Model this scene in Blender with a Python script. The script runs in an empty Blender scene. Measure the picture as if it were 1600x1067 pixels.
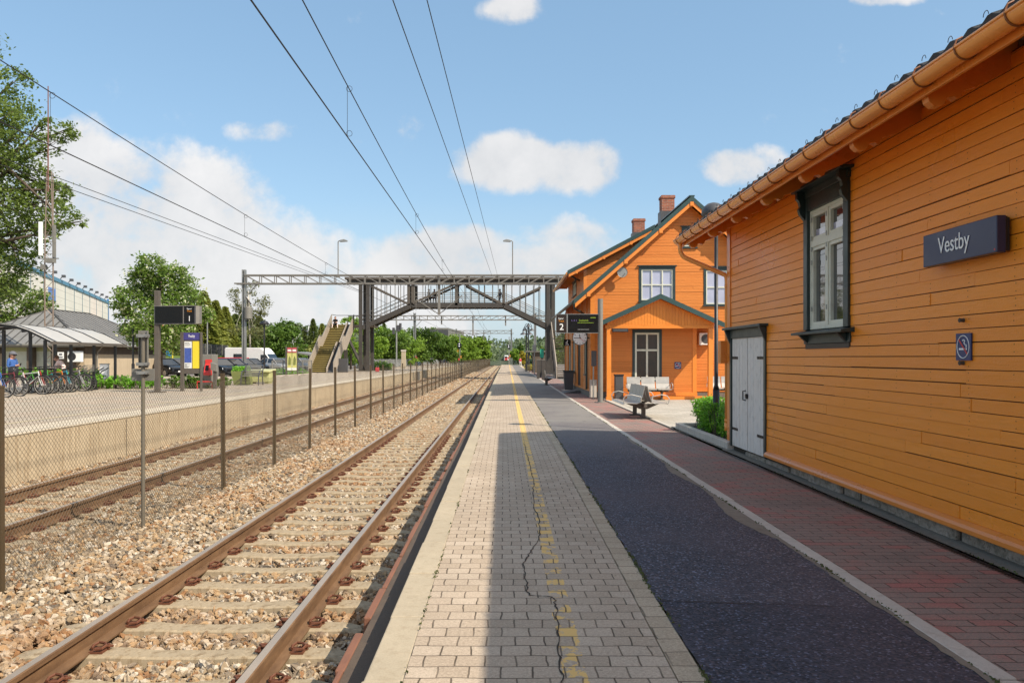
# A small timber railway station on a sunny day: near platform, two tracks, footbridge, orange station house and shed.
SUN_E, SKY_K, EXPO = 3.1, .12, 1.05
AIR, DUST, OZONE = 1.0, 1.0, 1.5
SKY_TINT = (.88, .86, .77)
HORIZON = (2.35, 2.85, 3.2)
CLOUD_HI, CLOUD_LO = (3.85, 3.78, 3.74), (2.75, 2.80, 2.88)
CLOUD_FILL = (5.2, 4.9, 4.6)
import bpy, math, random
from mathutils import Vector, Matrix
R = random.Random(11)
SC = bpy.context.scene
COL = SC.collection
F, CH = 1244.4, 1.62          # focal length in photo pixels, eye height above the near platform
PI = math.pi
def rad(a): return math.radians(a)
def gx(px, Y): return (px - 787) / F * Y
def gz(py, Y): return CH + (559 - py) / F * Y
def at(px, py, Y): return Vector((gx(px, Y), Y, gz(py, Y)))
def V(*a): return Vector(a)

# ---------------------------------------------------------------- objects
def root_of(o):
    while o.parent: o = o.parent
    return o
def tag(o, label=None, cat=None, group=None, kind=None):
    if label: o['label'] = label
    if cat: o['category'] = cat
    if group: o['group'] = group
    if kind: o['kind'] = kind
    return o
def thing(name, loc, label, cat, group=None):
    o = bpy.data.objects.new(name, None)
    o.empty_display_size = 0.1
    COL.objects.link(o); o.location = loc
    return tag(o, label, cat, group)
def copy_tree(o, loc, rz=0.0, label=None, parent=None):
    c = o.copy(); COL.objects.link(c)
    if parent is None:
        c.location = loc; c.rotation_euler = (0, 0, rz)
        if label: c['label'] = label
    else: c.parent = parent
    for ch in o.children: copy_tree(ch, None, parent=c)
    return c

class MB:
    def __init__(s): s.v = []; s.f = []; s.m = []; s.cur = 0
    def add(s, vs, fs):
        n = len(s.v); s.v.extend([tuple(p) for p in vs])
        for f in fs: s.f.append(tuple(i + n for i in f)); s.m.append(s.cur)
        return s
    def mi(s, i): s.cur = i; return s
    def box(s, x0, y0, z0, x1, y1, z1):
        if x0 > x1: x0, x1 = x1, x0
        if y0 > y1: y0, y1 = y1, y0
        if z0 > z1: z0, z1 = z1, z0
        return s.add([(x0,y0,z0),(x1,y0,z0),(x1,y1,z0),(x0,y1,z0),(x0,y0,z1),(x1,y0,z1),(x1,y1,z1),(x0,y1,z1)],
                     [(0,3,2,1),(4,5,6,7),(0,1,5,4),(1,2,6,5),(2,3,7,6),(3,0,4,7)])
    def cbox(s, c, d): return s.box(c[0]-d[0]/2, c[1]-d[1]/2, c[2]-d[2]/2, c[0]+d[0]/2, c[1]+d[1]/2, c[2]+d[2]/2)
    def obox(s, M, d):
        vs = [M @ Vector((sx*d[0]/2, sy*d[1]/2, sz*d[2]/2)) for sz in (-1,1) for sx, sy in ((-1,-1),(1,-1),(1,1),(-1,1))]
        return s.add(vs, [(0,3,2,1),(4,5,6,7),(0,1,5,4),(1,2,6,5),(2,3,7,6),(3,0,4,7)])
    def bar(s, p, q, w, h=None, up=(0,0,1)):
        p = Vector(p); q = Vector(q); h = h or w
        d = (q - p); L = d.length
        if L < 1e-6: return s
        d /= L; u = Vector(up)
        if abs(d.dot(u)) > .99: u = Vector((0,1,0)) if abs(d.y) < .9 else Vector((1,0,0))
        r = d.cross(u).normalized(); u = r.cross(d).normalized()
        M = Matrix(((r.x, d.x, u.x, (p.x+q.x)/2), (r.y, d.y, u.y, (p.y+q.y)/2), (r.z, d.z, u.z, (p.z+q.z)/2), (0,0,0,1)))
        return s.obox(M, (w, L, h))
    def tube(s, pts, r, n=8, caps=True, closed=False):
        pts = [Vector(p) for p in pts]; N = len(pts)
        rs = r if isinstance(r, (list, tuple)) else [r]*N
        rings = []; ref = None
        for i in range(N):
            a = pts[(i-1) % N] if (closed or i) else pts[0]
            b = pts[(i+1) % N] if (closed or i < N-1) else pts[-1]
            t = (b - a).normalized()
            if ref is None:
                ref = Vector((0,0,1)) if abs(t.z) < .9 else Vector((1,0,0))
            x = (ref - t * ref.dot(t))
            if x.length < 1e-5: x = t.orthogonal()
            x.normalize(); ref = x; y = t.cross(x)
            rings.append([pts[i] + (x*math.cos(2*PI*k/n) + y*math.sin(2*PI*k/n))*rs[i] for k in range(n)])
        vs = [p for ring in rings for p in ring]; fs = []
        for i in range(N if closed else N-1):
            j = (i+1) % N
            for k in range(n):
                l = (k+1) % n
                fs.append((i*n+k, i*n+l, j*n+l, j*n+k))
        if caps and not closed:
            fs.append(tuple(range(n-1, -1, -1))); fs.append(tuple((N-1)*n+k for k in range(n)))
        return s.add(vs, fs)
    def prism(s, poly, vec):
        n = len(poly); vec = Vector(vec); poly = [Vector(p) for p in poly]
        vs = poly + [p + vec for p in poly]
        fs = [tuple(range(n-1,-1,-1)), tuple(range(n, 2*n))] + [(i, (i+1)%n, n+(i+1)%n, n+i) for i in range(n)]
        return s.add(vs, fs)
    def lathe(s, prof, c=(0,0,0), n=16, ax='z'):
        vs = []; fs = []
        for r, z in prof:
            for k in range(n):
                a = 2*PI*k/n; x, y = r*math.cos(a), r*math.sin(a)
                p = (x, y, z) if ax == 'z' else ((z, x, y) if ax == 'x' else (x, z, y))
                vs.append((c[0]+p[0], c[1]+p[1], c[2]+p[2]))
        for i in range(len(prof)-1):
            for k in range(n):
                l = (k+1) % n; fs.append((i*n+k, i*n+l, (i+1)*n+l, (i+1)*n+k))
        fs.append(tuple(range(n-1,-1,-1))); fs.append(tuple((len(prof)-1)*n+k for k in range(n)))
        return s.add(vs, fs)
    def quad(s, *p): return s.add(p, [tuple(range(len(p)))])
    def xf(s, M, start=0):
        s.v[start:] = [tuple(M @ Vector(p)) for p in s.v[start:]]; return s
    def build(s, name, mats, parent=None, smooth=False, bevel=0, origin=None, seg=2):
        me = bpy.data.meshes.new(name)
        if parent is not None: o0 = root_of(parent).location.copy()
        elif origin is not None: o0 = Vector(origin)
        else:
            xs = [p[0] for p in s.v]; ys = [p[1] for p in s.v]; zs = [p[2] for p in s.v]
            o0 = Vector(((min(xs)+max(xs))/2, (min(ys)+max(ys))/2, min(zs)))
        me.from_pydata([(p[0]-o0.x, p[1]-o0.y, p[2]-o0.z) for p in s.v], [], s.f)
        if not isinstance(mats, (list, tuple)): mats = [mats]
        for m in mats: me.materials.append(m)
        if len(mats) > 1: me.polygons.foreach_set('material_index', s.m)
        if smooth: me.polygons.foreach_set('use_smooth', [True]*len(s.f))
        me.update()
        o = bpy.data.objects.new(name, me); COL.objects.link(o)
        if parent is not None: o.parent = parent
        else: o.location = o0
        if bevel:
            b = o.modifiers.new('bevel', 'BEVEL'); b.width = bevel; b.segments = seg; b.limit_method = 'ANGLE'; b.angle_limit = rad(40)
        return o
def struct(o): o['kind'] = 'structure'; return o

def text_mesh(name, body, pos, right, up, width=None, height=None, mat=None, parent=None, depth=.004, align='CENTER', bold=0.0):
    """flat lettering, centred on pos; width or height fixes its size"""
    cu = bpy.data.curves.new(name, 'FONT'); cu.body = body; cu.size = 1; cu.align_x = 'CENTER'; cu.offset = bold
    cu.extrude = 0.02
    o = bpy.data.objects.new(name, cu); COL.objects.link(o)
    dg = bpy.context.evaluated_depsgraph_get()
    me = bpy.data.meshes.new_from_object(o.evaluated_get(dg))
    bpy.data.objects.remove(o); bpy.data.curves.remove(cu)
    xs = [v.co.x for v in me.vertices]; ys = [v.co.y for v in me.vertices]
    w, h = max(xs)-min(xs), max(ys)-min(ys)
    cx, cy = (max(xs)+min(xs))/2, (max(ys)+min(ys))/2
    sx = width/w if width else height/h
    sy = height/h if height else sx
    right = Vector(right).normalized(); up = Vector(up).normalized(); nrm = right.cross(up)
    o0 = root_of(parent).location if parent is not None else Vector((0,0,0))
    for v in me.vertices:
        c = v.co.copy()
        v.co = Vector(pos) + right*((c.x-cx)*sx) + up*((c.y-cy)*sy) + nrm*(c.z/0.02*depth/2) - o0
    me.materials.clear(); me.materials.append(mat)
    ob = bpy.data.objects.new(name, me); COL.objects.link(ob)
    if parent is not None: ob.parent = parent
    return ob

# ---------------------------------------------------------------- node helpers
class NT:
    def __init__(s, name, kind='mat'):
        if kind == 'mat':
            s.id = bpy.data.materials.new(name); s.id.use_nodes = True; s.t = s.id.node_tree
            s.t.nodes.clear(); s.out = s.n('ShaderNodeOutputMaterial')
        else:
            s.id = kind; s.t = kind.node_tree; s.t.nodes.clear(); s.out = s.n('ShaderNodeOutputWorld')
    def n(s, typ, props=None, **ins):
        nd = s.t.nodes.new(typ)
        for k, v in (props or {}).items(): setattr(nd, k, v)
        for k, v in ins.items():
            key = int(k[1:]) if k[0] == 'i' and k[1:].isdigit() else k.replace('_', ' ')
            s.set(nd.inputs[key], v)
        return nd
    def set(s, sock, v):
        if isinstance(v, bpy.types.NodeSocket): s.t.links.new(v, sock)
        elif isinstance(v, bpy.types.Node): s.t.links.new(v.outputs[0], sock)
        else: sock.default_value = v
    def math(s, op, a, b=0.0, clamp=False): return s.n('ShaderNodeMath', {'operation': op, 'use_clamp': clamp}, i0=a, i1=b).outputs[0]
    def coord(s, which='Object'): return s.n('ShaderNodeTexCoord').outputs[which]
    def mapv(s, v, scale=(1,1,1), loc=(0,0,0), rot=(0,0,0)): return s.n('ShaderNodeMapping', Vector=v, Scale=scale, Location=loc, Rotation=rot).outputs[0]
    def noise(s, v, scale, detail=3, rough=.55, dist=0.0): return s.n('ShaderNodeTexNoise', Vector=v, Scale=scale, Detail=detail, Roughness=rough, Distortion=dist).outputs['Fac']
    def ramp(s, f, stops, interp='LINEAR'):
        r = s.n('ShaderNodeValToRGB', Fac=f); e = r.color_ramp; e.interpolation = interp
        while len(e.elements) > 1: e.elements.remove(e.elements[-1])
        e.elements[0].position = stops[0][0]; e.elements[0].color = c4(stops[0][1])
        for p, c in stops[1:]: x = e.elements.new(p); x.color = c4(c)
        return r.outputs[0]
    def mix(s, f, a, b, mode='MIX'):
        m = s.n('ShaderNodeMix', {'data_type': 'RGBA', 'blend_type': mode})
        s.set(m.inputs[0], f); s.set(m.inputs[6], c4(a) if isinstance(a, tuple) else a); s.set(m.inputs[7], c4(b) if isinstance(b, tuple) else b)
        return m.outputs[2]
    def rng(s, f, a, b, c, d): return s.n('ShaderNodeMapRange', Value=f, From_Min=a, From_Max=b, To_Min=c, To_Max=d).outputs[0]
    def sep(s, v): return s.n('ShaderNodeSeparateXYZ', Vector=v).outputs
    def bump(s, h, strength=.3, dist=.02): return s.n('ShaderNodeBump', Height=h, Strength=strength, Distance=dist).outputs[0]
    def pbsdf(s, col, rough=.6, metal=0.0, normal=None, spec=.5, **kw):
        b = s.n('ShaderNodeBsdfPrincipled', Roughness=rough, Metallic=metal)
        s.set(b.inputs['Base Color'], c4(col) if isinstance(col, tuple) else col)
        s.set(b.inputs['Specular IOR Level'], spec)
        if normal is not None: s.set(b.inputs['Normal'], normal)
        for k, v in kw.items(): s.set(b.inputs[k.replace('_', ' ')], v)
        return b
    def done(s, sh): s.set(s.out.inputs[0], sh); return s.id
def c4(c): return (c[0], c[1], c[2], 1.0) if len(c) == 3 else c
def lin(r, g, b):
    f = lambda u: (u/255/12.92) if u/255 <= .04045 else ((u/255+.055)/1.055)**2.4
    return (f(r), f(g), f(b))
def sc(c, k): return (c[0]*k, c[1]*k, c[2]*k)

def pm(name, col, rough=.55, metal=0.0, var=.18, scale=3.0, bump=.08, bscale=60.0, spec=.5, dirt=None, dirt_amt=.35):
    """painted / plain surface with two scales of tone, uneven gloss and a fine bump"""
    t = NT(name); co = t.coord()
    n1 = t.noise(co, scale, 5, .6); n2 = t.noise(co, bscale, 2)
    c = t.mix(n1, sc(col, 1-var), sc(col, 1+var))
    if dirt:
        n3 = t.noise(co, scale*2.3, 6, .7)
        c = t.mix(t.rng(n3, .52, .72, 0, dirt_amt), c, dirt)
    r = t.rng(n1, .3, .7, max(rough-.08, .02), min(rough+.1, 1))
    return t.done(t.pbsdf(c, r, metal, t.bump(n2, bump, .01), spec))
# ---------------------------------------------------------------- materials
M = {}
def wood_paint(name, col, rough=.38, var=.14, vertical=False):
    t = NT(name); co = t.coord()
    s = (30, 30, 2.0) if vertical else (2.0, 2.0, 28)
    g = t.noise(t.mapv(co, s), 2.5, 5, .65)
    b = t.noise(co, .55, 3, .5)
    isl = t.n('ShaderNodeNewGeometry').outputs['Random Per Island']
    c = t.mix(g, sc(col, 1-var), sc(col, 1+var))
    c = t.mix(t.rng(isl, 0, 1, 0, .42), c, (col[0]*.80, col[1]*.68, col[2]*.5))
    c = t.mix(t.rng(b, .35, .7, 0, .25), c, (col[0]*1.04, col[1]*1.12, col[2]*1.3))
    chips = t.noise(t.mapv(co, (3,3,9)), 9, 6, .75)
    c = t.mix(t.rng(chips, .64, .70, 0, .55), c, (.14,.055,.02))
    blist = t.noise(t.mapv(co, (6,6,14)), 7, 4, .7)
    wav = t.noise(t.mapv(co, (1.2,1.2,5)), 2.4, 3, .5)
    h = t.math('ADD', t.math('ADD', t.math('MULTIPLY', g, .8), t.math('MULTIPLY', blist, 1.3)), t.math('MULTIPLY', wav, 2.2))
    return t.done(t.pbsdf(c, t.rng(b, .3, .7, rough-.06, rough+.12), 0, t.bump(h, .55, .006), .38))
M['orange'] = wood_paint('orange_paint', (.90, .285, .020), .30)
M['orange_house'] = wood_paint('house_orange_paint', (.62, .20, .035), .42, .18)
M['orange_v'] = wood_paint('orange_paint_trim', (.68, .22, .03), vertical=True)
M['orange_trim'] = pm('orange_trim', (.70, .225, .035), .3, var=.1)
M['gutter'] = pm('gutter_paint', (.86, .33, .07), .22, var=.1, bump=.03)
M['green_trim'] = pm('dark_green_trim', (.020, .036, .036), .4, var=.3, bump=.1)
M['green_roof'] = pm('green_roof_metal', (.028, .060, .058), .38, var=.2)
M['white_frame'] = pm('white_frame', (.62, .62, .52), .42, var=.1, dirt=(.25,.22,.15), dirt_amt=.3)
M['door_grey'] = pm('grey_door_paint', (.70, .65, .60), .5, var=.10, dirt=(.2,.19,.17))
M['black_metal'] = pm('black_metal', (.015, .015, .017), .4, var=.3)
M['dark_grey'] = pm('dark_grey_metal', (.06, .06, .065), .45, var=.2)
M['bridge'] = pm('weathered_bridge_steel', (.085, .072, .06), .65, var=.35, dirt=(.10,.055,.03))
M['bridge_dark'] = pm('dark_bridge_steel', (.050, .043, .038), .6, var=.35)
M['bridge_light'] = pm('galvanised_bridge_steel', (.20, .185, .165), .55, .3, var=.2)
M['galv'] = pm('galvanised_steel', (.30, .30, .29), .45, .55, var=.2, dirt=(.16,.12,.09))
M['galv_dull'] = pm('dull_galvanised', (.19, .18, .16), .6, .2, var=.2)
M['post'] = pm('brown_fence_post', (.085, .058, .030), .6, .2, var=.3, dirt=(.12,.06,.025))
M['wire'] = pm('overhead_wire', (.02, .018, .017), .6, .3, var=.2)
M['fence_wire'] = pm('fence_wire', (.16, .13, .09), .6, .35, var=.2)
M['silver'] = pm('silver_bench_metal', (.40, .38, .35), .42, .4, var=.15)
M['navy'] = pm('navy_sign', (.022, .026, .075), .32, var=.12, bump=.02)
M['navy2'] = pm('navy_sign_plate', (.020, .035, .13), .4, var=.1)
M['white'] = pm('white_paint', (.75, .75, .74), .5, var=.05)
M['letter'] = pm('white_lettering', (.82, .82, .80), .5, var=.03)
M['red'] = pm('red_paint', (.55, .035, .03), .4, var=.1)
M['pale_yellow'] = pm('pale_yellow_poster', (.52, .50, .17), .5, var=.15, scale=8)
M['rose'] = pm('rose_poster_top', (.42, .07, .09), .5, var=.15)
M['yellow'] = pm('yellow_poster', (.72, .56, .03), .5, var=.08)
M['paperwhite'] = pm('poster_paper', (.68, .68, .66), .5, var=.05)
M['blueposter'] = pm('blue_poster', (.05, .09, .33), .5, var=.4, scale=9)
M['black_screen'] = pm('black_screen', (.006, .006, .006), .25, var=.3, bump=0, spec=.25)
M['brick'] = None
M['terracotta'] = pm('orange_edge_brick', (.20, .085, .05), .8, var=.35, scale=5, bump=.4, bscale=30)
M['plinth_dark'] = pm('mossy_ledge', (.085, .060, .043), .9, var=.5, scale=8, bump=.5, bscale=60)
M['orange_led'] = None
M['skin'] = pm('skin', (.50, .27, .19), .5, var=.08)
M['hair'] = pm('brown_hair', (.10, .045, .02), .5, var=.3, scale=30)
M['denim'] = pm('blue_shirt', (.035, .10, .30), .8, var=.2)
M['trousers'] = pm('black_trousers', (.012, .012, .014), .8, var=.2)
M['pink'] = pm('pale_pink_shirt', (.82, .62, .58), .8, var=.1)
M['redcloth'] = pm('red_cloth', (.45, .04, .05), .8, var=.2)
M['greycloth'] = pm('grey_cloth', (.12, .12, .14), .85, var=.2)
M['whitecloth'] = pm('white_cloth', (.62, .6, .56), .85, var=.1)
M['tyre'] = pm('rubber', (.012, .012, .012), .8, var=.2)
M['concrete'] = None

def emis(name, col, k):
    t = NT(name); return t.done(t.n('ShaderNodeEmission', Color=c4(col), Strength=k))
M['led_orange'] = emis('orange_led', (1,.35,.02), .5)
M['led_green'] = emis('green_led', (.55,.75,.1), .30)
M['led_white'] = emis('white_led', (.85,.83,.8), .6)
M['led_violet'] = emis('violet_led', (.32,.22,.5), .30)
M['signal_white'] = emis('signal_lamp', (1,1,1), .8)

def glass(name, tint, rough=.03, spec=.9):
    t = NT(name); co = t.coord(); n = t.noise(co, 1.3, 2)
    c = t.mix(n, sc(tint, .7), sc(tint, 1.3))
    return t.done(t.pbsdf(c, rough, 0, t.bump(t.noise(co, 2.2, 2), .04, .01), spec, Coat_Weight=1.0, Coat_Roughness=.02))
M['glass_dark'] = glass('dark_window_glass', (.03, .034, .04))
M['glass_curtain'] = glass('curtained_window_glass', (.36, .37, .50), .1)
M['glass_car'] = glass('car_glass', (.015, .017, .018), .12, .3)

def brickwall():
    t = NT('chimney_brick'); co = t.coord()
    x, y, z = t.sep(co)[0:3]
    v = t.n('ShaderNodeCombineXYZ', X=t.math('ADD', x, y), Y=z).outputs[0]
    b = t.n('ShaderNodeTexBrick', Vector=v, Scale=1.0, Color1=(.36,.10,.045,1), Color2=(.24,.06,.03,1), Mortar=(.30,.24,.2,1), Mortar_Size=.008, Brick_Width=.24, Row_Height=.075)
    c = t.mix(t.rng(t.noise(co, 6, 4), .4, .75, 0, .5), b.outputs[0], (.10,.05,.035))
    return t.done(t.pbsdf(c, .85, 0, t.bump(b.outputs[1], -.4, .01)))
M['brick'] = brickwall()

def concrete(name, col, stains=0.4, bscale=45, joints=0):
    t = NT(name); co = t.coord()
    n1 = t.noise(co, 1.1, 6, .65); n2 = t.noise(co, bscale, 4, .7); n3 = t.noise(t.mapv(co, (5, 5, .35)), 2.2, 5, .7)
    c = t.mix(n1, sc(col, .75), sc(col, 1.22))
    c = t.mix(t.rng(n2, .45, .75, 0, .4), c, sc(col, .5))
    c = t.mix(t.rng(n3, .50, .68, 0, stains), c, (col[0]*.50, col[1]*.42, col[2]*.33))
    n4 = t.noise(t.mapv(co, (7, 7, .25)), 2.6, 4, .6)
    c = t.mix(t.rng(n4, .57, .70, 0, stains*.6), c, sc(col, 1.45))
    return t.done(t.pbsdf(c, .88, 0, t.bump(n2, .25, .01), .3))
M['concrete'] = concrete('weathered_concrete', (.50, .395, .265), .7)
M['sleeper'] = concrete('sleeper_concrete', (.36, .285, .19), .9, 40)
M['coping'] = concrete('coping_concrete', (.43, .36, .26), .3, 90)
M['kerb'] = concrete('kerb_stone', (.52, .47, .41), .3, 110)
M['stone'] = concrete('foundation_stone', (.20, .175, .15), .6, 22)
M['stair'] = concrete('timber_parapet', (.34, .29, .24), .7, 30)
def rough_stone():
    t = NT('rough_foundation_stone'); co = t.coord(); n1 = t.noise(co, 6, 6, .7); n2 = t.noise(co, 22, 5, .75); n3 = t.noise(co, 2.0, 3)
    c = t.ramp(n1, [(.25,(.10,.09,.075)),(.42,(.30,.26,.21)),(.58,(.44,.37,.31)),(.75,(.52,.40,.34))])
    c = t.mix(t.rng(n2, .5, .7, 0, .7), c, (.05,.048,.035))
    return t.done(t.pbsdf(c, .9, 0, t.bump(t.math('ADD', n1, t.math('MULTIPLY', n2, .5)), 1.0, .06), .3))
M['stone_rough'] = rough_stone()
M['pebble'] = concrete('pebbledash', (.46, .37, .26), .2, 130)

def ballast_mat():
    t = NT('ballast_stone')
    rnd = t.n('ShaderNodeObjectInfo').outputs['Random']
    co = t.coord(); pos = t.n('ShaderNodeNewGeometry').outputs['Position']
    c = t.ramp(rnd, [(0,(.27,.205,.135)),(.14,(.42,.335,.235)),(.32,(.52,.455,.365)),(.45,(.36,.225,.115)),(.56,(.42,.28,.15)),(.65,(.24,.105,.04)),(.73,(.19,.155,.12)),(.84,(.075,.072,.07)),(.93,(.60,.54,.45))], 'CONSTANT')
    n = t.noise(co, 3.0, 4, .7)
    c = t.mix(t.rng(n, .3, .75, 0, .5), c, (.40,.29,.18))
    rust = t.noise(pos, .55, 3, .6)
    c = t.mix(t.rng(rust, .48, .68, 0, .55), c, (.36,.19,.085))
    return t.done(t.pbsdf(c, .85, 0, t.bump(t.noise(co, 9, 3), .35, .1), .3))
M['ballast'] = ballast_mat()
def ballast_bed():
    t = NT('ballast_bed'); co = t.coord()
    v = t.n('ShaderNodeTexVoronoi', Vector=co, Scale=17.0)
    c = t.ramp(t.sep(v.outputs['Color'])[0], [(0,(.20,.17,.14)),(.2,(.42,.33,.24)),(.45,(.52,.44,.34)),(.65,(.40,.26,.14)),(.8,(.30,.26,.22)),(.92,(.58,.52,.45))], 'CONSTANT')
    d = t.rng(v.outputs['Distance'], .25, .62, 0, 1)
    c = t.mix(d, c, (.035,.026,.018))
    rust = t.noise(co, .5, 3, .6)
    c = t.mix(t.rng(rust, .48, .68, 0, .5), c, (.36,.19,.085))
    return t.done(t.pbsdf(c, .9, 0, t.bump(v.outputs['Distance'], -.9, .04), .2))
M['ballast_bed'] = ballast_bed()

def rust_rail():
    t = NT('rusty_rail'); co = t.coord(); n = t.noise(t.mapv(co, (1,.25,1)), 9, 5, .7)
    c = t.ramp(n, [(.25,(.085,.043,.020)),(.5,(.155,.084,.040)),(.75,(.22,.125,.062))])
    return t.done(t.pbsdf(c, .75, .1, t.bump(t.noise(co, 60, 3), .2, .005)))
M['rail_rust'] = rust_rail()
M['rail_top'] = pm('polished_rail_head', (.38, .31, .245), .42, .35, var=.25, scale=1.0)
M['clip'] = pm('rusty_clip', (.14, .05, .025), .7, .2, var=.4, scale=30)

def paver(name, cols, mortar, bw, rh, wobble=.012, bumpk=.5, line=None, offset=.5, speck=.25, patchy=False):
    """concrete block paving in world metres (objects sit at the world origin)"""
    t = NT(name); co = t.coord()
    nz = t.n('ShaderNodeTexNoise', Vector=co, Scale=5.0, Detail=2.0).outputs['Color']
    dv = t.n('ShaderNodeVectorMath', {'operation': 'MULTIPLY_ADD'}, i0=nz, i1=(wobble*2,)*3, i2=co).outputs[0]
    b = t.n('ShaderNodeTexBrick', {'offset': offset}, Vector=dv, Scale=1.0, Color1=(0,0,0,1), Color2=(1,1,1,1), Mortar=(.5,.5,.5,1), Mortar_Size=.0055, Mortar_Smooth=.25, Bias=0.0, Brick_Width=bw, Row_Height=rh)
    c = t.ramp(t.math('ADD', t.math('MULTIPLY', b.outputs[0], .6), t.rng(t.noise(co, 1.3, 2), .3, .7, -.1, .5)) if patchy else b.outputs[0], cols, 'LINEAR')
    big = t.noise(co, .8, 5, .65); fine = t.noise(co, 150, 3, .8); med = t.noise(co, 9, 4, .7)
    c = t.mix(t.rng(big, .35, .68, 0, .45), c, sc(cols[0][1], .62))
    c = t.mix(t.rng(fine, .5, .72, 0, .5), c, sc(cols[0][1], 1-speck*1.6))
    c = t.mix(t.rng(fine, .50, .30, 0, .35), c, sc(cols[-1][1], 1.25))
    c = t.mix(t.rng(med, .62, .75, 0, .35), c, sc(mortar, 1.2))
    gr = t.noise(co, 55, 5, .85)
    c = t.mix(t.rng(gr, .50, .66, 0, .55), c, sc(cols[0][1], .45)); c = t.mix(t.rng(gr, .48, .34, 0, .45), c, sc(cols[-1][1], 1.35))
    sp = t.n('ShaderNodeTexVoronoi', Vector=co, Scale=6.0).outputs['Distance']
    c = t.mix(t.rng(sp, .05, .085, .45, 0), c, sc(mortar, 1.3))
    joint = t.math('MULTIPLY', b.outputs[1], t.rng(t.noise(co, 3.1, 3, .6), .25, .6, .45, 1.0))
    if line:
        x, y = t.sep(co)[0:2]
        xc = t.math('ADD', line[0], t.math('MULTIPLY', y, line[1]))
        d = t.math('ABSOLUTE', t.math('SUBTRACT', x, xc))
        d = t.math('ADD', d, t.rng(t.noise(co, 22, 3, .7), 0, 1, -.02, .02))
        m = t.math('LESS_THAN', d, line[2])
        wear = t.math('ADD', t.noise(t.mapv(co, (5.0, 4.0, 1)), 1.6, 5, .7), t.rng(y, 6, 24, -.05, .15))
        wear = t.math('ADD', wear, t.math('MULTIPLY', t.math('SUBTRACT', b.outputs[0], .5), t.rng(y, 8, 22, .22, .03)))
        m = t.math('MULTIPLY', m, t.rng(wear, .47, .50, 0, .84))
        c = t.mix(m, c, (.74,.47,.14))
    c = t.mix(joint, c, mortar)
    h = t.math('SUBTRACT', t.math('MULTIPLY', t.noise(co, 60, 3, .7), .25), joint)
    return t.done(t.pbsdf(c, .85, 0, t.bump(h, bumpk, .008), .3))
M['paver'] = paver('platform_paver', [(0,(.40,.315,.232)),(.5,(.46,.365,.275)),(1,(.51,.415,.32))], (.095,.072,.05), .165, .150, .014, line=(.345,.0052,.062))
M['paver_edge'] = paver('platform_edge_paver', [(0,(.39,.31,.22)),(1,(.50,.41,.30))], (.11,.085,.06), .30, .20)
M['paver_red'] = paver('red_grey_paver', [(0,(.21,.18,.155)),(.30,(.26,.215,.185)),(.55,(.29,.22,.185)),(.74,(.36,.18,.15)),(1,(.46,.155,.135))], (.055,.042,.036), .25, .115, .014, .5, patchy=True)
M['paver_yard'] = paver('yard_paver', [(0,(.40,.36,.30)),(1,(.52,.47,.40))], (.18,.155,.13), .40, .40, .01, .3)

def asphalt(name, col, patch=0.5, k=1.0, worn=None):
    t = NT(name); co = t.coord()
    v = t.n('ShaderNodeTexVoronoi', Vector=co, Scale=78.0)
    r = t.sep(v.outputs['Color'])[0]
    c = t.ramp(r, [(0,sc(col,.35)),(.33,sc(col,.8)),(.58,sc(col,1.15)),(.78,(col[0]*2.0,col[1]*1.5,col[2]*1.2)),(.93,sc(col,3.3))], 'CONSTANT')
    c = t.mix(k, sc(col, 1.15), c)
    n1 = t.noise(co, .6, 4, .6); n2 = t.noise(co, 2.3, 5, .7)
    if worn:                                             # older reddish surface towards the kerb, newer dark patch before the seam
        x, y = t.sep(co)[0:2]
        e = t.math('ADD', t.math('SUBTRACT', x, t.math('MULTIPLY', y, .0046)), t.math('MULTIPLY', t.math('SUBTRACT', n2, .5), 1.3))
        grain = t.mix(1.0, c, (1.55, 1.22, 1.06), 'MULTIPLY')
        c = t.mix(t.rng(e, 1.55, 2.25, 0, .85), c, grain)
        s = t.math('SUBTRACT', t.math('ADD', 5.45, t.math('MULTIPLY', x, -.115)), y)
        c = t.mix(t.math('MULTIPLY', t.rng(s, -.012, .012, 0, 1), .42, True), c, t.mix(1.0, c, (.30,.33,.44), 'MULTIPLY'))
        c = t.mix(t.rng(t.math('ADD', y, t.math('MULTIPLY', n2, 3)), 14, 23, 0, .85), c, (.235,.215,.19))  # far stretch lightened: sunlit brightness put into the colour, partly older paler surface
    c = t.mix(t.rng(n1, .42, .66, 0, patch), c, (col[0]*1.75, col[1]*1.25, col[2]*1.05))
    c = t.mix(t.rng(n2, .56, .75, 0, .4), c, sc(col, 1.9))
    st = t.noise(co, 4.2, 5, .7); c = t.mix(t.rng(st, .60, .68, 0, .5), c, sc(col, .45))
    sp = t.n('ShaderNodeTexVoronoi', Vector=co, Scale=3.2).outputs['Distance']; c = t.mix(t.rng(sp, .03, .05, .7, 0), c, sc(col, 3.0))
    return t.done(t.pbsdf(c, .82, 0, t.bump(v.outputs['Distance'], .5, .006), .35))
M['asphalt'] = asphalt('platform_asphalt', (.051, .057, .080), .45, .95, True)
M['asphalt_far'] = asphalt('left_platform_asphalt', (.33, .285, .225), .2, .3)
M['carpark'] = asphalt('car_park_asphalt', (.17, .155, .14), .3, .4)

def grass_mat():
    t = NT('grass'); co = t.coord(); n = t.noise(co, .8, 6, .7); f = t.noise(co, 25, 3, .7)
    c = t.ramp(n, [(.3,(.055,.095,.018)),(.55,(.10,.15,.03)),(.75,(.17,.19,.05))])
    c = t.mix(t.rng(f, .4, .7, 0, .5), c, (.04,.07,.012))
    return t.done(t.pbsdf(c, .9, 0, t.bump(f, .6, .05), .2))
M['grass'] = grass_mat()

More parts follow.
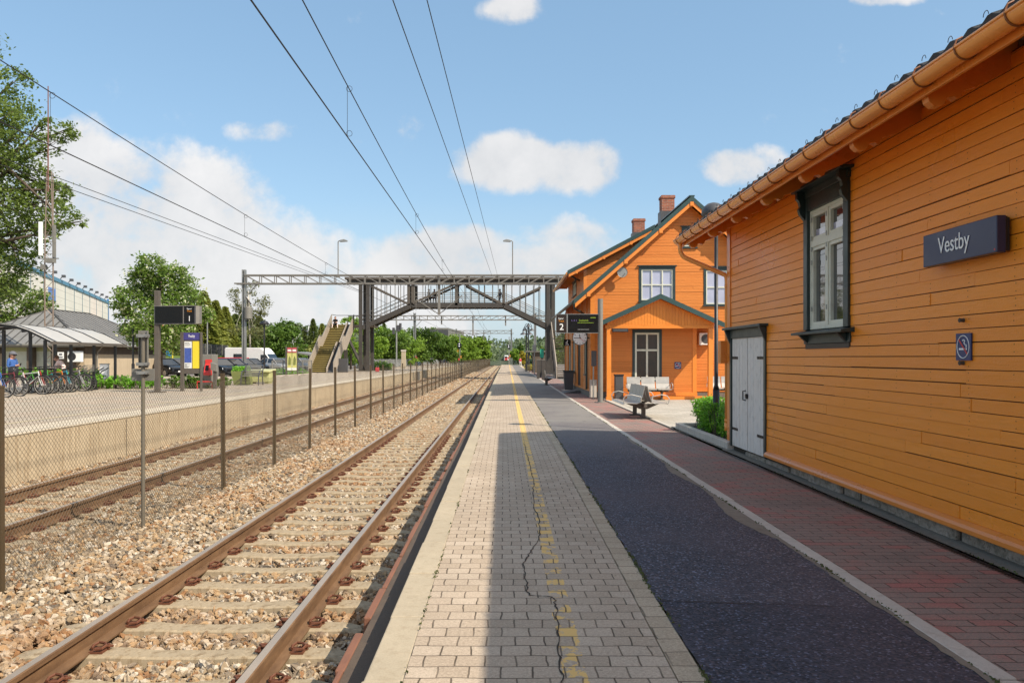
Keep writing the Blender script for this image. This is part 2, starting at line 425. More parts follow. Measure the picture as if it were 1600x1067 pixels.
def leaf(name, a, b, yellow=None, trans=.35):
    a = sc(a, 1.5); b = sc(b, 1.35)
    t = NT(name); isl = t.n('ShaderNodeNewGeometry').outputs['Random Per Island']
    pos = t.n('ShaderNodeNewGeometry').outputs['Position']
    n = t.noise(pos, .7, 3, .6)
    f = t.math('ADD', t.math('MULTIPLY', isl, .6), t.math('MULTIPLY', n, .45))
    c = t.ramp(f, [(.1, a), (.85, b)])
    if yellow: c = t.mix(t.math('GREATER_THAN', isl, yellow[1]), c, yellow[0])
    d = t.n('ShaderNodeBsdfPrincipled', Roughness=.5); t.set(d.inputs['Base Color'], c); d.inputs['Specular IOR Level'].default_value = .35
    tr = t.n('ShaderNodeBsdfTranslucent'); t.set(tr.inputs[0], t.mix(.5, c, sc(b, 1.6)))
    m = t.n('ShaderNodeMixShader'); t.set(m.inputs[0], trans); t.set(m.inputs[1], d); t.set(m.inputs[2], tr)
    return t.done(m)
M['leaf_oak'] = leaf('big_tree_leaf', (.040,.065,.013), (.15,.20,.045))
M['leaf_mid'] = leaf('flowering_tree_leaf', (.045,.090,.014), (.15,.22,.04), ((.62,.63,.42), .84))
M['leaf_lime'] = leaf('lime_leaf', (.062,.125,.014), (.20,.29,.04))
M['leaf_green'] = leaf('green_leaf', (.030,.070,.010), (.11,.175,.028))
M['leaf_conifer'] = leaf('conifer_needle', (.030,.050,.012), (.10,.125,.03), trans=.25)
M['leaf_larch'] = leaf('larch_needle', (.070,.095,.015), (.19,.20,.04), trans=.3)
M['leaf_birch'] = leaf('birch_leaf', (.05,.065,.02), (.15,.15,.055))
M['leaf_hedge'] = leaf('hedge_leaf', (.045,.12,.010), (.17,.36,.03))
M['leaf_far'] = leaf('far_forest_leaf', (.040,.062,.030), (.085,.115,.05), trans=.15)
M['leaf_yellow'] = leaf('yellow_shrub_leaf', (.16,.15,.02), (.36,.30,.04))
M['forest_floor'] = pm('forest_floor', (.045,.062,.025), .9, var=.4, scale=.05)
M['bark'] = pm('bark', (.085,.062,.045), .9, var=.4, scale=6, bump=.6, bscale=25)
M['bark_birch'] = pm('birch_bark', (.42,.38,.32), .8, var=.35, scale=6, bump=.4)

def corrugated_light(name, col):
    t = NT(name); co = t.coord(); z = t.sep(co)[2]
    w = t.math('ABSOLUTE', t.math('SUBTRACT', t.math('FRACT', t.math('MULTIPLY', z, 1/.9)), .5))
    c = t.mix(t.rng(w, .46, .49, 0, 1), col, sc(col, .55))
    c = t.mix(t.rng(t.noise(co, .4, 4), .4, .7, 0, .25), c, sc(col, .7))
    return t.done(t.pbsdf(c, .55, 0, None, .4))
M['cladding_white'] = corrugated_light('warehouse_cladding', (.72, .68, .61))
M['shelter_roof'] = None
def polycarb():
    t = NT('translucent_shelter_roof'); co = t.coord(); n = t.noise(co, 2, 4)
    c = t.mix(n, (.60,.58,.55), (.70,.68,.65))
    d = t.n('ShaderNodeBsdfPrincipled', Roughness=.35); t.set(d.inputs['Base Color'], c)
    tr = t.n('ShaderNodeBsdfTranslucent'); t.set(tr.inputs[0], c)
    m = t.n('ShaderNodeMixShader'); t.set(m.inputs[0], .4); t.set(m.inputs[1], d); t.set(m.inputs[2], tr)
    return t.done(m)
M['shelter_roof'] = polycarb()
M['seam'] = pm('dark_roof_seam', (.075,.072,.07), .6, .2)
M['zinc'] = pm('zinc_roof', (.21, .205, .20), .55, .1, var=.2, scale=1.2)
M['roof_tile'] = pm('dark_roof_tile', (.018, .016, .015), .7, var=.4, scale=6, bump=.3)
M['dark_wood'] = pm('dark_stained_wood', (.10, .075, .055), .75, var=.4, scale=4)
M['grit'] = pm('pale_green_plastic', (.40, .40, .17), .55, var=.15)
M['planter'] = pm('olive_planter', (.16, .18, .05), .6, var=.3)
M['treads'] = pm('mossy_yellow_tread', (.30, .235, .075), .85, var=.35, scale=4)
M['risers'] = pm('dark_mossy_riser', (.09, .07, .03), .85, var=.3)
M['mesh_panel'] = pm('dark_mesh_panel', (.05, .05, .055), .6, var=.2)
# ---------------------------------------------------------------- ground, platforms, tracks
def xoff(Y): return .000015*max(Y-20, 0)**2          # the line bends gently to the right
TR, TL = -2.414, -6.83                                # track centres
RAIL = -.425                                          # rail head level
def strip(name, mat, xa, xb, z, ys, ka=0, kb=0, follow=False, zb=None):
    mb = MB(); L = []
    for y in ys:
        o = xoff(y) if follow else 0
        L.append((xa+ka*y+o, xb+kb*y+o, y))
    vs = []
    for a, b, y in L: vs += [(a, y, z), (b, y, z)]
    fs = [(2*i, 2*i+1, 2*i+3, 2*i+2) for i in range(len(L)-1)]
    mb.add(vs, fs)
    return struct(mb.build(name, mat, origin=(0,0,0)))
def slab(name, mat, xa, xb, z0, z1, ys, ka=0, kb=0, fa=True, fb=True):
    mb = MB(); vs = []
    for y in ys:
        o = xoff(y); a = xa+ka*y+(o if fa else 0); b = xb+kb*y+(o if fb else 0)
        vs += [(a,y,z0),(b,y,z0),(b,y,z1),(a,y,z1)]
    n = len(ys); fs = []
    for i in range(n-1):
        for k in range(4): fs.append((4*i+k, 4*i+(k+1)%4, 4*i+4+(k+1)%4, 4*i+4+k))
    fs += [(3,2,1,0), (4*n-4, 4*n-3, 4*n-2, 4*n-1)]
    mb.add(vs, fs)
    return struct(mb.build(name, mat, origin=(0,0,0)))
YS = [-8, 0, 10, 20, 30, 40, 50, 60, 75, 90, 105, 120, 140, 160, 185]
YL = YS + [215, 250, 300, 360, 430, 520]
gm = MB(); gm.quad((-900,-80,-.95),(900,-80,-.95),(900,1600,-.95),(-900,1600,-.95))
struct(gm.build('ground', M['grass'], origin=(0,0,0)))
strip('track_bed', M['ballast_bed'], -8.50, -.72, -.685, YL, follow=True)
# near platform, laid in strips from the edge to the buildings
D = .0046
slab('platform_foundation', M['concrete'], -.60, 3.9, -.9, -.065, YS, fb=False)
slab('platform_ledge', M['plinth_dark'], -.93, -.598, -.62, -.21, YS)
mb = MB()
y = 1.5
while y < 70:                                          # broken row of reddish edge stones on the ledge
    L = R.uniform(.5, 1.4); e = R.uniform(-.012, .012); o = xoff(y)
    mb.box(-.975+e+o, y, -.50, -.931+o, y+L, -.20+R.uniform(-.014, .006)); y += L + R.uniform(.01, .03)
    if R.random() < .2: y += .3
struct(mb.build('platform_edge_stones', M['terracotta'], origin=(0,0,0), bevel=.008))
mb = MB(); y = -6
while y < 185:
    L = 1.0 if y < 80 else 4; o = xoff(y+.5); e = R.uniform(-.006, .006); z = R.uniform(-.004, .004)
    mb.add([(-.712+e+o,y,-.14),(-.505+o,y,-.14),(-.505+o,y+L-.008,-.14),(-.712+e+o,y+L-.008,-.14),(-.712+e+o,y,z),(-.505+o,y,z),(-.505+o,y+L-.008,z),(-.712+e+o,y+L-.008,z)],
           [(0,3,2,1),(4,5,6,7),(0,1,5,4),(1,2,6,5),(2,3,7,6),(3,0,4,7)]); y += L
struct(mb.build('platform_coping', M['coping'], origin=(0,0,0), bevel=.009))
strip('paving', M['paver'], -.505, .855, 0, YS, ka=0, kb=D)
strip('paving_edge', M['paver_edge'], .859, 1.0, .002, YS, ka=D, kb=D)
# asphalt with a ragged left edge
mb = MB(); vs = []; y = -8.0; n = 0
while y < 185:
    j = R.uniform(-.010, .014) if y < 30 else 0
    vs += [(1.0+D*y+j, y, .005), (2.44+D*y, y, .005)]; n += 1; y += .12 if y < 14 else (.5 if y < 40 else 10)
mb.add(vs, [(2*i,2*i+1,2*i+3,2*i+2) for i in range(n-1)])
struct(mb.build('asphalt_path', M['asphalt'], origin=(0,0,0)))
mb = MB(); y = -6
while y < 120:
    L = 1.0 if y < 60 else 6; e = R.uniform(-.005, .005)
    mb.box(2.445+D*y+e, y, -.06, 2.565+D*y+e, y+L-.012, .010+R.uniform(-.003, .003)); y += L
struct(mb.build('kerb_line', M['kerb'], origin=(0,0,0), bevel=.008))
# washed-out sandy margin of the asphalt along the kerb line
mb = MB(); vs = []; y = 2.4; n = 0
while y < 16:
    w = .03 + .16*max(0, math.sin(y*1.25+.6)*math.sin(y*.53+1.0)) + R.uniform(0, .025)
    vs += [(2.442-w+D*y, y, .009), (2.444+D*y, y, .0092)]; n += 1; y += .09
mb.add(vs, [(2*i,2*i+1,2*i+3,2*i+2) for i in range(n-1)])
struct(mb.build('path_sand_margin', concrete('sandy_margin', (.23,.19,.15), .4, 70), origin=(0,0,0)))
# asphalt seam and the long crack in the paving
def ribbon(name, pts, w, z, mat):
    mb = MB(); vs = []
    for i, (x, y) in enumerate(pts):
        a = pts[max(i-1,0)]; b = pts[min(i+1,len(pts)-1)]
        d = Vector((b[0]-a[0], b[1]-a[1])).normalized(); ww = w*R.uniform(.5, 1.5)
        vs += [(x-d.y*ww, y+d.x*ww, z), (x+d.y*ww, y-d.x*ww, z)]
    mb.add(vs, [(2*i,2*i+1,2*i+3,2*i+2) for i in range(len(pts)-1)])
    return struct(mb.build(name, mat, origin=(0,0,0)))
M['crack'] = pm('crack_dirt', (.035,.026,.018), .95, var=.4, scale=20)
def ground_px(px, py): Y = CH*F/(py-559); return (gx(px, Y), Y)
cr = [(879,1067),(876,1040),(873,1010),(871,975),(869,950),(866,936),(862,932),(842,931),(825,930),(823,915),(820,895),(817,880),(826,866),(836,852),(844,835),(843,815),(836,795),(833,770),(834,752),(830,735),(827,722),(822,705),(818,690)]
pts = []
for a, b in zip(cr, cr[1:]):
    A = ground_px(*a); B = ground_px(*b)
    for k in range(5):
        t = k/5; pts.append((A[0]+(B[0]-A[0])*t+R.uniform(-.012,.012), A[1]+(B[1]-A[1])*t))
ribbon('paving_crack', pts, .0045, .0045, M['crack'])
ribbon('asphalt_seam', [(1.05+i*.105, 5.30-.012*i+R.uniform(-.012,.012)) for i in range(12)], .004, .0095, M['crack'])
strip('red_paving', M['paver_red'], 2.565, 3.72, 0, [-8, 0, 10, 20, 33], ka=D, kb=.006)
strip('red_paving_far', M['paver_red'], 2.565, 3.30, 0, [33.0, 50, 75, 120], ka=D, kb=.014)
strip('drain_strip', concrete('grey_drain_strip', (.20,.185,.155), .5, 40), 3.82, 4.05, .004, [-8, 14.1], ka=.003)
mb = MB(); mb.box(3.722, -8, -.05, 3.822, 14.3, -.004)
y = 2.5
while y < 14.2: mb.box(3.735, y, -.004, 3.808, y+.022, .001); y += .04
tag(mb.build('drain_grate', M['black_metal'], origin=(3.77,6,-.05)), 'long narrow black slotted drain channel beside the shed foundation', 'drain')
strip('yard_paving', M['paver_yard'], 3.97, 30, -.004, [14.0, 34], ka=0)
mb = MB(); mb.box(3.875, 18.6, -.05, 3.965, 31, .012); struct(mb.build('yard_kerb', M['kerb'], origin=(0,0,0)))
strip('yard_gravel', M['crack'], 3.79, 3.875, .001, [16.5, 31])
strip('rear_yard', M['carpark'], 4.1, 60, -.012, [33.9, 60, 100, 190])
strip('shed_yard', M['carpark'], 3.9, 60, -.02, [-8, 14.2])
# left platform
YP = [-8, 0, 10, 20, 30, 40, 50, 60, 75, 90, 105, 120, 140, 160, 190, 215]
slab('left_platform_wall', M['concrete'], -9.3, -8.53, -.95, .262, YP)
mb = MB()
for y in range(-6, 200, 6): mb.box(-8.5275+xoff(y), y, -.9, -8.5265+xoff(y), y+.02, .25)
struct(mb.build('left_platform_wall_joint', M['crack'], origin=(0,0,0)))
mb = MB(); y = -6.0
while y < 205:
    L = 2.0; o = xoff(y+1)
    mb.box(-9.25+o, y, .264, -8.515+o, y+L-.01, .30); y += L
struct(mb.build('left_platform_coping', concrete('left_coping', (.56,.48,.37), .2, 70), origin=(0,0,0), bevel=.01))
strip('left_platform', M['asphalt_far'], -13.2, -9.26, .297, YP, follow=True)
M['creamline'] = pm('faded_cream_line', (.62,.52,.33), .8, var=.2, scale=2)
strip('left_platform_line', M['creamline'], -9.98, -9.90, .302, YP, follow=True)
strip('left_plaza', M['asphalt_far'], -70, -13.19, .292, [-8, 30, 57.0])
strip('left_platform_far', M['asphalt_far'], -17.5, -13.19, .292, [57.0, 90, 120, 160, 200], ka=.0, kb=.0)
strip('car_park', M['carpark'], -95, -17.45, .10, [56.9, 100, 130, 160])
# sloping grass bank behind the car park
mb = MB()
mb.add([(-110,90,-.02),(-36,90,-.02),(-36,101,1.9),(-110,101,1.9),(-110,175,2.4),(-36,175,2.4)], [(0,1,2,3),(3,2,5,4),(1,2,5)])
struct(mb.build('grass_bank', M['grass'], origin=(0,0,0)))

# moss and small weeds in the joints beside the asphalt and the kerb
mb = MB()
for _ in range(5200):
    k = R.random(); y = 3.2+R.random()**1.8*26
    if math.sin(y*2.3)+math.sin(y*5.1+1)+R.uniform(-1,1.2) < .2: continue
    if k < .42: x = 1.005+D*y+R.gauss(0,.010)
    elif k < .8: x = 2.440+D*y+R.gauss(0,.010)
    elif k < .9: x = 3.83+R.gauss(0,.01)
    else: x = -.503+R.gauss(0,.006)
    if k < .9 and k >= .8 and y > 12: continue
    a = R.uniform(0,2*PI); l = R.uniform(.004,.013); h = R.uniform(.003,.016)
    mb.quad((x-l*math.cos(a),y-l*math.sin(a),.006),(x+l*math.cos(a),y+l*math.sin(a),.006),(x+l*.6*math.cos(a)+.004,y+l*.6*math.sin(a),.006+h),(x-l*.6*math.cos(a),y-l*.6*math.sin(a)+.004,.006+h))
tag(mb.build('weeds', pm('moss', (.075,.085,.025), .9, var=.5, scale=4), origin=(0,0,0)), 'thin moss and weeds in the joints along the asphalt path', kind='stuff')
# ---- rails and sleepers
def rail_profile():
    return [(-.075,-.172),(.075,-.172),(.075,-.160),(.012,-.140),(.009,-.055),(.036,-.040),(.036,-.008),(.028,0),(-.028,0),(-.036,-.008),(-.036,-.040),(-.009,-.055),(-.012,-.140),(-.075,-.160)]
def make_rail(xc, parent):
    P = rail_profile(); n = len(P); ys = [-6, 5, 12, 20, 28, 36, 45, 55, 65, 80, 95, 110, 130, 150, 180, 215, 255, 300, 360, 430, 520]
    mb = MB(); vs = []
    for y in ys:
        for (a, b) in P: vs.append((xc+xoff(y)+a, y, RAIL+b))
    for i in range(len(ys)-1):
        for k in range(n):
            mb.cur = 1 if k in (7,) else 0
            l = (k+1) % n; mb.add([], [])
            mb.f.append((i*n+k, i*n+l, (i+1)*n+l, (i+1)*n+k)); mb.m.append(mb.cur)
    mb.v = vs
    return mb.build('rail', [M['rail_rust'], M['rail_top']], parent)
def sleeper_mesh():
    mb = MB()
    # concrete sleeper: raised rail seats, slightly waisted middle
    st = [(-1.25,.095,-.03),(-1.10,.108,.0),(-.45,.108,.0),(-.25,.092,-.014),(.25,.092,-.014),(.45,.108,.0),(1.10,.108,.0),(1.25,.095,-.03)]
    vs = []
    for x, w, z in st: vs += [(x,-w-.02,-.2),(x,w+.02,-.2),(x,w,z-.012),(x,w-.02,z),(x,-w+.02,z),(x,-w,z-.012)]
    fs = []
    for i in range(len(st)-1):
        for k in range(6): fs.append((6*i+k, 6*i+6+k, 6*i+6+(k+1)%6, 6*i+(k+1)%6))
    fs += [tuple(range(5,-1,-1)), tuple(range(6*len(st)-6, 6*len(st)))]
    fs = [tuple(reversed(f)) for f in fs]
    mb.add(vs, fs); return mb
def clip_mesh():
    mb = MB()
    mb.box(-.05,-.06,-.02,.05,.06,.012)
    pts = [(.0,-.055,.03),(.045,-.05,.035),(.06,-.01,.045),(.03,.03,.05),(-.02,.045,.05),(-.045,.01,.04),(-.04,-.03,.03)]
    mb.tube(pts, .011, 6); mb.tube([(.055,.035,.0),(.055,.035,.045)], .012, 6); mb.tube([(.02,.02,.03),(.065,.02,.03),(.075,.055,.02),(.03,.065,.02)], .010, 6)
    return mb
SLEEP_Y = {}
def track(xc, label, y0, ncl):
    t = thing('railway_track', (xc, 0, RAIL-.6), label, 'railway track', 'railway tracks')
    for s in (-1, 1): make_rail(xc+s*.7525, t)
    y0 = math.floor(y0/.6)*.6
    ys = [y0+.6*i for i in range(int((300-y0)/.6))]
    first = None; fclip = None
    for i, y in enumerate(ys[:100]):
        if first is None: first = sleeper_mesh().build('sleeper', M['sleeper'], t, bevel=0)
        if i == 0: s = first; first.data.transform(Matrix.Translation(root_of(t).location))
        else: s = first.copy(); COL.objects.link(s); s.parent = t
        s.location = (xoff(y)+R.uniform(-.01,.01), y+R.uniform(-.008,.008), RAIL-.168-(RAIL-.6)); s.rotation_euler = (0,0,R.uniform(-.006,.006))
        if i < ncl:
            for rx in (-.7525, .7525):
                for sd in (-1, 1):
                    if fclip is None:
                        c = fclip = clip_mesh().build('rail_clip', M['clip'], s)
                        fclip.data.transform(Matrix.Translation(root_of(t).location))
                    else: c = fclip.copy(); COL.objects.link(c); c.parent = s
                    c.location = (rx+sd*.115, 0, .004); c.rotation_euler = (0, 0, 0 if sd > 0 else PI)
    mb = MB(); base = sleeper_mesh()
    for y in ys[100:]:
        n = len(mb.v); mb.add([(p[0]+xc+xoff(y), p[1]+y, p[2]+RAIL-.168) for p in base.v], base.f)
    o = mb.build('sleeper', M['sleeper'], t); o['kind'] = 'stuff'
    SLEEP_Y[xc] = (y0, ys)
track(TR, 'nearer of the two rusty railway tracks, beside the block paved platform', 3.6, 32)
track(TL, 'farther rusty railway track, running under the high concrete platform wall', 8.4, 22)

# ---- ballast: crushed stones over the bed
def ballast():
    pts = []; siz = []
    def zone(y0, y1, dens, s, xl=-8.5, xr=-.98):
        n = int((y1-y0)*(xr-xl)*dens)
        for _ in range(n):
            x = R.uniform(xl, xr); y = R.uniform(y0, y1)
            if x < -.78*y-1.2 and y > 6: continue
            z = -.672
            skip = False
            for tc in (TR, TL):
                u = abs(x-tc)
                if u < 1.30:
                    if abs(u-.7525) < .085: skip = True
                    ph = (y/.6) % 1.0; ph = min(ph, 1-ph)*.6
                    if ph < .112+s*.25 and u < 1.27: skip = R.random() < .965
                    z = -.662
            if skip: continue
            d = abs(x+4.62)
            if d < 1.6: z += .10*(1-d/1.6)
            if x < -8.15: z += .05
            if x > -1.15: z += .04
            pts.append((x+xoff(y), y, z+R.uniform(-.010,.036))); siz.append(s*R.choice((.6,.75,.85,1,1,1.15,1.35)))
    zone(3.0, 9, 1000, .0275); zone(9, 15, 760, .029); zone(15, 27, 460, .035); zone(27, 55, 260, .044); zone(55, 120, 70, .07)
    me = bpy.data.meshes.new('ballast'); me.from_pydata(pts, [], [])
    a = me.attributes.new('siz', 'FLOAT', 'POINT'); a.data.foreach_set('value', siz)
    o = bpy.data.objects.new('ballast', me); COL.objects.link(o); me.materials.append(M['ballast'])
    g = bpy.data.node_groups.new('scatter_stones', 'GeometryNodeTree')
    g.interface.new_socket('Geometry', in_out='INPUT', socket_type='NodeSocketGeometry')
    g.interface.new_socket('Geometry', in_out='OUTPUT', socket_type='NodeSocketGeometry')
    N = g.nodes; L = g.links
    gi = N.new('NodeGroupInput'); go = N.new('NodeGroupOutput')
    toi = N.new('GeometryNodeGeometryToInstance')
    for k, (sx, sy, sz) in enumerate(((1,.8,.62),(1.15,.7,.7),(.9,.9,.55),(1.3,.65,.6))):
        ic = N.new('GeometryNodeMeshIcoSphere'); ic.inputs['Subdivisions'].default_value = 2
        nz = N.new('ShaderNodeTexNoise'); nz.noise_dimensions = '4D'; nz.inputs['W'].default_value = k*7.3; nz.inputs['Scale'].default_value = .9; nz.inputs['Detail'].default_value = 1.0
        sub = N.new('ShaderNodeVectorMath'); sub.operation = 'SUBTRACT'; sub.inputs[1].default_value = (.5,.5,.5)
        mul = N.new('ShaderNodeVectorMath'); mul.operation = 'SCALE'; mul.inputs['Scale'].default_value = 2.4
        L.new(nz.outputs['Color'], sub.inputs[0]); L.new(sub.outputs[0], mul.inputs[0])
        sp = N.new('GeometryNodeSetPosition'); L.new(ic.outputs[0], sp.inputs['Geometry']); L.new(mul.outputs[0], sp.inputs['Offset'])
        tr = N.new('GeometryNodeTransform'); tr.inputs['Scale'].default_value = (sx,sy,sz); L.new(sp.outputs[0], tr.inputs[0])
        ss = N.new('GeometryNodeSetShadeSmooth'); ss.inputs['Shade Smooth'].default_value = False; L.new(tr.outputs[0], ss.inputs[0])
        sm = N.new('GeometryNodeSetMaterial'); sm.inputs['Material'].default_value = M['ballast']; L.new(ss.outputs[0], sm.inputs[0])
        L.new(sm.outputs[0], toi.inputs[0])
    iop = N.new('GeometryNodeInstanceOnPoints'); iop.inputs['Pick Instance'].default_value = True
    rv = N.new('FunctionNodeRandomValue'); rv.data_type = 'FLOAT_VECTOR'; rv.inputs['Max'].default_value = (.9, .9, 6.28); rv.inputs['Min'].default_value = (-.9,-.9,0)
    na = N.new('GeometryNodeInputNamedAttribute'); na.data_type = 'FLOAT'; na.inputs['Name'].default_value = 'siz'
    L.new(gi.outputs[0], iop.inputs['Points']); L.new(toi.outputs[0], iop.inputs['Instance']); L.new(rv.outputs[0], iop.inputs['Rotation']); L.new(na.outputs[0], iop.inputs['Scale'])
    L.new(iop.outputs[0], go.inputs[0])
    md = o.modifiers.new('stones', 'NODES'); md.node_group = g
    tag(o, 'tan and grey crushed stone ballast around the tracks', kind='stuff')
ballast()

# ---- chain link fence between the tracks
FX = -4.62
def fence():
    t = thing('chain_link_fence', (FX, 0, -.62), 'long chain link fence on brown steel posts between the two tracks', 'fence')
    root = t.location
    w = 2.91; z0, z1 = -.56, 1.24; H = z1-z0; p = .062
    mb = MB()
    n = int((w+H)/p); far = MB()
    for sgn in (1, -1):
        for i in range(n+1):
            a = -H + i*p
            u0, u1 = max(0, a), min(w, a+H)
            if u1-u0 < .03: continue
            pts = []
            for k in range(4):
                u = u0+(u1-u0)*k/3; h = u-a
                uu = u if sgn > 0 else w-u
                pts.append((.010*math.sin(uu*5.1+h*3)+.012*math.sin(uu*2.0)*math.sin(h*2.5), uu, z0+h+(.012*math.sin(uu*9) if h > H-.2 else 0)))
            mb.tube([(q[0], q[1], q[2]-root.z) for q in pts], .0021, 3, caps=False); far.tube([(q[0], q[1], q[2]-root.z) for q in pts[::3]], .0009, 3, caps=False)
    mf = far.build('mesh_panel', M['fence_wire'], origin=(0,0,0)); me_far = mf.data; bpy.data.objects.remove(mf)
    me = mb.build('mesh_panel', M['fence_wire'], origin=(0,0,0)); me.parent = t
    pm_ = MB(); pm_.box(-.028,-.028,-.1,.028,.028,1.97); pm_.mi(1).box(-.031,-.031,1.965,.031,.031,1.985)
    po = pm_.build('post', [M['post'], M['post']], origin=(0,0,0)); po.parent = t
    y0 = 4.40; k = 0
    while y0+2.91*k < 232:
        y = y0+2.91*k
        if k == 0: a, b = me, po
        else:
            a = me.copy(); b = po.copy(); COL.objects.link(a)
            if k > 4: a.data = me_far
        a.location = (xoff(y), y, 0); b.location = (xoff(y), y, 0)
        if k == 2: bpy.data.objects.remove(b); k += 1; continue      # the tall sign post stands here instead
        if k: COL.objects.link(b)
        b.rotation_euler = (R.uniform(-.01,.01), R.uniform(-.012,.012), R.uniform(-.1,.1)) if k else (0,0,0)
        k += 1
fence()
M['post_grey'] = pm('weathered_post', (.15,.13,.10), .6, .2)
# tall galvanised post carrying the backs of two track signs
t = thing('sign_post', (FX+.01, 10.2, -.62), 'tall galvanised post in the fence carrying the grey backs of two signs', 'sign post')
mb = MB(); mb.tube([(FX+.02,10.16,-.72),(FX+.02,10.16,1.93)], .024, 12); mb.build('pole', M['post_grey'], t, smooth=False)
mb = MB(); mb.box(FX-.055, 10.215, 1.49, FX+.06, 10.23, 1.97); mb.box(FX-.055,10.19,1.49,FX-.048,10.215,1.97); mb.box(FX+.053,10.19,1.49,FX+.06,10.215,1.97)
mb.build('long_sign_back', M['galv_dull'], t)
mb = MB(); mb.box(FX-.15, 10.205, 1.325, FX+.145, 10.215, 1.48); mb.build('square_sign_back', M['galv_dull'], t, bevel=.003)
for z in (1.90, 1.54, 1.43):
    mb = MB(); mb.box(FX-.05,10.115,z-.02,FX+.085,10.13,z+.02); mb.box(FX-.05,10.18,z-.02,FX+.085,10.202,z+.02)
    mb.tube([(FX-.035,10.10,z),(FX-.035,10.205,z)], .008, 6); mb.tube([(FX+.07,10.10,z),(FX+.07,10.205,z)], .008, 6)
    mb.build('clamp', M['galv'], t)
# ---------------------------------------------------------------- timber buildings
def siding(mb, O, U, Nn, u0, u1, z0, z1, e=.118, t=.014, holes=(), clip=None, run=(2.2, 5.5), gap=.0):
    """overlapping horizontal boards with random butt joints, openings left out"""
    O, U, Nn = Vector(O), Vector(U), Vector(Nn)
    P = lambda u, z, d: O + U*u + Vector((0,0,z)) + Nn*d
    z = z0
    while z < z1 - .01:
        zt = min(z+e, z1); zm = (z+zt)/2
        a0, b0 = clip(z) if clip else (u0, u1); a1, b1 = clip(zt) if clip else (u0, u1)
        if b0-a0 < .05: z = zt; continue
        iv = [(a0, b0)]
        for h in holes:
            if h[2] < zm < h[3]:
                nv = []
                for a, b in iv:
                    if h[1] <= a or h[0] >= b: nv.append((a, b)); continue
                    if h[0] > a: nv.append((a, h[0]))
                    if h[1] < b: nv.append((h[1], b))
                iv = nv
        for a, b in iv:
            cuts = [a]; u = a + R.uniform(.4, run[1])
            while u < b - .35: cuts.append(u); u += R.uniform(*run)
            cuts.append(b)
            for c, d in zip(cuts, cuts[1:]):
                g = .002; tt = t*R.uniform(.75, 1.25); dz = R.uniform(-.003, .003); sl = R.uniform(-.0035, .0035)
                ca = a1 if c == a0 else c+g; da = b1 if d == b0 else d-g
                c2 = c if c == a0 else c+g; d2 = d if d == b0 else d-g
                if da-ca < .02: ca = da = (c+d)/2
                to = tt*.85 if gap else .001; zu = zt-gap*R.uniform(.55,1.3) if gap else zt+.004
                vs = [P(c2,z+dz-sl,tt),P(d2,z+dz+sl,tt),P(da,zu,to),P(ca,zu,to),P(c2,z+dz-sl,-.004),P(d2,z+dz+sl,-.004),P(da,zu,-.006),P(ca,zu,-.006)]
                mb.add(vs, [(0,1,2,3),(0,4,5,1),(0,3,7,4),(1,5,6,2)]+([(3,2,6,7)] if gap else []))
                if gap:
                    mb.cur = 1; mb.add([P(c2-.004,z-.012,-.003),P(d2+.004,z-.012,-.003),P(da+.004,zt+.012,-.0032),P(ca-.004,zt+.012,-.0032)], [(0,1,2,3)]); mb.cur = 0
        z = zt
def casement(parent, O, U, Nn, u0, u1, z0, z1, cols, rows, pane, casing=.11, sill=True, head=True, name='window', trim=None, bar=.045):
    """a window part with sash and pane sub-parts; rows: list of z breaks as fractions"""
    O, U, Nn = Vector(O), Vector(U), Vector(Nn); trim = trim or M['green_trim']
    P = lambda u, z, d: O + U*u + Vector((0,0,z)) + Nn*d
    def bx(mb, a, b, c, d, n0, n1):
        vs = [P(x, z, n) for n in (n0, n1) for x, z in ((a,c),(b,c),(b,d),(a,d))]
        mb.add(vs, [(0,3,2,1),(4,5,6,7),(0,1,5,4),(1,2,6,5),(2,3,7,6),(3,0,4,7)])
    w = MB()
    bx(w, u0, u0+casing, z0, z1, -.10, .035); bx(w, u1-casing, u1, z0, z1, -.10, .035)
    bx(w, u0+casing, u1-casing, z1-casing*1.3, z1, -.10, .033); bx(w, u0+casing, u1-casing, z0, z0+casing*.5, -.10, .033)
    if head: bx(w, u0-.06, u1+.06, z1, z1+.035, -.02, .10)
    if sill: bx(w, u0-.04, u1+.04, z0-.04, z0, -.02, .09)
    win = w.build(name, trim, parent)
    a, b, c, d = u0+casing, u1-casing, z0+casing*.5, z1-casing*1.3
    s = MB()
    bx(s, a, a+bar, c, d, -.06, .012); bx(s, b-bar, b, c, d, -.06, .012)
    bx(s, a+bar, b-bar, c, c+bar, -.06, .010); bx(s, a+bar, b-bar, d-bar, d, -.06, .010)
    for k in range(1, cols):
        m = a+(b-a)*k/cols; bx(s, m-bar*.5, m+bar*.5, c+bar, d-bar, -.058, .008)
    for f in rows:
        m = c+(d-c)*f
        for k in range(cols):
            x0 = a+bar if k == 0 else a+(b-a)*k/cols+bar*.5; x1 = b-bar if k == cols-1 else a+(b-a)*(k+1)/cols-bar*.5
            bx(s, x0, x1, m-bar*.5, m+bar*.5, -.056, .006)
    s.build('sash', M['white_frame'], win)
    g = MB(); bx(g, a+.01, b-.01, c+.01, d-.01, -.05, -.04); g.build('pane', pane, win)
    return win, bx

M['hook'] = pm('brown_gutter_hook', (.22,.075,.02), .5)
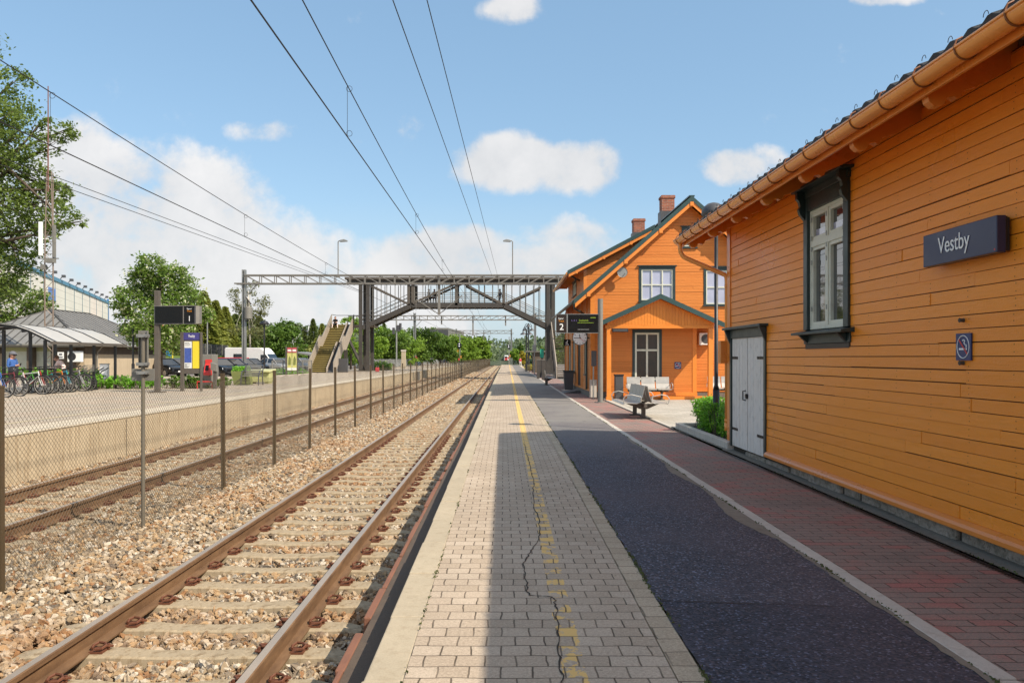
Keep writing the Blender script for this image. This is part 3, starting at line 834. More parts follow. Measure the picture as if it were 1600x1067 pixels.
# ---- the near shed
SX, SY1, SY0 = 4.0, 14.1, -6.0
shed = thing('timber_shed', (5.7, 4, 0), 'large orange timber shed with glossy clapboards right beside the platform', 'shed')
mb = MB()
siding(mb, (SX,0,0), (0,1,0), (-1,0,0), SY0, SY1, .215, 4.02, .1185, .014, holes=[(9.16,10.52,1.74,3.80),(12.08,14.1,0,2.12)], gap=.0085)
slope = .45
siding(mb, (0,SY1,0), (1,0,0), (0,1,0), SX, 7.4, .215, 4.9, clip=lambda z: (SX+max(0,(z-4.05)/slope), 7.4-max(0,(z-4.05)/slope)))
siding(mb, (7.4,0,0), (0,1,0), (1,0,0), SY0, SY1, .215, 4.02, .1185, .013)
M['groove'] = pm('board_groove', (.085,.032,.010), .9)
mb.cur = 1; z = .215                                    # rows of sunken nail heads
while z < 3.9:
    y = 3.1
    while y < 14:
        if R.random() < .6 and not (9.1 < y < 10.6 and z > 1.6) and not (y > 12 and z < 2.2):
            yy = y+R.uniform(-.02,.02)
            for dz in (.03, .085):
                if R.random() < .8: zz = z+dz+R.uniform(-.006,.006); mb.add([(SX-.0185,yy-.004,zz-.004),(SX-.0185,yy+.004,zz-.004),(SX-.0185,yy+.004,zz+.004),(SX-.0185,yy-.004,zz+.004)], [(0,1,2,3)])
        y += .62
    z += .1185
mb.build('wall', [M['orange'], M['groove']], shed)
mb = MB(); mb.box(SX+.12, SY0, .1, 7.3, SY1-.12, 3.95); mb.build('inner_wall', M['dark_wood'], shed)
mb = MB()
mb.prism([(SX+.02,SY0,.125),(SX-.07,SY0,.125),(SX-.07,SY0,.165),(SX-.05,SY0,.19),(SX+.0,SY0,.222),(SX+.02,SY0,.222)], (0, 12.05-SY0, 0))
mb.build('base_board', M['orange_trim'], shed, bevel=.008)
mb = MB(); y = SY0
while y < 14.05:
    L = R.uniform(.35, 1.1); L = min(L, 14.08-y); z1 = .125 if y+L < 12.1 else .07
    mb.box(SX+.035+R.uniform(-.03,.02), y+.014, -.1, SX+.3, y+L-.012, z1-.002); y += L
f = mb.build('foundation', M['stone_rough'], shed, bevel=.025)
mb = MB(); mb.box(SX+.05, SY0, -.1, SX+.28, SY1-.06, .11); mb.build('foundation_core', M['crack'], shed)
mb = MB(); mb.box(SX-.03, 13.98, .16, SX-.001, 14.14, 3.98); mb.box(SX-.03, 14.14, .16, SX+.12, 14.17, 3.98)
mb.build('corner_board', M['orange_trim'], shed, bevel=.005)
# roof, eave furniture
ev, ez = 3.30, 3.86
def roofz(x): return ez+(x-ev)*slope if x < 5.7 else ez+(5.7-ev)*slope-(x-5.7)*slope
mb = MB()
for side in (0, 1):
    xs = [3.26+i*.33 for i in range(8)]; xs[-1] = 5.72
    if side: xs = [11.4-x for x in xs]
    ny = int((14.83-SY0+.6)/.045)
    for i in range(7):
        vs = []
        for k in range(ny+1):
            y = SY0-.6+k*.045; w = .022*math.sin(2*PI*y/.23)
            vs += [(xs[i], y, roofz(xs[i])+w+.065), (xs[i+1], y, roofz(xs[i+1])+w+.025), (xs[i], y, roofz(xs[i])+w*.4-.012)]
        mb.add(vs, [(3*k,3*k+3,3*k+4,3*k+1) for k in range(ny)]+[(3*k,3*k+2,3*k+5,3*k+3) for k in range(ny)])
mb.box(5.6, SY0-.6, roofz(5.7)+.02, 5.8, 14.83, roofz(5.7)+.11)
mb.build('roof', M['roof_tile'], shed)
mb = MB()
for x0, x1 in ((3.30,5.70),(8.10,5.70)):
    mb.prism([(x0,SY0-.6,roofz(x0)-.012),(x1,SY0-.6,roofz(x1)-.012),(x1,SY0-.6,roofz(x1)-.055),(x0,SY0-.6,roofz(x0)-.055)], (0,14.80-SY0+.6,0))
mb.build('soffit', M['orange'], shed)
mb = MB()
for x0, x1 in ((3.26,5.70),(8.14,5.70)):
    mb.prism([(x0,14.80,roofz(x0)+.03),(x1,14.80,roofz(x1)+.03),(x1,14.80,roofz(x1)-.17),(x0,14.80,roofz(x0)-.17)], (0,.03,0))
mb.build('bargeboard', M['green_trim'], shed)
mb = MB(); mb.box(3.285, SY0-.6, 3.665, 3.315, 14.79, 3.845); mb.build('fascia', M['orange_trim'], shed, bevel=.006)
y = 14.35; first = None
while y > SY0:
    mb = MB(); yy = y-.045
    prof = [(3.33,3.78),(3.33,3.69),(3.345,3.635),(3.385,3.60),(3.44,3.598),(3.475,3.625),(3.49,3.665),(3.54,3.675),(3.57,3.655),(3.60,3.672),(3.62,3.72),(3.75,3.765),(4.05,3.915),(4.05,4.13),(3.33,3.83)]
    mb.prism([(a, yy, b) for a, b in prof], (0,.09,0)); mb.build('rafter_tail', M['orange_trim'], shed, bevel=.004)
    y -= 1.34
mb = MB()
arc = [(3.215+.078*math.cos(a), 3.775+.078*math.sin(a)) for a in [PI+PI*i/12 for i in range(13)]]
inn = [(3.215+.070*math.cos(a), 3.775+.070*math.sin(a)) for a in [2*PI-PI*i/12 for i in range(13)]]
poly = [(x, SY0-.6, z) for x, z in arc+inn]
n = len(poly); vs = poly+[(p[0], 14.72, p[2]) for p in poly]
mb.add(vs, [(i,(i+1)%n,n+(i+1)%n,n+i) for i in range(n)])
mb.prism([(x, 14.715, z) for x, z in arc], (0,.01,0)); mb.tube([(3.137,SY0-.6,3.778),(3.137,14.72,3.778)], .011, 8)
g = mb.build('gutter', M['gutter'], shed, smooth=True)
mb = MB()
for k in range(34):
    y = 14.5-.56*k
    mb.tube([(3.215+.083*math.cos(a), y, 3.775+.083*math.sin(a)) for a in [PI*.93+PI*1.1*i/10 for i in range(11)]], .008, 6)
    mb.tube([(3.137,y,3.79),(3.15,y,3.83),(3.19,y,3.85)], .007, 5)
mb.build('gutter_hooks', M['hook'], g)
mb = MB()
for k in range(52):
    y = 14.2-.40*k + R.uniform(-.03,.03)
    mb.tube([(3.26, y+.030*math.cos(a), 3.93+.034*math.sin(a)) for a in [PI*i/7 for i in range(8)]], .003, 4)
mb.build('snow_loops', M['black_metal'], shed)
mb = MB()
mb.tube([(3.215,14.52,3.70),(3.215,14.52,3.62),(3.225,14.52,3.54),(3.27,14.50,3.46),(3.33,14.47,3.42),(3.90,14.26,3.13),(3.975,14.24,3.09),(3.995,14.235,3.0),(3.995,14.235,.34)], .042, 12)
for z in (2.9, 1.6, .5): mb.tube([(3.995,14.235,z-.025),(3.995,14.235,z+.025)], .050, 12)
mb.tube([(3.995,14.235,.46),(3.995,14.235,.32)], .052, 12)
mb.build('downpipe', M['gutter'], shed, smooth=True)
mb = MB(); mb.box(3.86, 14.17, 1.52, 3.995, 14.33, 1.92); mb.build('meter_box', M['orange_trim'], shed, bevel=.006)
# double door
mb = MB()
mb.box(SX-.035, 12.08, .09, SX+.09, 12.17, 1.96); mb.box(SX-.035, 13.90, .09, SX+.09, 13.985, 1.96)
mb.box(SX-.045, 12.08, 1.955, SX+.09, 13.985, 2.10); mb.box(SX-.15, 12.0, 2.10, SX+.02, 14.06, 2.14)
for y in (12.06, 13.94):
    mb.prism([(SX-.035,y,2.10),(SX-.135,y,2.10),(SX-.035,y,1.86)], (0,.05,0))
door = mb.build('door', M['green_trim'], shed, bevel=.004)
for (a, b, hy) in ((12.185,13.02,12.185),(13.045,13.885,13.885)):
    mb = MB(); y = a
    while y < b-.03:
        w = min(.087, b-y); mb.box(SX-.012+R.uniform(-.002,.002), y+.003, .10, SX+.03, y+w-.003, 1.95); y += w
    mb.box(SX+.022, a, .10, SX+.05, b, 1.95)
    mb.build('door_leaf', M['door_grey'], door, bevel=.003)
    for z in (.40, 1.62):
        mb = MB(); s = 1 if hy < 13 else -1
        mb.box(SX-.022, hy, z-.022, SX-.013, hy+s*.33, z+.022)
        for q in (.05,.14,.24): mb.tube([(SX-.03,hy+s*q,z),(SX-.02,hy+s*q,z)], .011, 6)
        mb.build('hinge', M['black_metal'], door)
mb = MB(); mb.tube([(SX-.013,13.12,.92),(SX-.06,13.12,.93),(SX-.06,13.12,1.07),(SX-.013,13.12,1.08)], .011, 8); mb.tube([(SX-.05,13.02,1.0),(SX-.01,13.02,1.0)], .032, 10); mb.box(SX-.035,13.0,.95,SX-.012,13.07,1.03)
mb.build('handle', M['black_metal'], door)
# window of the shed
O, U, Nn = (SX,0,0), (0,1,0), (-1,0,0)
mb = MB()
mb.box(SX-.045, 9.16, 1.98, SX+.1, 9.29, 3.70); mb.box(SX-.045, 10.39, 1.98, SX+.1, 10.52, 3.70); mb.box(SX-.04, 9.29, 3.52, SX+.1, 10.39, 3.70)
mb.box(SX-.055, 9.14, 3.70, SX+.05, 10.54, 3.79); mb.box(SX-.17, 9.06, 3.79, SX+.02, 10.62, 3.825)
for y in (9.155, 10.455):
    mb.prism([(SX-.045,y,3.79),(SX-.15,y,3.79),(SX-.15,y,3.70),(SX-.12,y,3.665),(SX-.105,y,3.60),(SX-.125,y,3.565),(SX-.11,y,3.50),(SX-.06,y,3.44),(SX-.045,y,3.42)], (0,.07,0))
sw = mb.build('window', M['green_trim'], shed, bevel=.005)
mb = MB(); mb.prism([(SX+.05,9.05,1.985),(SX-.17,9.05,1.945),(SX-.17,9.05,1.915),(SX+.05,9.05,1.915)], (0,1.58,0)); mb.box(SX-.03,9.14,1.80,SX+.02,10.54,1.915)
for y in (9.22, 10.40): mb.prism([(SX-.03,y,1.915),(SX-.14,y,1.915),(SX-.03,y,1.81)], (0,.06,0))
mb.build('sill', M['green_trim'], sw, bevel=.004)
mb = MB(); mb.box(SX-.022, 9.18, 1.735, SX+.02, 10.50, 1.795); mb.build('apron_board', M['dark_wood'], sw)
mb = MB(); a, b, c, d = 9.29, 10.39, 1.985, 3.52; f = SX-.005
mb.box(f, a, c, SX+.08, a+.045, d); mb.box(f, b-.045, c, SX+.08, b, d); mb.box(f, a+.045, c, SX+.08, b-.045, c+.045); mb.box(f, a+.045, d-.04, SX+.08, b-.045, d)
mb.box(f-.006, (a+b)/2-.035, c+.045, SX+.08, (a+b)/2+.035, d-.04)
for (p, q) in ((a+.045,(a+b)/2-.035),((a+b)/2+.035,b-.045)):
    mb.box(f-.004, p, 3.045, SX+.08, q, 3.13)
    for (z0, z1) in ((c+.045,3.045),(3.13,d-.04)):
        mb.box(f+.008, p, z0, SX+.07, p+.045, z1); mb.box(f+.008, q-.045, z0, SX+.07, q, z1); mb.box(f+.008, p+.045, z0, SX+.07, q-.045, z0+.05); mb.box(f+.008, p+.045, z1-.045, SX+.07, q-.045, z1)
mb.build('sash', M['white_frame'], sw, bevel=.004)
mb = MB(); mb.box(SX+.045, a+.02, c+.02, SX+.052, b-.02, d-.02); mb.build('pane', M['glass_dark'], sw)
mb = MB()
for (p, q) in ((a+.1,(a+b)/2-.09),((a+b)/2+.09,b-.1)):
    mb.box(SX+.038, p, 3.18, SX+.0445, q, 3.27)
mb.build('curtain', M['glass_curtain'], sw)
mb = MB()
for y in (a+.07, (a+b)/2, b-.07):
    for z in (2.25, 2.85, 3.02, 3.16, 3.4):
        mb.box(SX-.016, y-.012, z-.03, SX-.0112, y+.012, z+.03)
mb.build('fittings', M['galv'], sw)

# ---- station sign and no-smoking sign on the shed
t = thing('station_sign', (3.9,6.76,2.4), 'long dark navy station name board reading Vestby, mounted on the shed wall', 'sign')
mb = MB(); mb.box(3.85, 6.22, 2.445, 3.925, 7.31, 2.735); mb.build('board', M['navy'], t, bevel=.006)
mb = MB(); mb.box(3.925, 6.30, 2.50, 3.99, 6.36, 2.74); mb.box(3.925, 7.15, 2.50, 3.99, 7.21, 2.70); mb.box(3.925,6.24,2.46,3.965,7.29,2.72); mb.build('bracket', M['black_metal'], t)
text_mesh('lettering', 'Vestby', (3.846,6.815,2.585), (0,-1,0), (0,0,1), width=.475, height=.185, mat=M['letter'], parent=t)
mb = MB(); mb.tube([(3.848,6.245,2.47),(3.85,6.245,2.47)], .008, 8); mb.build('indicator_lamp', M['red'], t)
def nosmoke(c, U, Nn, s, label, name='no_smoking_sign'):
    """plate with a white ring, a cigarette with smoke and a red bar"""
    c, U, Nn = Vector(c), Vector(U), Vector(Nn); Zv = Vector((0,0,1))
    t = thing(name, c - Zv*s*.55 , label, 'sign')
    P = lambda u, z, d: c + U*(u*s) + Zv*(z*s) + Nn*d
    mb = MB()
    mb.add([P(x,z,n) for n in (0,.012) for x,z in ((-.5,-.52),(.5,-.52),(.5,.52),(-.5,.52))], [(0,3,2,1),(4,5,6,7),(0,1,5,4),(1,2,6,5),(2,3,7,6),(3,0,4,7)])
    mb.build('plate', M['navy2'], t)
    mb = MB()
    mb.tube([P(.40*math.cos(a), .43*math.sin(a), .0145) for a in [2*PI*i/32 for i in range(32)]], .018*s, 6, closed=True)
    mb.build('ring', M['letter'], t)
    mb = MB()
    mb.add([P(x,z,.0145) for x,z in ((-.28,-.12),(.16,-.12),(.16,-.05),(-.28,-.05))], [(0,1,2,3)])
    mb.add([P(x,z,.0145) for x,z in ((.19,-.12),(.26,-.12),(.26,-.05),(.19,-.05))], [(0,1,2,3)])
    mb.tube([P(x,z,.0145) for x,z in ((.22,-.02),(.22,.06),(.12,.09),(.08,.15),(.12,.22),(.06,.27),(-.04,.24))], .022*s, 5)
    mb.build('cigarette', M['letter'], t)
    mb = MB(); mb.add([P(x,z,.0165) for x,z in ((-.30,.26),(.26,-.30),(.31,-.25),(-.25,.31))], [(0,1,2,3)]); mb.build('red_bar', M['red'], t)
    return t
nosmoke((SX-.018, 6.88, 1.715), (0,-1,0), (-1,0,0), .225, 'small blue no smoking sign screwed to the orange shed wall below the name board')
for (y, z, lab) in ((6.90,1.945,'brown wooden knob on the shed wall just above the blue no smoking sign'),(6.90,1.575,'brown wooden knob on the shed wall just below the blue no smoking sign')):
    mb = MB(); mb.tube([(SX-.05,y,z),(SX-.012,y,z)], [.014,.018], 8); mb.tube([(SX-.05,y,z),(SX-.055,y,z)], [.022,.018], 8)
    tag(mb.build('wall_knob', M['bark'], origin=(SX,y,z)), lab, 'knob', 'knobs on the shed wall')

# ---- station house
HX, HR, HY, HE = 3.57, 11.5, 32.4, 45.8
house = thing('station_house', ((HX+HR)/2, 39, 0), 'two storey orange timber station house with dark green roof edges and brick chimneys', 'house')
PK, PZ, SL = 7.54, 8.05, .875                      # ridge position, height at the roof surface, pitch
rz = lambda x: PZ - SL*abs(x-PK)
holes_f = [(5.5,6.98,3.91,5.34),(8.13,9.6,3.75,5.30),(7.24,7.84,6.10,6.93)]
mb = MB()
zc = lambda z: (max(HX, PK-(PZ-.22-z)/SL), min(HR, PK+(PZ-.22-z)/SL))
siding(mb, (0,HY,0), (1,0,0), (0,-1,0), HX, HR, .32, PZ-.3, .117, .017, gap=.005, holes=holes_f, clip=zc)
siding(mb, (0,HE,0), (1,0,0), (0,1,0), HX, HR, .32, PZ-.3, .117, .017, gap=.005, clip=zc)
side_holes = [(34.1,34.9,.9,2.5),(36.9,37.9,.2,2.45),(39.6,40.6,.9,2.5),(42.2,43.2,.9,2.5)]
siding(mb, (HX,0,0), (0,1,0), (-1,0,0), HY, HE, .32, 4.42, .117, .017, gap=.005, holes=side_holes)
siding(mb, (HR,0,0), (0,1,0), (1,0,0), HY, HE, .32, 4.42, .117, .017, gap=.005)
mb.build('wall', [M['orange_house'], M['groove']], house)
mb = MB(); mb.prism([(HX+.12,HY+.12,0),(HR-.12,HY+.12,0),(HR-.12,HY+.12,4.2),(PK,HY+.12,PZ-.45),(HX+.12,HY+.12,4.2)], (0,HE-HY-.24,0)); mb.build('inner_wall', M['dark_wood'], house)
mb = MB(); mb.box(HX-.03,HY-.03,0,HR+.03,HE+.03,.30); mb.build('plinth', M['stone'], house)
mb = MB(); mb.box(HX-.06,HY-.055,.245,HR+.055,HY+.0,.335); mb.box(HX-.06,HY,.245,HX,HE,.335); mb.build('base_board', M['orange_trim'], house)
for x in (HX, HR-.14): mb = MB(); mb.box(x-.02 if x == HX else x, HY-.03, .335, x+.14 if x == HX else x+.16, HY-.001, 4.3); mb.build('corner_board', M['orange_v'], house)
mb = MB(); mb.box(HX-.045, HY-.03, .335, HX-.021, HY+.14, 4.3); mb.build('corner_board', M['orange_v'], house)
for y in (33.9, 36.0, 38.2, 40.9, 43.6, 45.66):      # pilaster boards on the track side
    mb = MB(); mb.box(HX-.05, y, .335, HX-.016, y+.15, 4.2); mb.build('pilaster', M['orange_v'], house)
V0, V1 = HY-.50, HE+.5
def roof_slab(mb, x0, z0, x1, z1, th, y0, y1):
    mb.prism([(x0,y0,z0),(x1,y0,z1),(x1,y0,z1-th),(x0,y0,z0-th)], (0,y1-y0,0))
mb = MB()
roof_slab(mb, 2.82, rz(2.82), PK, rz(PK), .06, V0+.02, V1); roof_slab(mb, 12.26, rz(12.26), PK, rz(PK), .06, V0+.02, V1)
y = V0+.2
mb.build('roof', M['roof_tile'], house)
mb = MB()
for sx, x0 in ((1, 2.80), (-1, 12.28)):
    roof_slab(mb, x0, rz(x0)+.05, PK+sx*.0, rz(PK)+.05, .20, V0-.03, V0+.018)
mb.bar((PK,V0-.02,PZ+.05),(PK,V1,PZ+.05),.22,.05)
mb.build('roof_edge', M['green_roof'], house)
mb = MB()
for x0 in (2.86, 12.22): roof_slab(mb, x0, rz(x0)-.155, PK, rz(PK)-.155, .17, V0+.0, V0+.045)
for x0, x1 in ((2.86, HX),(12.22, HR)): roof_slab(mb, x0, rz(x0)-.065, x1, rz(x1)-.065, .03, V0+.05, V1)
roof_slab(mb, HX, rz(HX)-.07, PK, rz(PK)-.07, .03, V0+.05, HY-.02); roof_slab(mb, HR, rz(HR)-.07, PK, rz(PK)-.07, .03, V0+.05, HY-.02)
for x in (3.4, 4.9, 6.3, 7.54, 8.8, 10.2, 11.6): mb.cbox((x, V0+.22, rz(x)-.27), (.14,.5,.16))
mb.build('bargeboard', M['orange_trim'], house)
mb = MB()
mb.tube([(2.80,V0,rz(2.82)-.06),(2.80,V1,rz(2.82)-.06)], .065, 10)
mb.tube([(2.82,V0+.2,rz(2.82)-.1),(2.86,V0+.3,rz(2.82)-.3),(3.3,HY+.6,3.45),(HX-.09,HY+1.0,3.3),(HX-.09,HY+1.05,3.1),(HX-.09,HY+1.05,.3)], .045, 10)
mb.tube([(2.9,35.2,5.3),(3.2,35.5,5.15),(3.42,35.9,5.1)], .04, 8)
mb.build('gutter', M['green_trim'], house)
# wall dormer on the track side
dy0, dy1 = 35.0, 44.3; dz = lambda x: 5.42+.527*(x-2.84)
mb = MB()
siding(mb, (HX,0,0), (0,1,0), (-1,0,0), dy0+.4, dy1-.4, 4.3, dz(HX)-.16, .117, .017, gap=.005, holes=[(38.9,40.9,4.72,5.42)])
for yy, nn in ((dy0+.4, -1), (dy1-.4, 1)):
    def dc(z, A=HX): 
        return (max(HX, 2.84+(z+.14-5.42)/.527), min(6.2, PK-(PZ-z)/SL-.0))
    siding(mb, (0,yy,0), (1,0,0), (0,nn,0), HX, 6.2, 4.62, 7.1, .117, .017, gap=.005, clip=dc)
dorm = mb.build('dormer', [M['orange_house'], M['groove']], house)
mb = MB(); roof_slab(mb, 2.84, dz(2.84), 6.62, dz(6.62), .06, dy0+.02, dy1); mb.build('dormer_roof', M['roof_tile'], dorm)
mb = MB(); roof_slab(mb, 2.80, dz(2.80)+.05, 6.64, dz(6.64)+.05, .17, dy0-.03, dy0+.018); mb.build('dormer_edge', M['green_roof'], dorm); mb = MB(); roof_slab(mb, 2.80, dz(2.80)+.05, 6.64, dz(6.64)+.05, .17, dy1+.0, dy1+.04); mb.build('dormer_edge', M['green_roof'], dorm)
mb = MB(); roof_slab(mb, 2.86, dz(2.86)-.125, 6.5, dz(6.5)-.125, .14, dy0, dy0+.045); roof_slab(mb, 2.86, dz(2.86)-.065, HX+.05, dz(HX+.05)-.065, .03, dy0+.05, dy1)
for x in (3.2, 4.4, 5.6): mb.cbox((x, dy0+.2, dz(x)-.22), (.12,.42,.13))
for k in range(15): mb.cbox((3.2, dy0+.5+k*.6, dz(3.2)-.15), (.6,.09,.1))
mb.box(HX-.02, dy0+.37, 4.4, HX+.12, dy0+.399, dz(HX)-.15)
mb.build('dormer_trim', M['orange_trim'], dorm)
mb = MB(); mb.tube([(2.79,dy0,dz(2.8)-.07),(2.79,dy1,dz(2.8)-.07)], .06, 8); mb.build('dormer_gutter', M['gutter'], dorm)
casement(house, (HX,0,0), (0,1,0), (-1,0,0), 38.9, 40.9, 4.72, 5.42, 4, [], M['glass_curtain'], .08)
for (a, b, c, d) in side_holes:
    if c > .5: casement(house, (HX,0,0), (0,1,0), (-1,0,0), a, b, c, d, 2, [.65], M['glass_dark'], .09)
mb = MB(); mb.box(HX-.03,36.9,.2,HX+.08,37.0,2.45); mb.box(HX-.03,37.8,.2,HX+.08,37.9,2.45); mb.box(HX-.03,37.0,2.35,HX+.08,37.8,2.45)
d_ = mb.build('door', M['green_trim'], house)
mb = MB(); mb.box(HX+.02,37.0,.2,HX+.06,37.8,2.35); mb.build('door_leaf', M['dark_wood'], d_)
casement(house, (0,HY,0), (1,0,0), (0,-1,0), 5.5, 6.98, 3.91, 5.34, 3, [.5], M['glass_curtain'], .10, sill=True)
casement(house, (0,HY,0), (1,0,0), (0,-1,0), 8.13, 9.6, 3.75, 5.30, 3, [.5], M['glass_curtain'], .10)
casement(house, (0,HY,0), (1,0,0), (0,-1,0), 7.24, 7.84, 6.10, 6.93, 2, [], M['glass_dark'], .09)
for (x, y, zt, h) in ((gx(1042,38), 38, gz(307,38), 1.0), (gx(997.5,43.5), 43.5, gz(343,43.5), 1.0)):
    mb = MB(); mb.box(x-.30,y-.30,7.0,x+.30,y+.30,zt-.06); mb.box(x-.335,y-.335,zt-.14,x+.335,y+.335,zt-.03); mb.box(x-.31,y-.31,zt-.03,x+.31,y+.31,zt)
    ch = mb.build('chimney', M['brick'], house)
    mb = MB(); mb.box(x-.36,y-.36,7.0,x+.36,y+.36,zt-.75); mb.build('chimney_flashing', M['dark_grey'], ch)
M['glass_dim'] = pm('dim_door_glass', (.05,.035,.026), .2, var=.5, scale=2, bump=0)
# porch
PY, PW = 30.4, 31.4
pz = lambda x: 3.99-.452*abs(x-5.93)
porch = MB()
siding(porch, (0,PW,0), (1,0,0), (0,-1,0), 4.24, 7.57, .25, 3.0, .075, .012, gap=.0035, holes=[(5.07,6.23,.70,2.74)])
siding(porch, (7.57,0,0), (0,1,0), (1,0,0), PW, HY, .25, 3.0, .075, .012, gap=.0035); siding(porch, (4.24,0,0), (0,1,0), (-1,0,0), PW, HY, .25, 3.0, .075, .012, gap=.0035)
pch = porch.build('porch', [M['orange_house'], M['groove']], house)
mb = MB(); mb.box(4.30,PW+.08,.1,7.5,HY-.02,3.0); mb.build('porch_inner_wall', M['dark_wood'], pch)
mb = MB()
for x0, x1 in ((3.66,5.93),(8.46,5.93)): roof_slab(mb, x0, pz(x0), x1, pz(x1), .06, PY-.28, HY-.02)
mb.build('porch_roof', M['roof_tile'], pch)
mb = MB()
for x0 in (3.62, 8.46): roof_slab(mb, x0, pz(x0)+.05, 5.93, pz(5.93)+.05, .19, PY-.33, PY-.285)
mb.build('porch_roof_edge', M['green_roof'], pch)
mb = MB(); x = 3.95
while x < 7.95:                                          # vertical boards in the porch gable
    x2 = x+.118; mb.prism([(x,PY-.02,2.82),(x2-.006,PY-.02,2.82),(x2-.006,PY-.02,pz(x2)-.13),(x,PY-.02,pz(x)-.13)], (0,.03,0)); x = x2
mb.box(3.88,PY-.035,2.74,8.0,PY+.02,2.86)
for x0, x1 in ((3.72,5.93),(8.40,5.93)): roof_slab(mb, x0, pz(x0)-.07, x1, pz(x1)-.07, .03, PY-.27, HY-.03)
mb.build('porch_gable', M['orange_v'], pch)
for x in (4.01, 7.89):
    mb = MB(); mb.box(x-.085,PY-.06,.02,x+.085,PY+.11,2.74); mb.box(x-.11,PY-.085,.0,x+.11,PY+.135,.12); mb.build('porch_column', M['orange_trim'], pch, bevel=.008)
mb = MB(); mb.box(7.44,PW-.03,.25,7.60,PW-.002,2.95); mb.box(4.2,PW-.05,.13,7.62,PW-.011,.26); mb.box(4.05,PW-.5,.0,7.9,PW,.12); mb.build('porch_base', M['orange_trim'], pch)
casement(house, (0,PW,0), (1,0,0), (0,-1,0), 5.07, 6.23, .70, 2.74, 2, [.63], M['glass_dim'], .10, sill=False, head=False, name='glazed_door', bar=.075)
# things fixed to or standing by the house
t = thing('satellite_dish', (4.78,32.1,4.9), 'small white satellite dish on the upper gable wall of the station house', 'satellite dish')
mb = MB(); prof = [(.001,0)]+[(.045*i, .004*i*i) for i in range(1,6)]
mb.lathe([(.21,-.06),(.205,-.075),(.19,-.06),(.10,-.025),(.02,-.015)], (4.78,32.12,5.06), 24, 'y'); mb.build('dish', M['galv'], t)
mb = MB(); mb.tube([(4.78,32.12,5.06),(4.95,32.38,5.0)], .018, 6); mb.tube([(4.78,32.1,4.88),(4.86,31.85,5.0)], .01, 6); mb.build('mount', M['dark_grey'], t)
t = thing('air_conditioner', (8.05,32.2,2.1), 'white air conditioner unit on the lower right house wall', 'air conditioner')
mb = MB(); mb.box(7.87,32.05,2.14,8.42,32.34,2.62); mb.build('case', M['white'], t, bevel=.012)
mb = MB(); mb.lathe([(.19,-.005),(.19,0)], (8.14,32.05,2.38), 20, 'y'); mb.build('fan_grille', M['dark_grey'], t)
mb = MB(); mb.bar((7.95,32.05,2.13),(7.95,32.4,2.13),.03); mb.bar((8.3,32.05,2.13),(8.3,32.4,2.13),.03); mb.build('bracket', M['galv'], t)
t = thing('patio_heater', (4.5,30.3,2.6), 'flat black infrared heater hung under the porch beam', 'heater')
mb = MB(); mb.box(4.13,30.28,2.60,4.74,30.36,2.735); mb.build('case', M['black_metal'], t, bevel=.01)
mb = MB(); mb.box(4.17,30.272,2.63,4.70,30.28,2.70); mb.build('grille', M['dark_grey'], t)
nosmoke((6.86,PW-.016,1.32), (1,0,0), (0,-1,0), .26, 'small dark no smoking sign on the porch wall, right of the glazed door')
t = thing('litter_bin', (4.45,30.9,0), 'narrow dark grey litter bin standing in the porch corner', 'litter bin')
mb = MB(); mb.box(4.30,30.72,.03,4.62,31.0,.92); mb.build('body', M['dark_grey'], t, bevel=.02); mb = MB(); mb.box(4.28,30.70,.92,4.64,31.02,.98); mb.build('lid', M['black_metal'], t, bevel=.01)
t = thing('litter_bin', (3.22,39.6,0), 'slanted dark green litter bin on the platform against the house wall', 'litter bin')
mb = MB(); mb.prism([(3.02,39.3,.05),(3.42,39.3,.05),(3.47,39.3,.93),(2.97,39.3,.93)], (0,.5,0)); mb.build('body', M['dark_grey'], t, bevel=.02)
mb = MB(); mb.box(2.95,39.28,.93,3.49,39.82,.99); mb.build('lid', M['green_trim'], t, bevel=.01); mb = MB(); mb.box(2.9,39.2,0,3.5,39.9,.05); mb.build('foot', M['kerb'], t)
t = thing('door_ramp', (3.3,36.8,0), 'grey sloping ramp plate on the platform at the house door', 'ramp')
mb = MB(); mb.prism([(2.72,36.4,.004),(3.45,36.4,.004),(3.45,36.4,.14)], (0,1.7,0)); mb.build('plate', M['dark_grey'], t)
mb = MB(); mb.bar((2.72,36.4,.03),(3.45,36.4,.16),.02); mb.build('edge_rail', M['galv'], t)
# platform clock
t = thing('station_clock', (gx(906,33.0),33.0,gz(528,33.0)), 'round white station clock fixed to the house corner under the departure display', 'clock')
c = t.location.copy(); r = .30
mb = MB(); mb.lathe([(r,-.06),(r,.06)], c, 32, 'y'); mb.build('case', M['black_metal'], t)
mb = MB(); mb.lathe([(r-.015,-.068),(r-.015,-.061)], c, 32, 'y'); mb.build('face', M['white'], t)
mb = MB()
for k in range(12):
    a = 2*PI*k/12; d = Vector((math.sin(a),0,math.cos(a))); mb.bar(c+d*.21+V(0,-.071,0), c+d*.265+V(0,-.071,0), .02, .004, up=(0,1,0))
mb.build('hour_marks', M['black_metal'], t)
for nm, ang, L, w, m in (('hour_hand', -8, .15, .03, 'black_metal'), ('minute_hand', -92, .23, .022, 'black_metal'), ('second_hand', 133, .24, .012, 'red')):
    a = rad(ang); d = Vector((math.sin(a),0,math.cos(a))); mb = MB(); o = {'hour_hand':-.075,'minute_hand':-.078,'second_hand':-.081}[nm]
    mb.bar(c-d*.04+V(0,o,0), c+d*L+V(0,o,0), w, .004, up=(0,1,0)); mb.build(nm, M[m], t)
mb = MB(); mb.bar(c+V(0,.0,.0)+V(r-.02,0,0), (HX,33.0,c.z), .05); mb.build('arm', M['black_metal'], t)
t = thing('pictogram_sign', (gx(886,36),36,gz(540,36)), 'small black pictogram sign with a white walking figure, on the house wall', 'sign')
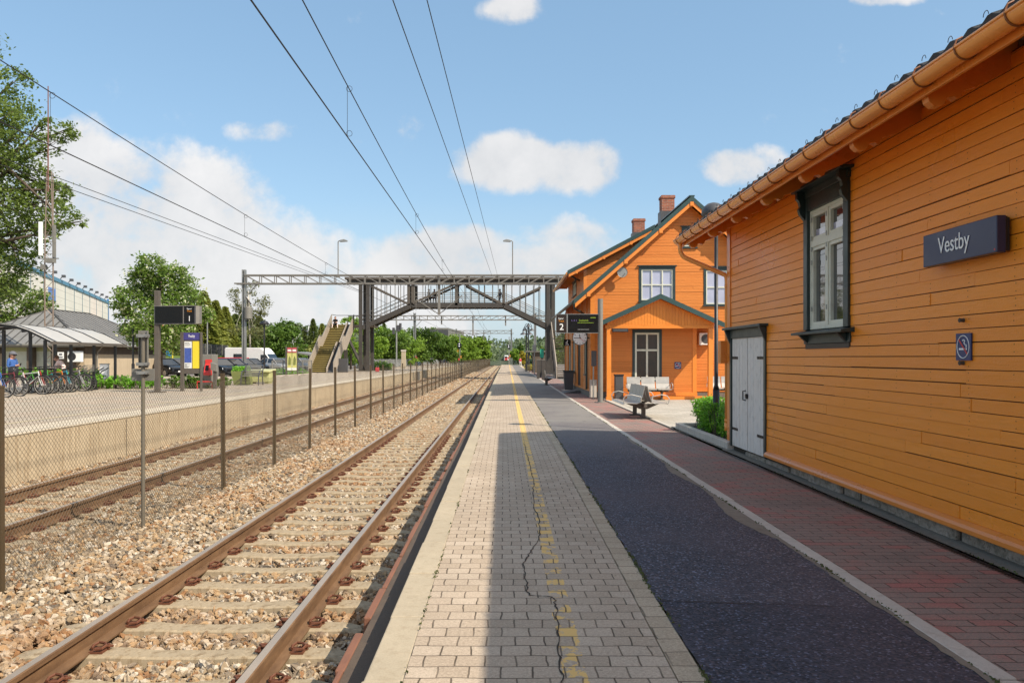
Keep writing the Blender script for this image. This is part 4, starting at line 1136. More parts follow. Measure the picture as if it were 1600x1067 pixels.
c = t.location.copy(); mb = MB(); mb.box(c.x-.15,36,c.z-.01,c.x+.15,36.03,c.z+.28); mb.bar((c.x+.1,36.02,c.z+.14),(HX,36.02,c.z+.14),.03); mb.build('plate', M['black_screen'], t)
mb = MB(); f = 35.996; q = c+V(0,0,.135)
mb.lathe([(.022,-.002),(.022,0)], (q.x+.02,f,q.z+.085), 10, 'y')
mb.bar((q.x,f,q.z-.0),(q.x+.015,f,q.z+.06),.035,.003,up=(0,1,0)); mb.bar((q.x-.05,f,q.z-.09),(q.x,f,q.z-.0),.022,.003,up=(0,1,0)); mb.bar((q.x+.05,f,q.z-.09),(q.x,f,q.z-.0),.022,.003,up=(0,1,0)); mb.bar((q.x-.07,f,q.z-.02),(q.x+.01,f,q.z+.05),.018,.003,up=(0,1,0)); mb.bar((q.x-.09,f,q.z-.1),(q.x+.09,f,q.z-.1),.012,.003,up=(0,1,0))
mb.build('pictogram', M['letter'], t)
t = thing('intercom_box', (3.45,31.2,1.2), 'grey wall box on a thin post beside the house corner', 'box')
x, y = gx(928,31.6), 31.6
mb = MB(); mb.box(x-.1,y-.08,gz(572,y),x+.1,y+.08,gz(548,y)); mb.build('case', M['dark_grey'], t, bevel=.01); mb = MB(); mb.tube([(x-.02,y,0),(x-.02,y,gz(550,y))], .03, 8); mb.build('post', M['galv'], t); mb = MB(); mb.box(x-.16,y+.1,.05,x+.12,y+.12,.75); mb.build('panel', M['kerb'], t)

# ---- benches
def plate(mb, pts, w, axis, th=.012):
    """bent plate: pts in the (s, z) plane, extruded along the width"""
    for (a, b), (c, d) in zip(pts, pts[1:]): mb.bar((0,a,b),(0,c,d),w,th)
def seat_mb(x):
    mb = MB(); pts = [(-.46,.40),(-.40,.435),(-.10,.42),(-.02,.45),(.05,.62),(.09,.82),(.10,.88)]
    plate(mb, pts, .52, 'x'); mb.xf(Matrix.Translation((x,0,0))); return mb
def bench(loc, rz, n, double, label, gname):
    t = thing('metal_bench', (0,0,0), label, 'bench', gname)
    for k in range(n):
        x = (k-(n-1)/2)*.56
        s = seat_mb(x)
        if double: s.xf(Matrix.Translation((0,-.14,0)))
        s.build('seat', M['silver'], t, bevel=.005)
        if double:
            s = seat_mb(x); s.xf(Matrix.Rotation(PI, 4, 'Z')); s.xf(Matrix.Translation((0,.14,0))); s.build('seat', M['silver'], t, bevel=.005)
    L = n*.56/2
    mb = MB(); mb.bar((-L+.05,0,.36),(L-.05,0,.36),.09,.10); mb.build('beam', M['bridge'], t, bevel=.01)
    for x in (-L*.62, L*.62):
        mb = MB(); mb.bar((x,0,.0),(x,0,.34),.11,.07,up=(1,0,0)); mb.cbox((x,0,.012),(.2,.3,.024)); mb.prism([(x-.04,-.42 if double else -.35,.40),(x-.04,-.10,.26),(x-.04,.10,.26),(x-.04,.42 if double else .1,.40)], (.08,0,0)); mb.build('leg', M['bridge'], t, bevel=.008)
    for x in (-L-.01, L+.01):
        for s in ((-1, 1) if double else (-1,)):
            o = .14*s if double else 0
            mb = MB(); mb.tube([(x, o+s*.44, .42),(x, o+s*.46,.55),(x, o+s*.40,.63),(x, o+s*.25,.66),(x, o+s*-.0,.60),(x,o,.46)], .013, 8); mb.build('armrest', M['silver'], t)
    t.location = loc; t.rotation_euler = (0,0,rz); return t
bench((3.72,21.9,0), rad(90), 4, True, 'double sided grey metal bench on the red paving of the platform', 'metal benches')
bench((5.58,30.75,0), 0, 3, False, 'grey metal three seat bench in front of the glazed porch door', 'metal benches')
bench((8.95,31.75,0), 0, 3, False, 'pale metal bench against the house wall right of the porch', 'metal benches')
bench((2.55,47.5,0), rad(90), 3, False, 'distant grey metal bench on the platform beyond the litter bin', 'metal benches')
# ---------------------------------------------------------------- footbridge
YB = 79.0
def B(px, py, dy=0.0):
    v = at(px, py, YB); v.y += dy; return v
br = thing('footbridge', (-4.5, YB+1.3, 0), 'dark steel footbridge with a flat roof and stairs crossing over both tracks', 'footbridge')
W = 2.5
for px, zb in ((563.5,.3),(575,.3),(856.5,0),(864.5,0)):
    for dy in (0, W):
        mb = MB(); p = B(px, 440, dy); mb.box(p.x-.17, p.y-.17, zb, p.x+.17, p.y+.17, 9.2); mb.cbox((p.x,p.y,zb+.03),(.6,.6,.06)); mb.build('column', M['bridge_dark'], br)
mb = MB(); a = B(540, 440); b = B(900, 440)
mb.box(a.x, YB-.5, 9.34, b.x, YB+W+.5, 9.58); mb.build('roof', M['bridge'], br, bevel=.02)
mb = MB(); mb.box(a.x+.2, YB-.2, 9.08, b.x-.2, YB-.05, 9.34); mb.box(a.x+.2, YB+W+.05, 9.08, b.x-.2, YB+W+.2, 9.34)
for k in range(22): x = a.x+.4+k*(b.x-a.x-.8)/21; mb.box(x-.05, YB-.05, 9.05, x+.05, YB+W+.05, 9.27)
mb.build('roof_beam', M['bridge_dark'], br)
mb = MB(); mb.tube([(a.x,YB-.48,9.70),(b.x,YB-.48,9.70)], .035, 6)
x = a.x
while x < b.x: mb.tube([(x,YB-.48,9.6),(x,YB-.48,9.70)], .02, 5); x += 1.6
mb.build('roof_rail', M['bridge_light'], br)
L0, L1, R1, R0 = B(566,512), B(643,477), B(787,477), B(861,513)
mb = MB()
for dy in (0, W):
    P = [p+V(0,dy,0) for p in (L0,L1,R1,R0)]
    for p, q in zip(P, P[1:]): mb.bar(p, q, .16, .46)
mb.build('edge_girder', M['bridge_dark'], br)
mb = MB(); mb.box(L1.x, YB+.08, L1.z-.05, R1.x, YB+W-.08, L1.z+.02)
for k in range(17):
    x = L1.x+(R1.x-L1.x)*k/16; mb.box(x-.06, YB+.08, L1.z-.26, x+.06, YB+W-.08, L1.z-.05)
mb.build('deck', M['bridge'], br)
for A_, B_ in ((L0, L1), (R0, R1)):
    mb = MB(); n = 14
    for k in range(n):
        x0 = A_.x+(B_.x-A_.x)*k/n; x1 = A_.x+(B_.x-A_.x)*(k+1)/n; z = A_.z+(B_.z-A_.z)*(k+1)/n
        mb.box(x0, YB+.08, z-.05, x1+.03*(1 if x1>x0 else -1), YB+W-.08, z)
    mb.build('stair_flight', M['treads'], br)
mb = MB()
for dy in (.0, W):
    for a_, b_ in (((579,446),(638,475)),((645,474),(720,440)),((726,444),(785,475)),((789,475),(845,449))):
        mb.bar(B(*a_, dy), B(*b_, dy), .18, .20)
mb.build('truss_diagonal', M['bridge'], br)
mb = MB()
for dy in (.02, W-.02):
    for px in (638.5, 645, 713, 787): p = B(px, 470, dy); mb.box(p.x-.14, p.y-.1, L1.z, p.x+.14, p.y+.1, 9.0)
mb.build('truss_post', M['bridge'], br)
def deckz(x):
    if x < L1.x: return L0.z+(L1.z-L0.z)*(x-L0.x)/(L1.x-L0.x)
    if x > R1.x: return R0.z+(R1.z-R0.z)*(x-R0.x)/(R1.x-R0.x)
    return L1.z
mb = MB(); x = L0.x+.5; k = 0
while x < R0.x-.2:
    for dy in (-.02, W+.02): mb.box(x-.032, YB+dy-.03, deckz(x)+.1, x+.032, YB+dy+.03, 9.0)
    x += .82 if k % 2 else .56; k += 1
mb.build('roof_post', M['bridge_light'], br)
mb = MB()
for dy in (.05, W-.05):
    for h in (.35, .75, 1.15):
        P = [p+V(0,dy,h+.1) for p in (L0,L1,R1,R0)]
        for p, q in zip(P, P[1:]): mb.tube([p, q], .028, 6)
mb.build('handrail', M['bridge_light'], br)
# mossy stairs down to the far platform
t = thing('platform_stairs', (-16.4, 75, .3), 'yellow mossy stairs with grey timber parapets climbing to the footbridge from the far platform', 'stairs')
x0, x1 = -17.25, -15.72; ys, ye, zs, ze = 70.6, 80.2, .3, 4.95
nst = 27; prof = []
def stair_run(k):                                      # mid landing after 13 steps
    return ys + k*.31 + (1.1 if k > 13 else 0)
mb = MB(); rb = MB()
for k in range(nst):
    y = stair_run(k); z = zs+(ze-zs)*(k+1)/nst; d = .36 if k != 13 else 1.45
    mb.box(x0, y-.02, z-.055, x1, y+d, z); rb.box(x0+.01, y+.03, z-(ze-zs)/nst, x1-.01, y+.05, z-.055)
mb.build('treads', M['treads'], t); rb.build('riser_boards', M['risers'], t)
def zst(y):
    pts = [(stair_run(0)-.1, zs),(stair_run(13)+.1, zs+(ze-zs)*14/nst),(stair_run(14)-.1, zs+(ze-zs)*14/nst),(stair_run(nst-1)+.3, ze)]
    for (a, b), (c, d) in zip(pts, pts[1:]):
        if y <= c: return b+(d-b)*(y-a)/(c-a)
    return ze
brk = [stair_run(0)-.1, stair_run(13)+.1, stair_run(14)-.1, stair_run(nst-1)+.3]
for x, w in ((x0-.09,.09),(x1,.09),(x1+.62,.09)):
    mb = MB()
    for a, b in zip(brk, brk[1:]):
        mb.prism([(x,a,zst(a)-.35),(x,b,zst(b)-.35),(x,b,zst(b)+.95),(x,a,zst(a)+.95)] if x != x1 else [(x,a,zst(a)-.3),(x,b,zst(b)-.3),(x,b,zst(b)+.40),(x,a,zst(a)+.40)], (w,0,0))
    mb.build('parapet', M['stair'], t)
mb = MB()
for a, b in zip(brk, brk[1:]): mb.prism([(x1+.09,a,zst(a)+.02),(x1+.62,a,zst(a)+.02),(x1+.62,a,zst(a)-.10),(x1+.09,a,zst(a)-.10)], (0,b-a,zst(b)-zst(a)))
mb.build('wheel_ramp', M['mesh_panel'], t)
mb = MB()
for x in (x0-.05, x1+.66): mb.tube([(x,y,zst(y)+1.02) for y in brk], .03, 6)
mb.tube([(x0-.05,brk[-1],ze+1.02),(x0-.05,82.4,ze+1.05),(-13.6,82.4,ze+1.05)], .03, 6)
mb.build('handrail', M['galv_dull'], t)
mb = MB(); mb.box(x0-.1,brk[-1]-.1,ze-.25,-13.0,82.5,ze-.02); mb.build('landing', M['stair'], t)
mb = MB(); mb.bar((x1+.4,78.2,ze-1.3),(-13.9,YB+.3,.35),.22); mb.bar((x1+.4,77.2,.3),(x1+.4,77.2,3.0),.3); mb.bar((x0+.2,80.5,.3),(x0+.2,80.5,ze-.2),.25); mb.build('brace', M['bridge_dark'], t)
mb = MB(); mb.box(x1+.62,72.4,.3,x1+1.5,72.9,1.55); mb.build('control_cabinet', M['dark_grey'], t)
# stairs on the near platform side
t = thing('platform_stairs', (5.0, 70, 0), 'narrow timber stairs behind the station house leading up to the right end of the footbridge', 'stairs')
mb = MB(); n = 26; A_, B_ = V(4.15,62,0), V(4.75,79.2,4.3)
for k in range(n):
    f = k/n; p = A_.lerp(B_, f); q = A_.lerp(B_, (k+1)/n); mb.box(p.x, p.y, q.z-.06, p.x+1.5, q.y+.05, q.z)
mb.build('treads', M['dark_wood'], t)
for o in (-.06, 1.5):
    mb = MB(); mb.prism([A_+V(o,0,-.15),A_+V(o,0,.95),B_+V(o,0,.95),B_+V(o,0,-.25)], (.08,0,0)); mb.build('parapet', M['stair'], t)
mb = MB()
for f in (.3,.6,.85): p = A_.lerp(B_, f); mb.box(p.x,p.y-.1,0,p.x+.2,p.y+.1,p.z); mb.box(p.x+1.2,p.y-.1,0,p.x+1.4,p.y+.1,p.z)
mb.build('post', M['bridge_dark'], t)
# lamp posts on the bridge roof
def roof_lamp(px, label, s):
    p = B(px, 430); z = 9.62; top = gz(377, YB)
    t = thing('lamp_post', (p.x, YB+.4, z), label, 'lamp post', 'lamp posts on the footbridge roof')
    mb = MB(); mb.tube([(p.x,YB+.4,z),(p.x,YB+.4,top),(p.x-s*.1,YB+.38,top+.08),(p.x-s*.25,YB+.36,top+.1)], .05, 8); mb.cbox((p.x,YB+.4,z+.05),(.3,.3,.1)); mb.build('pole', M['bridge_light'], t)
    mb = MB(); mb.prism([(p.x-s*.2,YB+.24,top-.04),(p.x-s*.95,YB+.24,top+.02),(p.x-s*.95,YB+.24,top+.12),(p.x-s*.6,YB+.24,top+.25),(p.x-s*.2,YB+.24,top+.16)], (0,.25,0)); mb.build('lamp_head', M['galv'], t, bevel=.02)
roof_lamp(527, 'slim lamp post on the left end of the footbridge roof, its head pointing right', -1)
roof_lamp(801, 'slim lamp post on the right half of the footbridge roof, its head pointing left', 1)

# ---------------------------------------------------------------- overhead line portals
def portal(Y, x0, x1, zt, zb, masts, hang, label, step=1.3, th=.12, mw=.32, lattice=False):
    t = thing('catenary_portal', ((x0+x1)/2, Y, 0), label, 'catenary portal', 'overhead line portals')
    mb = MB()
    for dy in (-.3, .3):
        mb.bar((x0,Y+dy,zt),(x1,Y+dy,zt),th); mb.bar((x0-.9,Y+dy,zb),(x1+.6,Y+dy,zb),th)
    n = int((x1-x0)/step)
    for k in range(n+1):
        x = x0+(x1-x0)*k/n
        for dy in (-.3, .3):
            mb.bar((x,Y+dy,zb),(x,Y+dy,zt),th*.55)
            if k < n:
                xn = x0+(x1-x0)*(k+1)/n
                left = x < (x0+x1)/2
                mb.bar((x,Y+dy,zt if left else zb),(xn,Y+dy,zb if left else zt),th*.5)
        mb.bar((x,Y-.3,zt),(x,Y+.3,zt),th*.5); mb.bar((x,Y-.3,zb),(x,Y+.3,zb),th*.5)
    mb.build('lattice_beam', M['bridge_light'], t)
    for mx in masts:
        mb = MB()
        if lattice:
            for sx in (-1,1):
                for sy in (-1,1): mb.bar((mx+sx*mw/2,Y+sy*mw/2,-.9),(mx+sx*mw/2,Y+sy*mw/2,zt+.4),.07)
            z = -.9
            while z < zt: 
                for sy in (-1,1): mb.bar((mx-mw/2,Y+sy*mw/2,z),(mx+mw/2,Y+sy*mw/2,z+.5),.04); mb.bar((mx+mw/2,Y+sy*mw/2,z+.5),(mx-mw/2,Y+sy*mw/2,z+1.0),.04)
                z += 1
        else:
            mb.box(mx-mw/2,Y-.17,-.9,mx-mw/2+.12,Y+.17,zt+.5); mb.box(mx+mw/2-.12,Y-.17,-.9,mx+mw/2,Y+.17,zt+.5); mb.box(mx-mw/2+.12,Y-.03,-.9,mx+mw/2-.12,Y+.03,zt+.4)
        mb.bar((mx,Y,zt-2.0),(mx+1.2,Y,zb),.08) if mx < -9 else None
        mb.build('mast', M['galv'], t)
    for hx, hz, arms in hang:
        mb = MB(); mb.box(hx-.11,Y-.11,hz,hx+.11,Y+.11,zt+.1); mb.build('drop_post', M['bridge_light'], t)
        for (ex, ez) in arms:
            mb = MB(); a = V(hx,Y,hz+.05); b = V(ex,Y,ez); mb.tube([a,b], .035, 6)
            d = (b-a).normalized()
            mb.tube([b, V(ex,Y,ez-1.0)], .02, 5)
            arm = mb.build('bracket_arm', M['bridge_light'], t)
            mb = MB()
            for q in range(4):
                c = a+d*(.45+q*.13); mb.tube([c-d*.02, c, c+d*.02], [.03,.11,.03], 10)
            mb.build('insulator', M['wire'], arm)
YP1 = 70.0
p = lambda px: gx(px, YP1)
portal(YP1, p(384), p(896), gz(430.5,YP1), gz(443.5,YP1), [p(381.5), p(905)], [(p(686), gz(492,YP1), ((p(650),6.75),(p(722),7.1)))], 'nearest overhead line portal, its lattice beam in front of the footbridge roof')
t = thing('transformer_box', (p(389),YP1-.3,5), 'grey transformer can hung on the tall steel mast of the nearest line portal', 'transformer')
mb = MB(); mb.lathe([(.30,5.0),(.36,5.05),(.36,6.0),(.30,6.08)], (p(389.5),YP1-.3,0), 16); mb.build('can', M['galv_dull'], t)
mb = MB(); mb.bar((p(389),YP1-.1,4.85),(p(381),YP1-.1,4.85),.12); mb.bar((p(389),YP1-.1,6.1),(p(381),YP1-.1,6.1),.08); mb.tube([(p(389),YP1-.3,6.08),(p(389),YP1-.3,6.6)], .05, 6); mb.tube([(p(394),YP1-.3,6.3),(p(386),YP1-.3,6.9)], .06, 6); mb.build('bracket', M['bridge_dark'], t)
portal(133, gx(545,133), gx(852,133), gz(493.5,133), gz(500,133), [gx(648,133), gx(836,133)], [(gx(739,133), gz(524,133), ((gx(722,133),5.9),(gx(766,133),6.0))),(gx(690,133), gz(507,133), ()),(gx(790,133), gz(509,133), ())], 'second overhead line portal, seen under the footbridge deck', th=.13, mw=.42)
portal(204, gx(713,204), gx(799,204), gz(516.5,204), gz(521,204), [gx(713,204), gx(799,204)], [(gx(756,204), gz(534,204), ((gx(741,204),4.8),(gx(772,204),5.0)))], 'most distant overhead line portal, small above the far end of the tracks', th=.14, mw=.4, step=1.6)

# ---------------------------------------------------------------- overhead wires
def wire(name, pts, r, label, cat='overhead wire', group=None, parent=None):
    mb = MB(); mb.tube(pts, r, 5)
    o = mb.build(name, M['wire'], parent)
    return o
SPANS = [(4,70),(70,133),(133,204),(204,300)]
def catz(Y, zlow):
    for a, b in SPANS:
        if Y <= b or b == 300:
            m = (a+b)/2; return zlow+.66*((Y-m)/((b-a)/2))**2
def catenary(xc, zc, zlow, drops, label):
    t = thing('catenary_wires', (xc, 30, zc), label, 'overhead wires', 'overhead wires')
    ys = [2+2.0*i for i in range(150)]
    mb = MB(); mb.tube([(xc+xoff(y), y, zc-.0008*y) for y in ys[::3]], .0095, 5); mb.build('contact_wire', M['wire'], t)
    mb = MB(); mb.tube([(xc+xoff(y), y, catz(y, zlow)) for y in ys], .0085, 5); mb.build('carrying_wire', M['wire'], t)
    for y in drops:
        zt_ = catz(y, zlow); zb_ = zc-.0008*y; x = xc+xoff(y)
        mb = MB(); mb.tube([(x,y,zb_),(x,y,zt_)], .0035, 4)
        mb.tube([(x+.03+.045*math.cos(a),y,zb_+.05+.045*math.sin(a)) for a in [2*PI*i/10 for i in range(10)]], .0035, 4, closed=True)
        mb.tube([(x+.03+.045*math.cos(a),y,zt_-.05+.045*math.sin(a)) for a in [2*PI*i/10 for i in range(10)]], .0035, 4, closed=True)
        mb.build('dropper', M['wire'], t)
catenary(TR, 5.04, 5.45, [12.3, 21.9, 31.2, 40.5, 50, 60, 80, 92, 104, 116], 'overhead contact wire with its carrying wire and droppers above the nearer track')
catenary(TL, 4.83, 5.24, [12.0, 21.0, 30.5, 40, 50, 60, 80, 92, 104, 116], 'overhead contact wire with its carrying wire and droppers above the farther track')
def single(pts, r, label):
    mb = MB(); P = []
    for a, b in zip(pts, pts[1:]):
        for k in range(8): P.append(Vector(a).lerp(Vector(b), k/8))
    P.append(Vector(pts[-1])); mb.tube(P, r, 5)
    tag(mb.build('feeder_wire', M['wire']), label, 'wire', 'feeder wires')
single([(-2.21,3,7.9),(-1.98,14.2,8.0),(-1.04,70,8.85)], .011, 'steep feeder wire just left of the other one, running to the bridge roof centre')
single([(-1.62,3,7.9),(-1.37,14.2,8.0),(-.55,70,8.85)], .010, 'rightmost steep feeder wire, running down to the bridge roof')
single([(-17.2,8,8.0),(-16.0,29,8.08),(-14.25,79,8.22)], .013, 'upper of the two close wires slanting from the big tree to the bridge tower')
single([(-17.2,8,7.80),(-16.0,29,7.83),(-14.25,79,8.10)], .013, 'lower of the two close wires slanting from the big tree to the bridge tower')

# ---------------------------------------------------------------- near platform furniture
t = thing('departure_display', (3.47,28.8,0), 'black departure display for track 2 on a steel pole, on the near platform', 'departure display')
Yd = 28.8; X = lambda px: gx(px, Yd); Zd = lambda py: gz(py, Yd)
mb = MB(); mb.tube([(X(938),Yd,0),(X(938),Yd,Zd(467))], .095, 20); mb.lathe([(.22,0),(.22,.03)], (X(938),Yd,0), 16); mb.build('pole', M['galv_dull'], t)
mb = MB(); mb.box(X(868.5),Yd-.12,Zd(520.5),X(934.5),Yd+.12,Zd(491)); mb.build('case', M['dark_grey'], t, bevel=.01)
mb = MB(); mb.box(X(869.3),Yd-.128,Zd(519.5),X(884.6),Yd-.121,Zd(492.2)); mb.build('track_panel', pm('brown_black_panel', (.022,.014,.010), .25), t)
mb = MB(); mb.box(X(887.0),Yd-.128,Zd(519.5),X(934),Yd-.121,Zd(492.2)); mb.build('screen', M['black_screen'], t)
mb = MB(); mb.box(X(885),Yd-.132,Zd(520.6),X(886.6),Yd-.12,Zd(491.2)); mb.bar((X(868),Yd-.125,Zd(491.2)),(X(934.6),Yd-.125,Zd(491.2)),.015); mb.bar((X(868),Yd-.125,Zd(520.4)),(X(934.6),Yd-.125,Zd(520.4)),.012); mb.bar((X(868.5),Yd-.125,Zd(520.5)),(X(868.5),Yd-.125,Zd(491)),.02); mb.build('trim', M['galv'], t)
def tx(body, px, py, w, h, m, nm='lettering'): text_mesh(nm, body, (X(px),Yd-.131,Zd(py)), (1,0,0), (0,0,1), width=w/F*Yd, height=h/F*Yd, mat=m, parent=t, depth=.003)
tx('Spor', 876.2, 498.2, 8, 3.4, M['letter']); tx('Track', 876.6, 501.8, 8.6, 2.8, M['led_orange']); tx('2', 877, 510.8, 6.2, 9.6, M['letter'])
tx('Stabekk', 911.5, 500.8, 15, 3.2, M['led_green'])
def smear(px0, px1, py, h, m):                          # rows of lettering too small to read in the photograph
    mb = MB(); q = px0
    while q < px1:
        w = R.uniform(.7, 1.6); mb.box(X(q), Yd-.1325, Zd(py+h*R.uniform(.35,.5)), X(min(q+w,px1)), Yd-.130, Zd(py-h*R.uniform(.35,.5))); q += w+R.uniform(.15,.5)
    mb.build('lettering', m, t)
smear(922, 930, 496.6, 1.5, M['led_green']); smear(902, 927, 504.6, 1.0, M['led_green'])
tx('L21', 896.5, 500.9, 8, 2.4, M['led_violet']); smear(902, 920, 515, 1.1, M['galv'])

t = thing('globe_lamp', (4.456,16.7,0), 'tall slim black lamp post with a dark dome head, rising behind the hedge', 'lamp post')
mb = MB(); mb.tube([(4.456,16.7,0),(4.456,16.7,.95)], .07, 14); mb.tube([(4.456,16.7,.95),(4.456,16.7,1.05),(4.456,16.7,4.6)], [.07,.042,.038], 12); mb.build('pole', M['black_metal'], t, smooth=True)
mb = MB(); c = (4.456-.06,16.7,4.62); mb.lathe([(.06,-.10),(.18,-.08),(.245,.0),(.24,.08),(.20,.16),(.12,.225),(.03,.25)], c, 24); mb.build('lamp_head', M['dark_grey'], t, smooth=True)
mb = MB(); mb.lathe([(.10,-.2),(.15,-.12),(.16,-.09)], c, 20); mb.build('diffuser', M['white'], t, smooth=True)
# kerb of the hedge bed
mb = MB(); y = 14.25
while y < 18.5: mb.box(4.0,y,-.05,4.13,min(y+.98,18.55),.115); y += 1.0
mb.box(4.13,18.42,-.05,5.6,18.55,.11)
struct(mb.build('bed_kerb', M['kerb'], origin=(0,0,0), bevel=.015))
mb = MB(); mb.quad((4.13,14.3,.05),(7.2,14.3,.05),(7.2,18.42,.05),(4.13,18.42,.05)); struct(mb.build('bed_soil', M['crack'], origin=(0,0,0)))
# ---- far end of the near platform
def arched_lamp(px, Y, ztop, heads, label):
    x = gx(px, Y); t = thing('arched_lamp', (x,Y,0), label, 'lamp post', 'old style lamps')
    mb = MB(); mb.tube([(x,Y,0),(x,Y,ztop)], .09, 8); mb.tube([(x,Y,0),(x,Y,1.0)], .15, 8); mb.build('pole', M['black_metal'], t)
    for hx, hz in heads:
        mb = MB()
        if abs(hx) > .01: mb.tube([(x,Y,hz+.1),(x+hx*.2,Y,hz+.75),(x+hx*.6,Y,hz+.95),(x+hx*.95,Y,hz+.7),(x+hx,Y,hz+.3)], .04, 6)
        a = mb.build('arm', M['black_metal'], t) if abs(hx) > .01 else t
        mb = MB(); mb.lathe([(.38,0),(.30,.14),(.12,.26),(.05,.42)], (x+hx,Y,hz), 14); mb.build('lamp_shade', M['dark_grey'], a)
arched_lamp(822.5, 95, gz(516,95), ((-.38,gz(523,95)),(.40,gz(523,95))), 'nearer black arched lamp on the platform end with two bell shades')
arched_lamp(825.5, 104, gz(505,104), ((0,gz(511,104)),(-.45,gz(517,104)),(.45,gz(517,104))), 'taller black arched lamp on the platform end with three bell shades')
t = thing('signal', (gx(795.5,185),185,-.5), 'railway signal with a black disc and white lamps beside the right end of the track', 'signal')
def signal(t, px, Y, zc, r):
    x = gx(px, Y)
    mb = MB(); mb.box(x-.09,Y-.09,-.6,x+.09,Y+.09,zc+2.2); mb.build('mast', M['galv'], t)
    mb = MB(); mb.lathe([(r,-.2),(r,-.16)], (x-.1,Y,zc), 20, 'y'); mb.box(x-.3,Y-.16,zc-.7,x+.1,Y-.02,zc+.5); h = mb.build('signal_head', M['black_metal'], t)
    mb = MB()
    for dz in (.2,-.2): mb.lathe([(.10,-.215),(.10,-.205)], (x-.1,Y,zc+dz), 14, 'y')
    mb.build('lens', M['signal_white'], h)
    mb = MB(); mb.box(x-.3,Y-.2,zc-2.9,x-.02,Y-.1,zc-2.5); mb.build('plate', M['redcloth'], t)
    mb = MB(); mb.box(x+.05,Y-.22,zc-2.5,x+.36,Y-.2,zc-2.0); mb.build('number_plate', pm('orange_plate'+str(px), (.42,.19,.04), .6), t)
signal(t, 795.5, 185, gz(541,185), .42)
t = thing('signal', (gx(718.5,150),150,.3), 'railway signal with a black disc and white lamps beyond the left platform end', 'signal')
signal(t, 718.5, 150, gz(539,150), .44)
t = thing('warning_sign', (gx(712.5,150),150,.3), 'small orange warning sign on a grey post beside the left signal', 'sign')
x = gx(712.5,146); mb = MB(); mb.tube([(x,146,-.5),(x,146,gz(545,146))], .07, 6); mb.build('post', M['galv'], t); mb = MB(); mb.prism([(x-.42,145.9,gz(550,146)),(x+.42,145.9,gz(550,146)),(x+.42,145.9,gz(546,146)),(x-.42,145.9,gz(546,146))], (0,-.03,0)); mb.build('plate', pm('orange_sign', (.6,.25,.03), .5), t)
t = thing('green_sign', (gx(846,72),72,0), 'bright green sign board on a dark post near the right end of the footbridge', 'sign')
x = gx(846.5,72); mb = MB(); mb.box(x-.15,72,gz(559,72),x+.18,72.05,gz(545.5,72)); mb.build('board', pm('green_sign_paint', (.02,.32,.21), .5), t); mb = MB(); mb.box(x-.06,72.05,0,x+.1,72.15,gz(548,72)); mb.build('post', M['bridge_dark'], t)
t = thing('waiting_shelter', (gx(832,88),88,0), 'small dark waiting shelter at the far end of the near platform', 'shelter')
x = gx(834,88); mb = MB(); mb.box(x-.1,87,0,x+1.2,90,2.2); mb.build('wall', M['dark_wood'], t); mb = MB(); mb.box(x-.9,86.7,2.25,x+1.4,90.3,2.38); mb.build('roof', M['galv_dull'], t); mb = MB(); mb.box(x-.6,86.9,0,x-.5,87,2.25); mb.build('post', M['bridge_dark'], t)
t = thing('notice_case', (gx(835,80),80,0), 'pale notice case on a post beside the waiting shelter', 'notice case')
x = gx(835,80); mb = MB(); mb.box(x-.2,80,gz(549,80),x+.2,80.1,gz(539,80)); mb.build('case', M['galv'], t); mb = MB(); mb.box(x-.05,80.1,0,x+.05,80.2,gz(540,80)); mb.build('post', M['galv'], t)
for (px, Y, lab) in ((841,62,'first dark timber post of the row beyond the house'),(843.8,66,'second dark timber post of the row beyond the house'),(849,58,'third dark timber post of the row, nearest to the bridge column')):
    x = gx(px, Y); t = thing('timber_post', (x,Y,0), lab, 'post', 'posts beyond the house')
    mb = MB(); mb.box(x-.11,Y-.11,0,x+.11,Y+.11,1.45); mb.build('shaft', M['bridge_dark'], t); mb = MB(); mb.box(x-.13,Y-.13,1.45,x+.13,Y+.13,1.5); mb.build('cap', M['galv_dull'], t)
# ---------------------------------------------------------------- left platform furniture
Z0 = .297
t = thing('departure_display', (-13.2,30.4,Z0), 'black departure display for track 1 on a tall grey post, on the far platform', 'departure display')
Yd = 30.4
mb = MB(); mb.box(X(242.3),Yd-.09,Z0,X(249.8),Yd+.09,gz(454,Yd)); mb.cbox((X(246),Yd,Z0+.02),(.5,.5,.04)); mb.build('post', M['bridge'], t, bevel=.01)
pa, pb = V(X(243),Yd-.12,0), V(X(311),Yd-.32,0)
zt_, zb_ = gz(478.5,Yd), gz(506.5,Yd)
d = (pb-pa).normalized(); nrm = V(d.y,-d.x,0)
def face(mb, a, b, z0, z1, off, th=.01):
    p = pa+d*a+nrm*off; q = pa+d*b+nrm*off
    mb.prism([p+V(0,0,z0),q+V(0,0,z0),q+V(0,0,z1),p+V(0,0,z1)], nrm*th)
Ld = (pb-pa).length
mb = MB(); face(mb, 0, Ld, zb_, zt_, -.34, .34); mb.build('case', M['dark_grey'], t)
mb = MB(); face(mb, .04, Ld*.69, zb_+.03, zt_-.03, .001, .006); mb.build('screen', M['black_screen'], t)
mb = MB(); face(mb, Ld*.72, Ld-.06, zb_+.03, zt_-.03, .001, .006); mb.build('track_panel', M['black_screen'], t)
mb = MB(); face(mb, 0, Ld, zt_-.012, zt_+.012, -.02, .04); face(mb, Ld*.695, Ld*.715, zb_, zt_, .0, .012); p = pa+d*Ld; mb.prism([p+V(0,0,zb_),p+V(.10,.1,zb_+.02),p+V(.10,.1,zt_),p+V(0,0,zt_)], V(.0,.24,0)); mb.build('trim', M['bridge_light'], t)
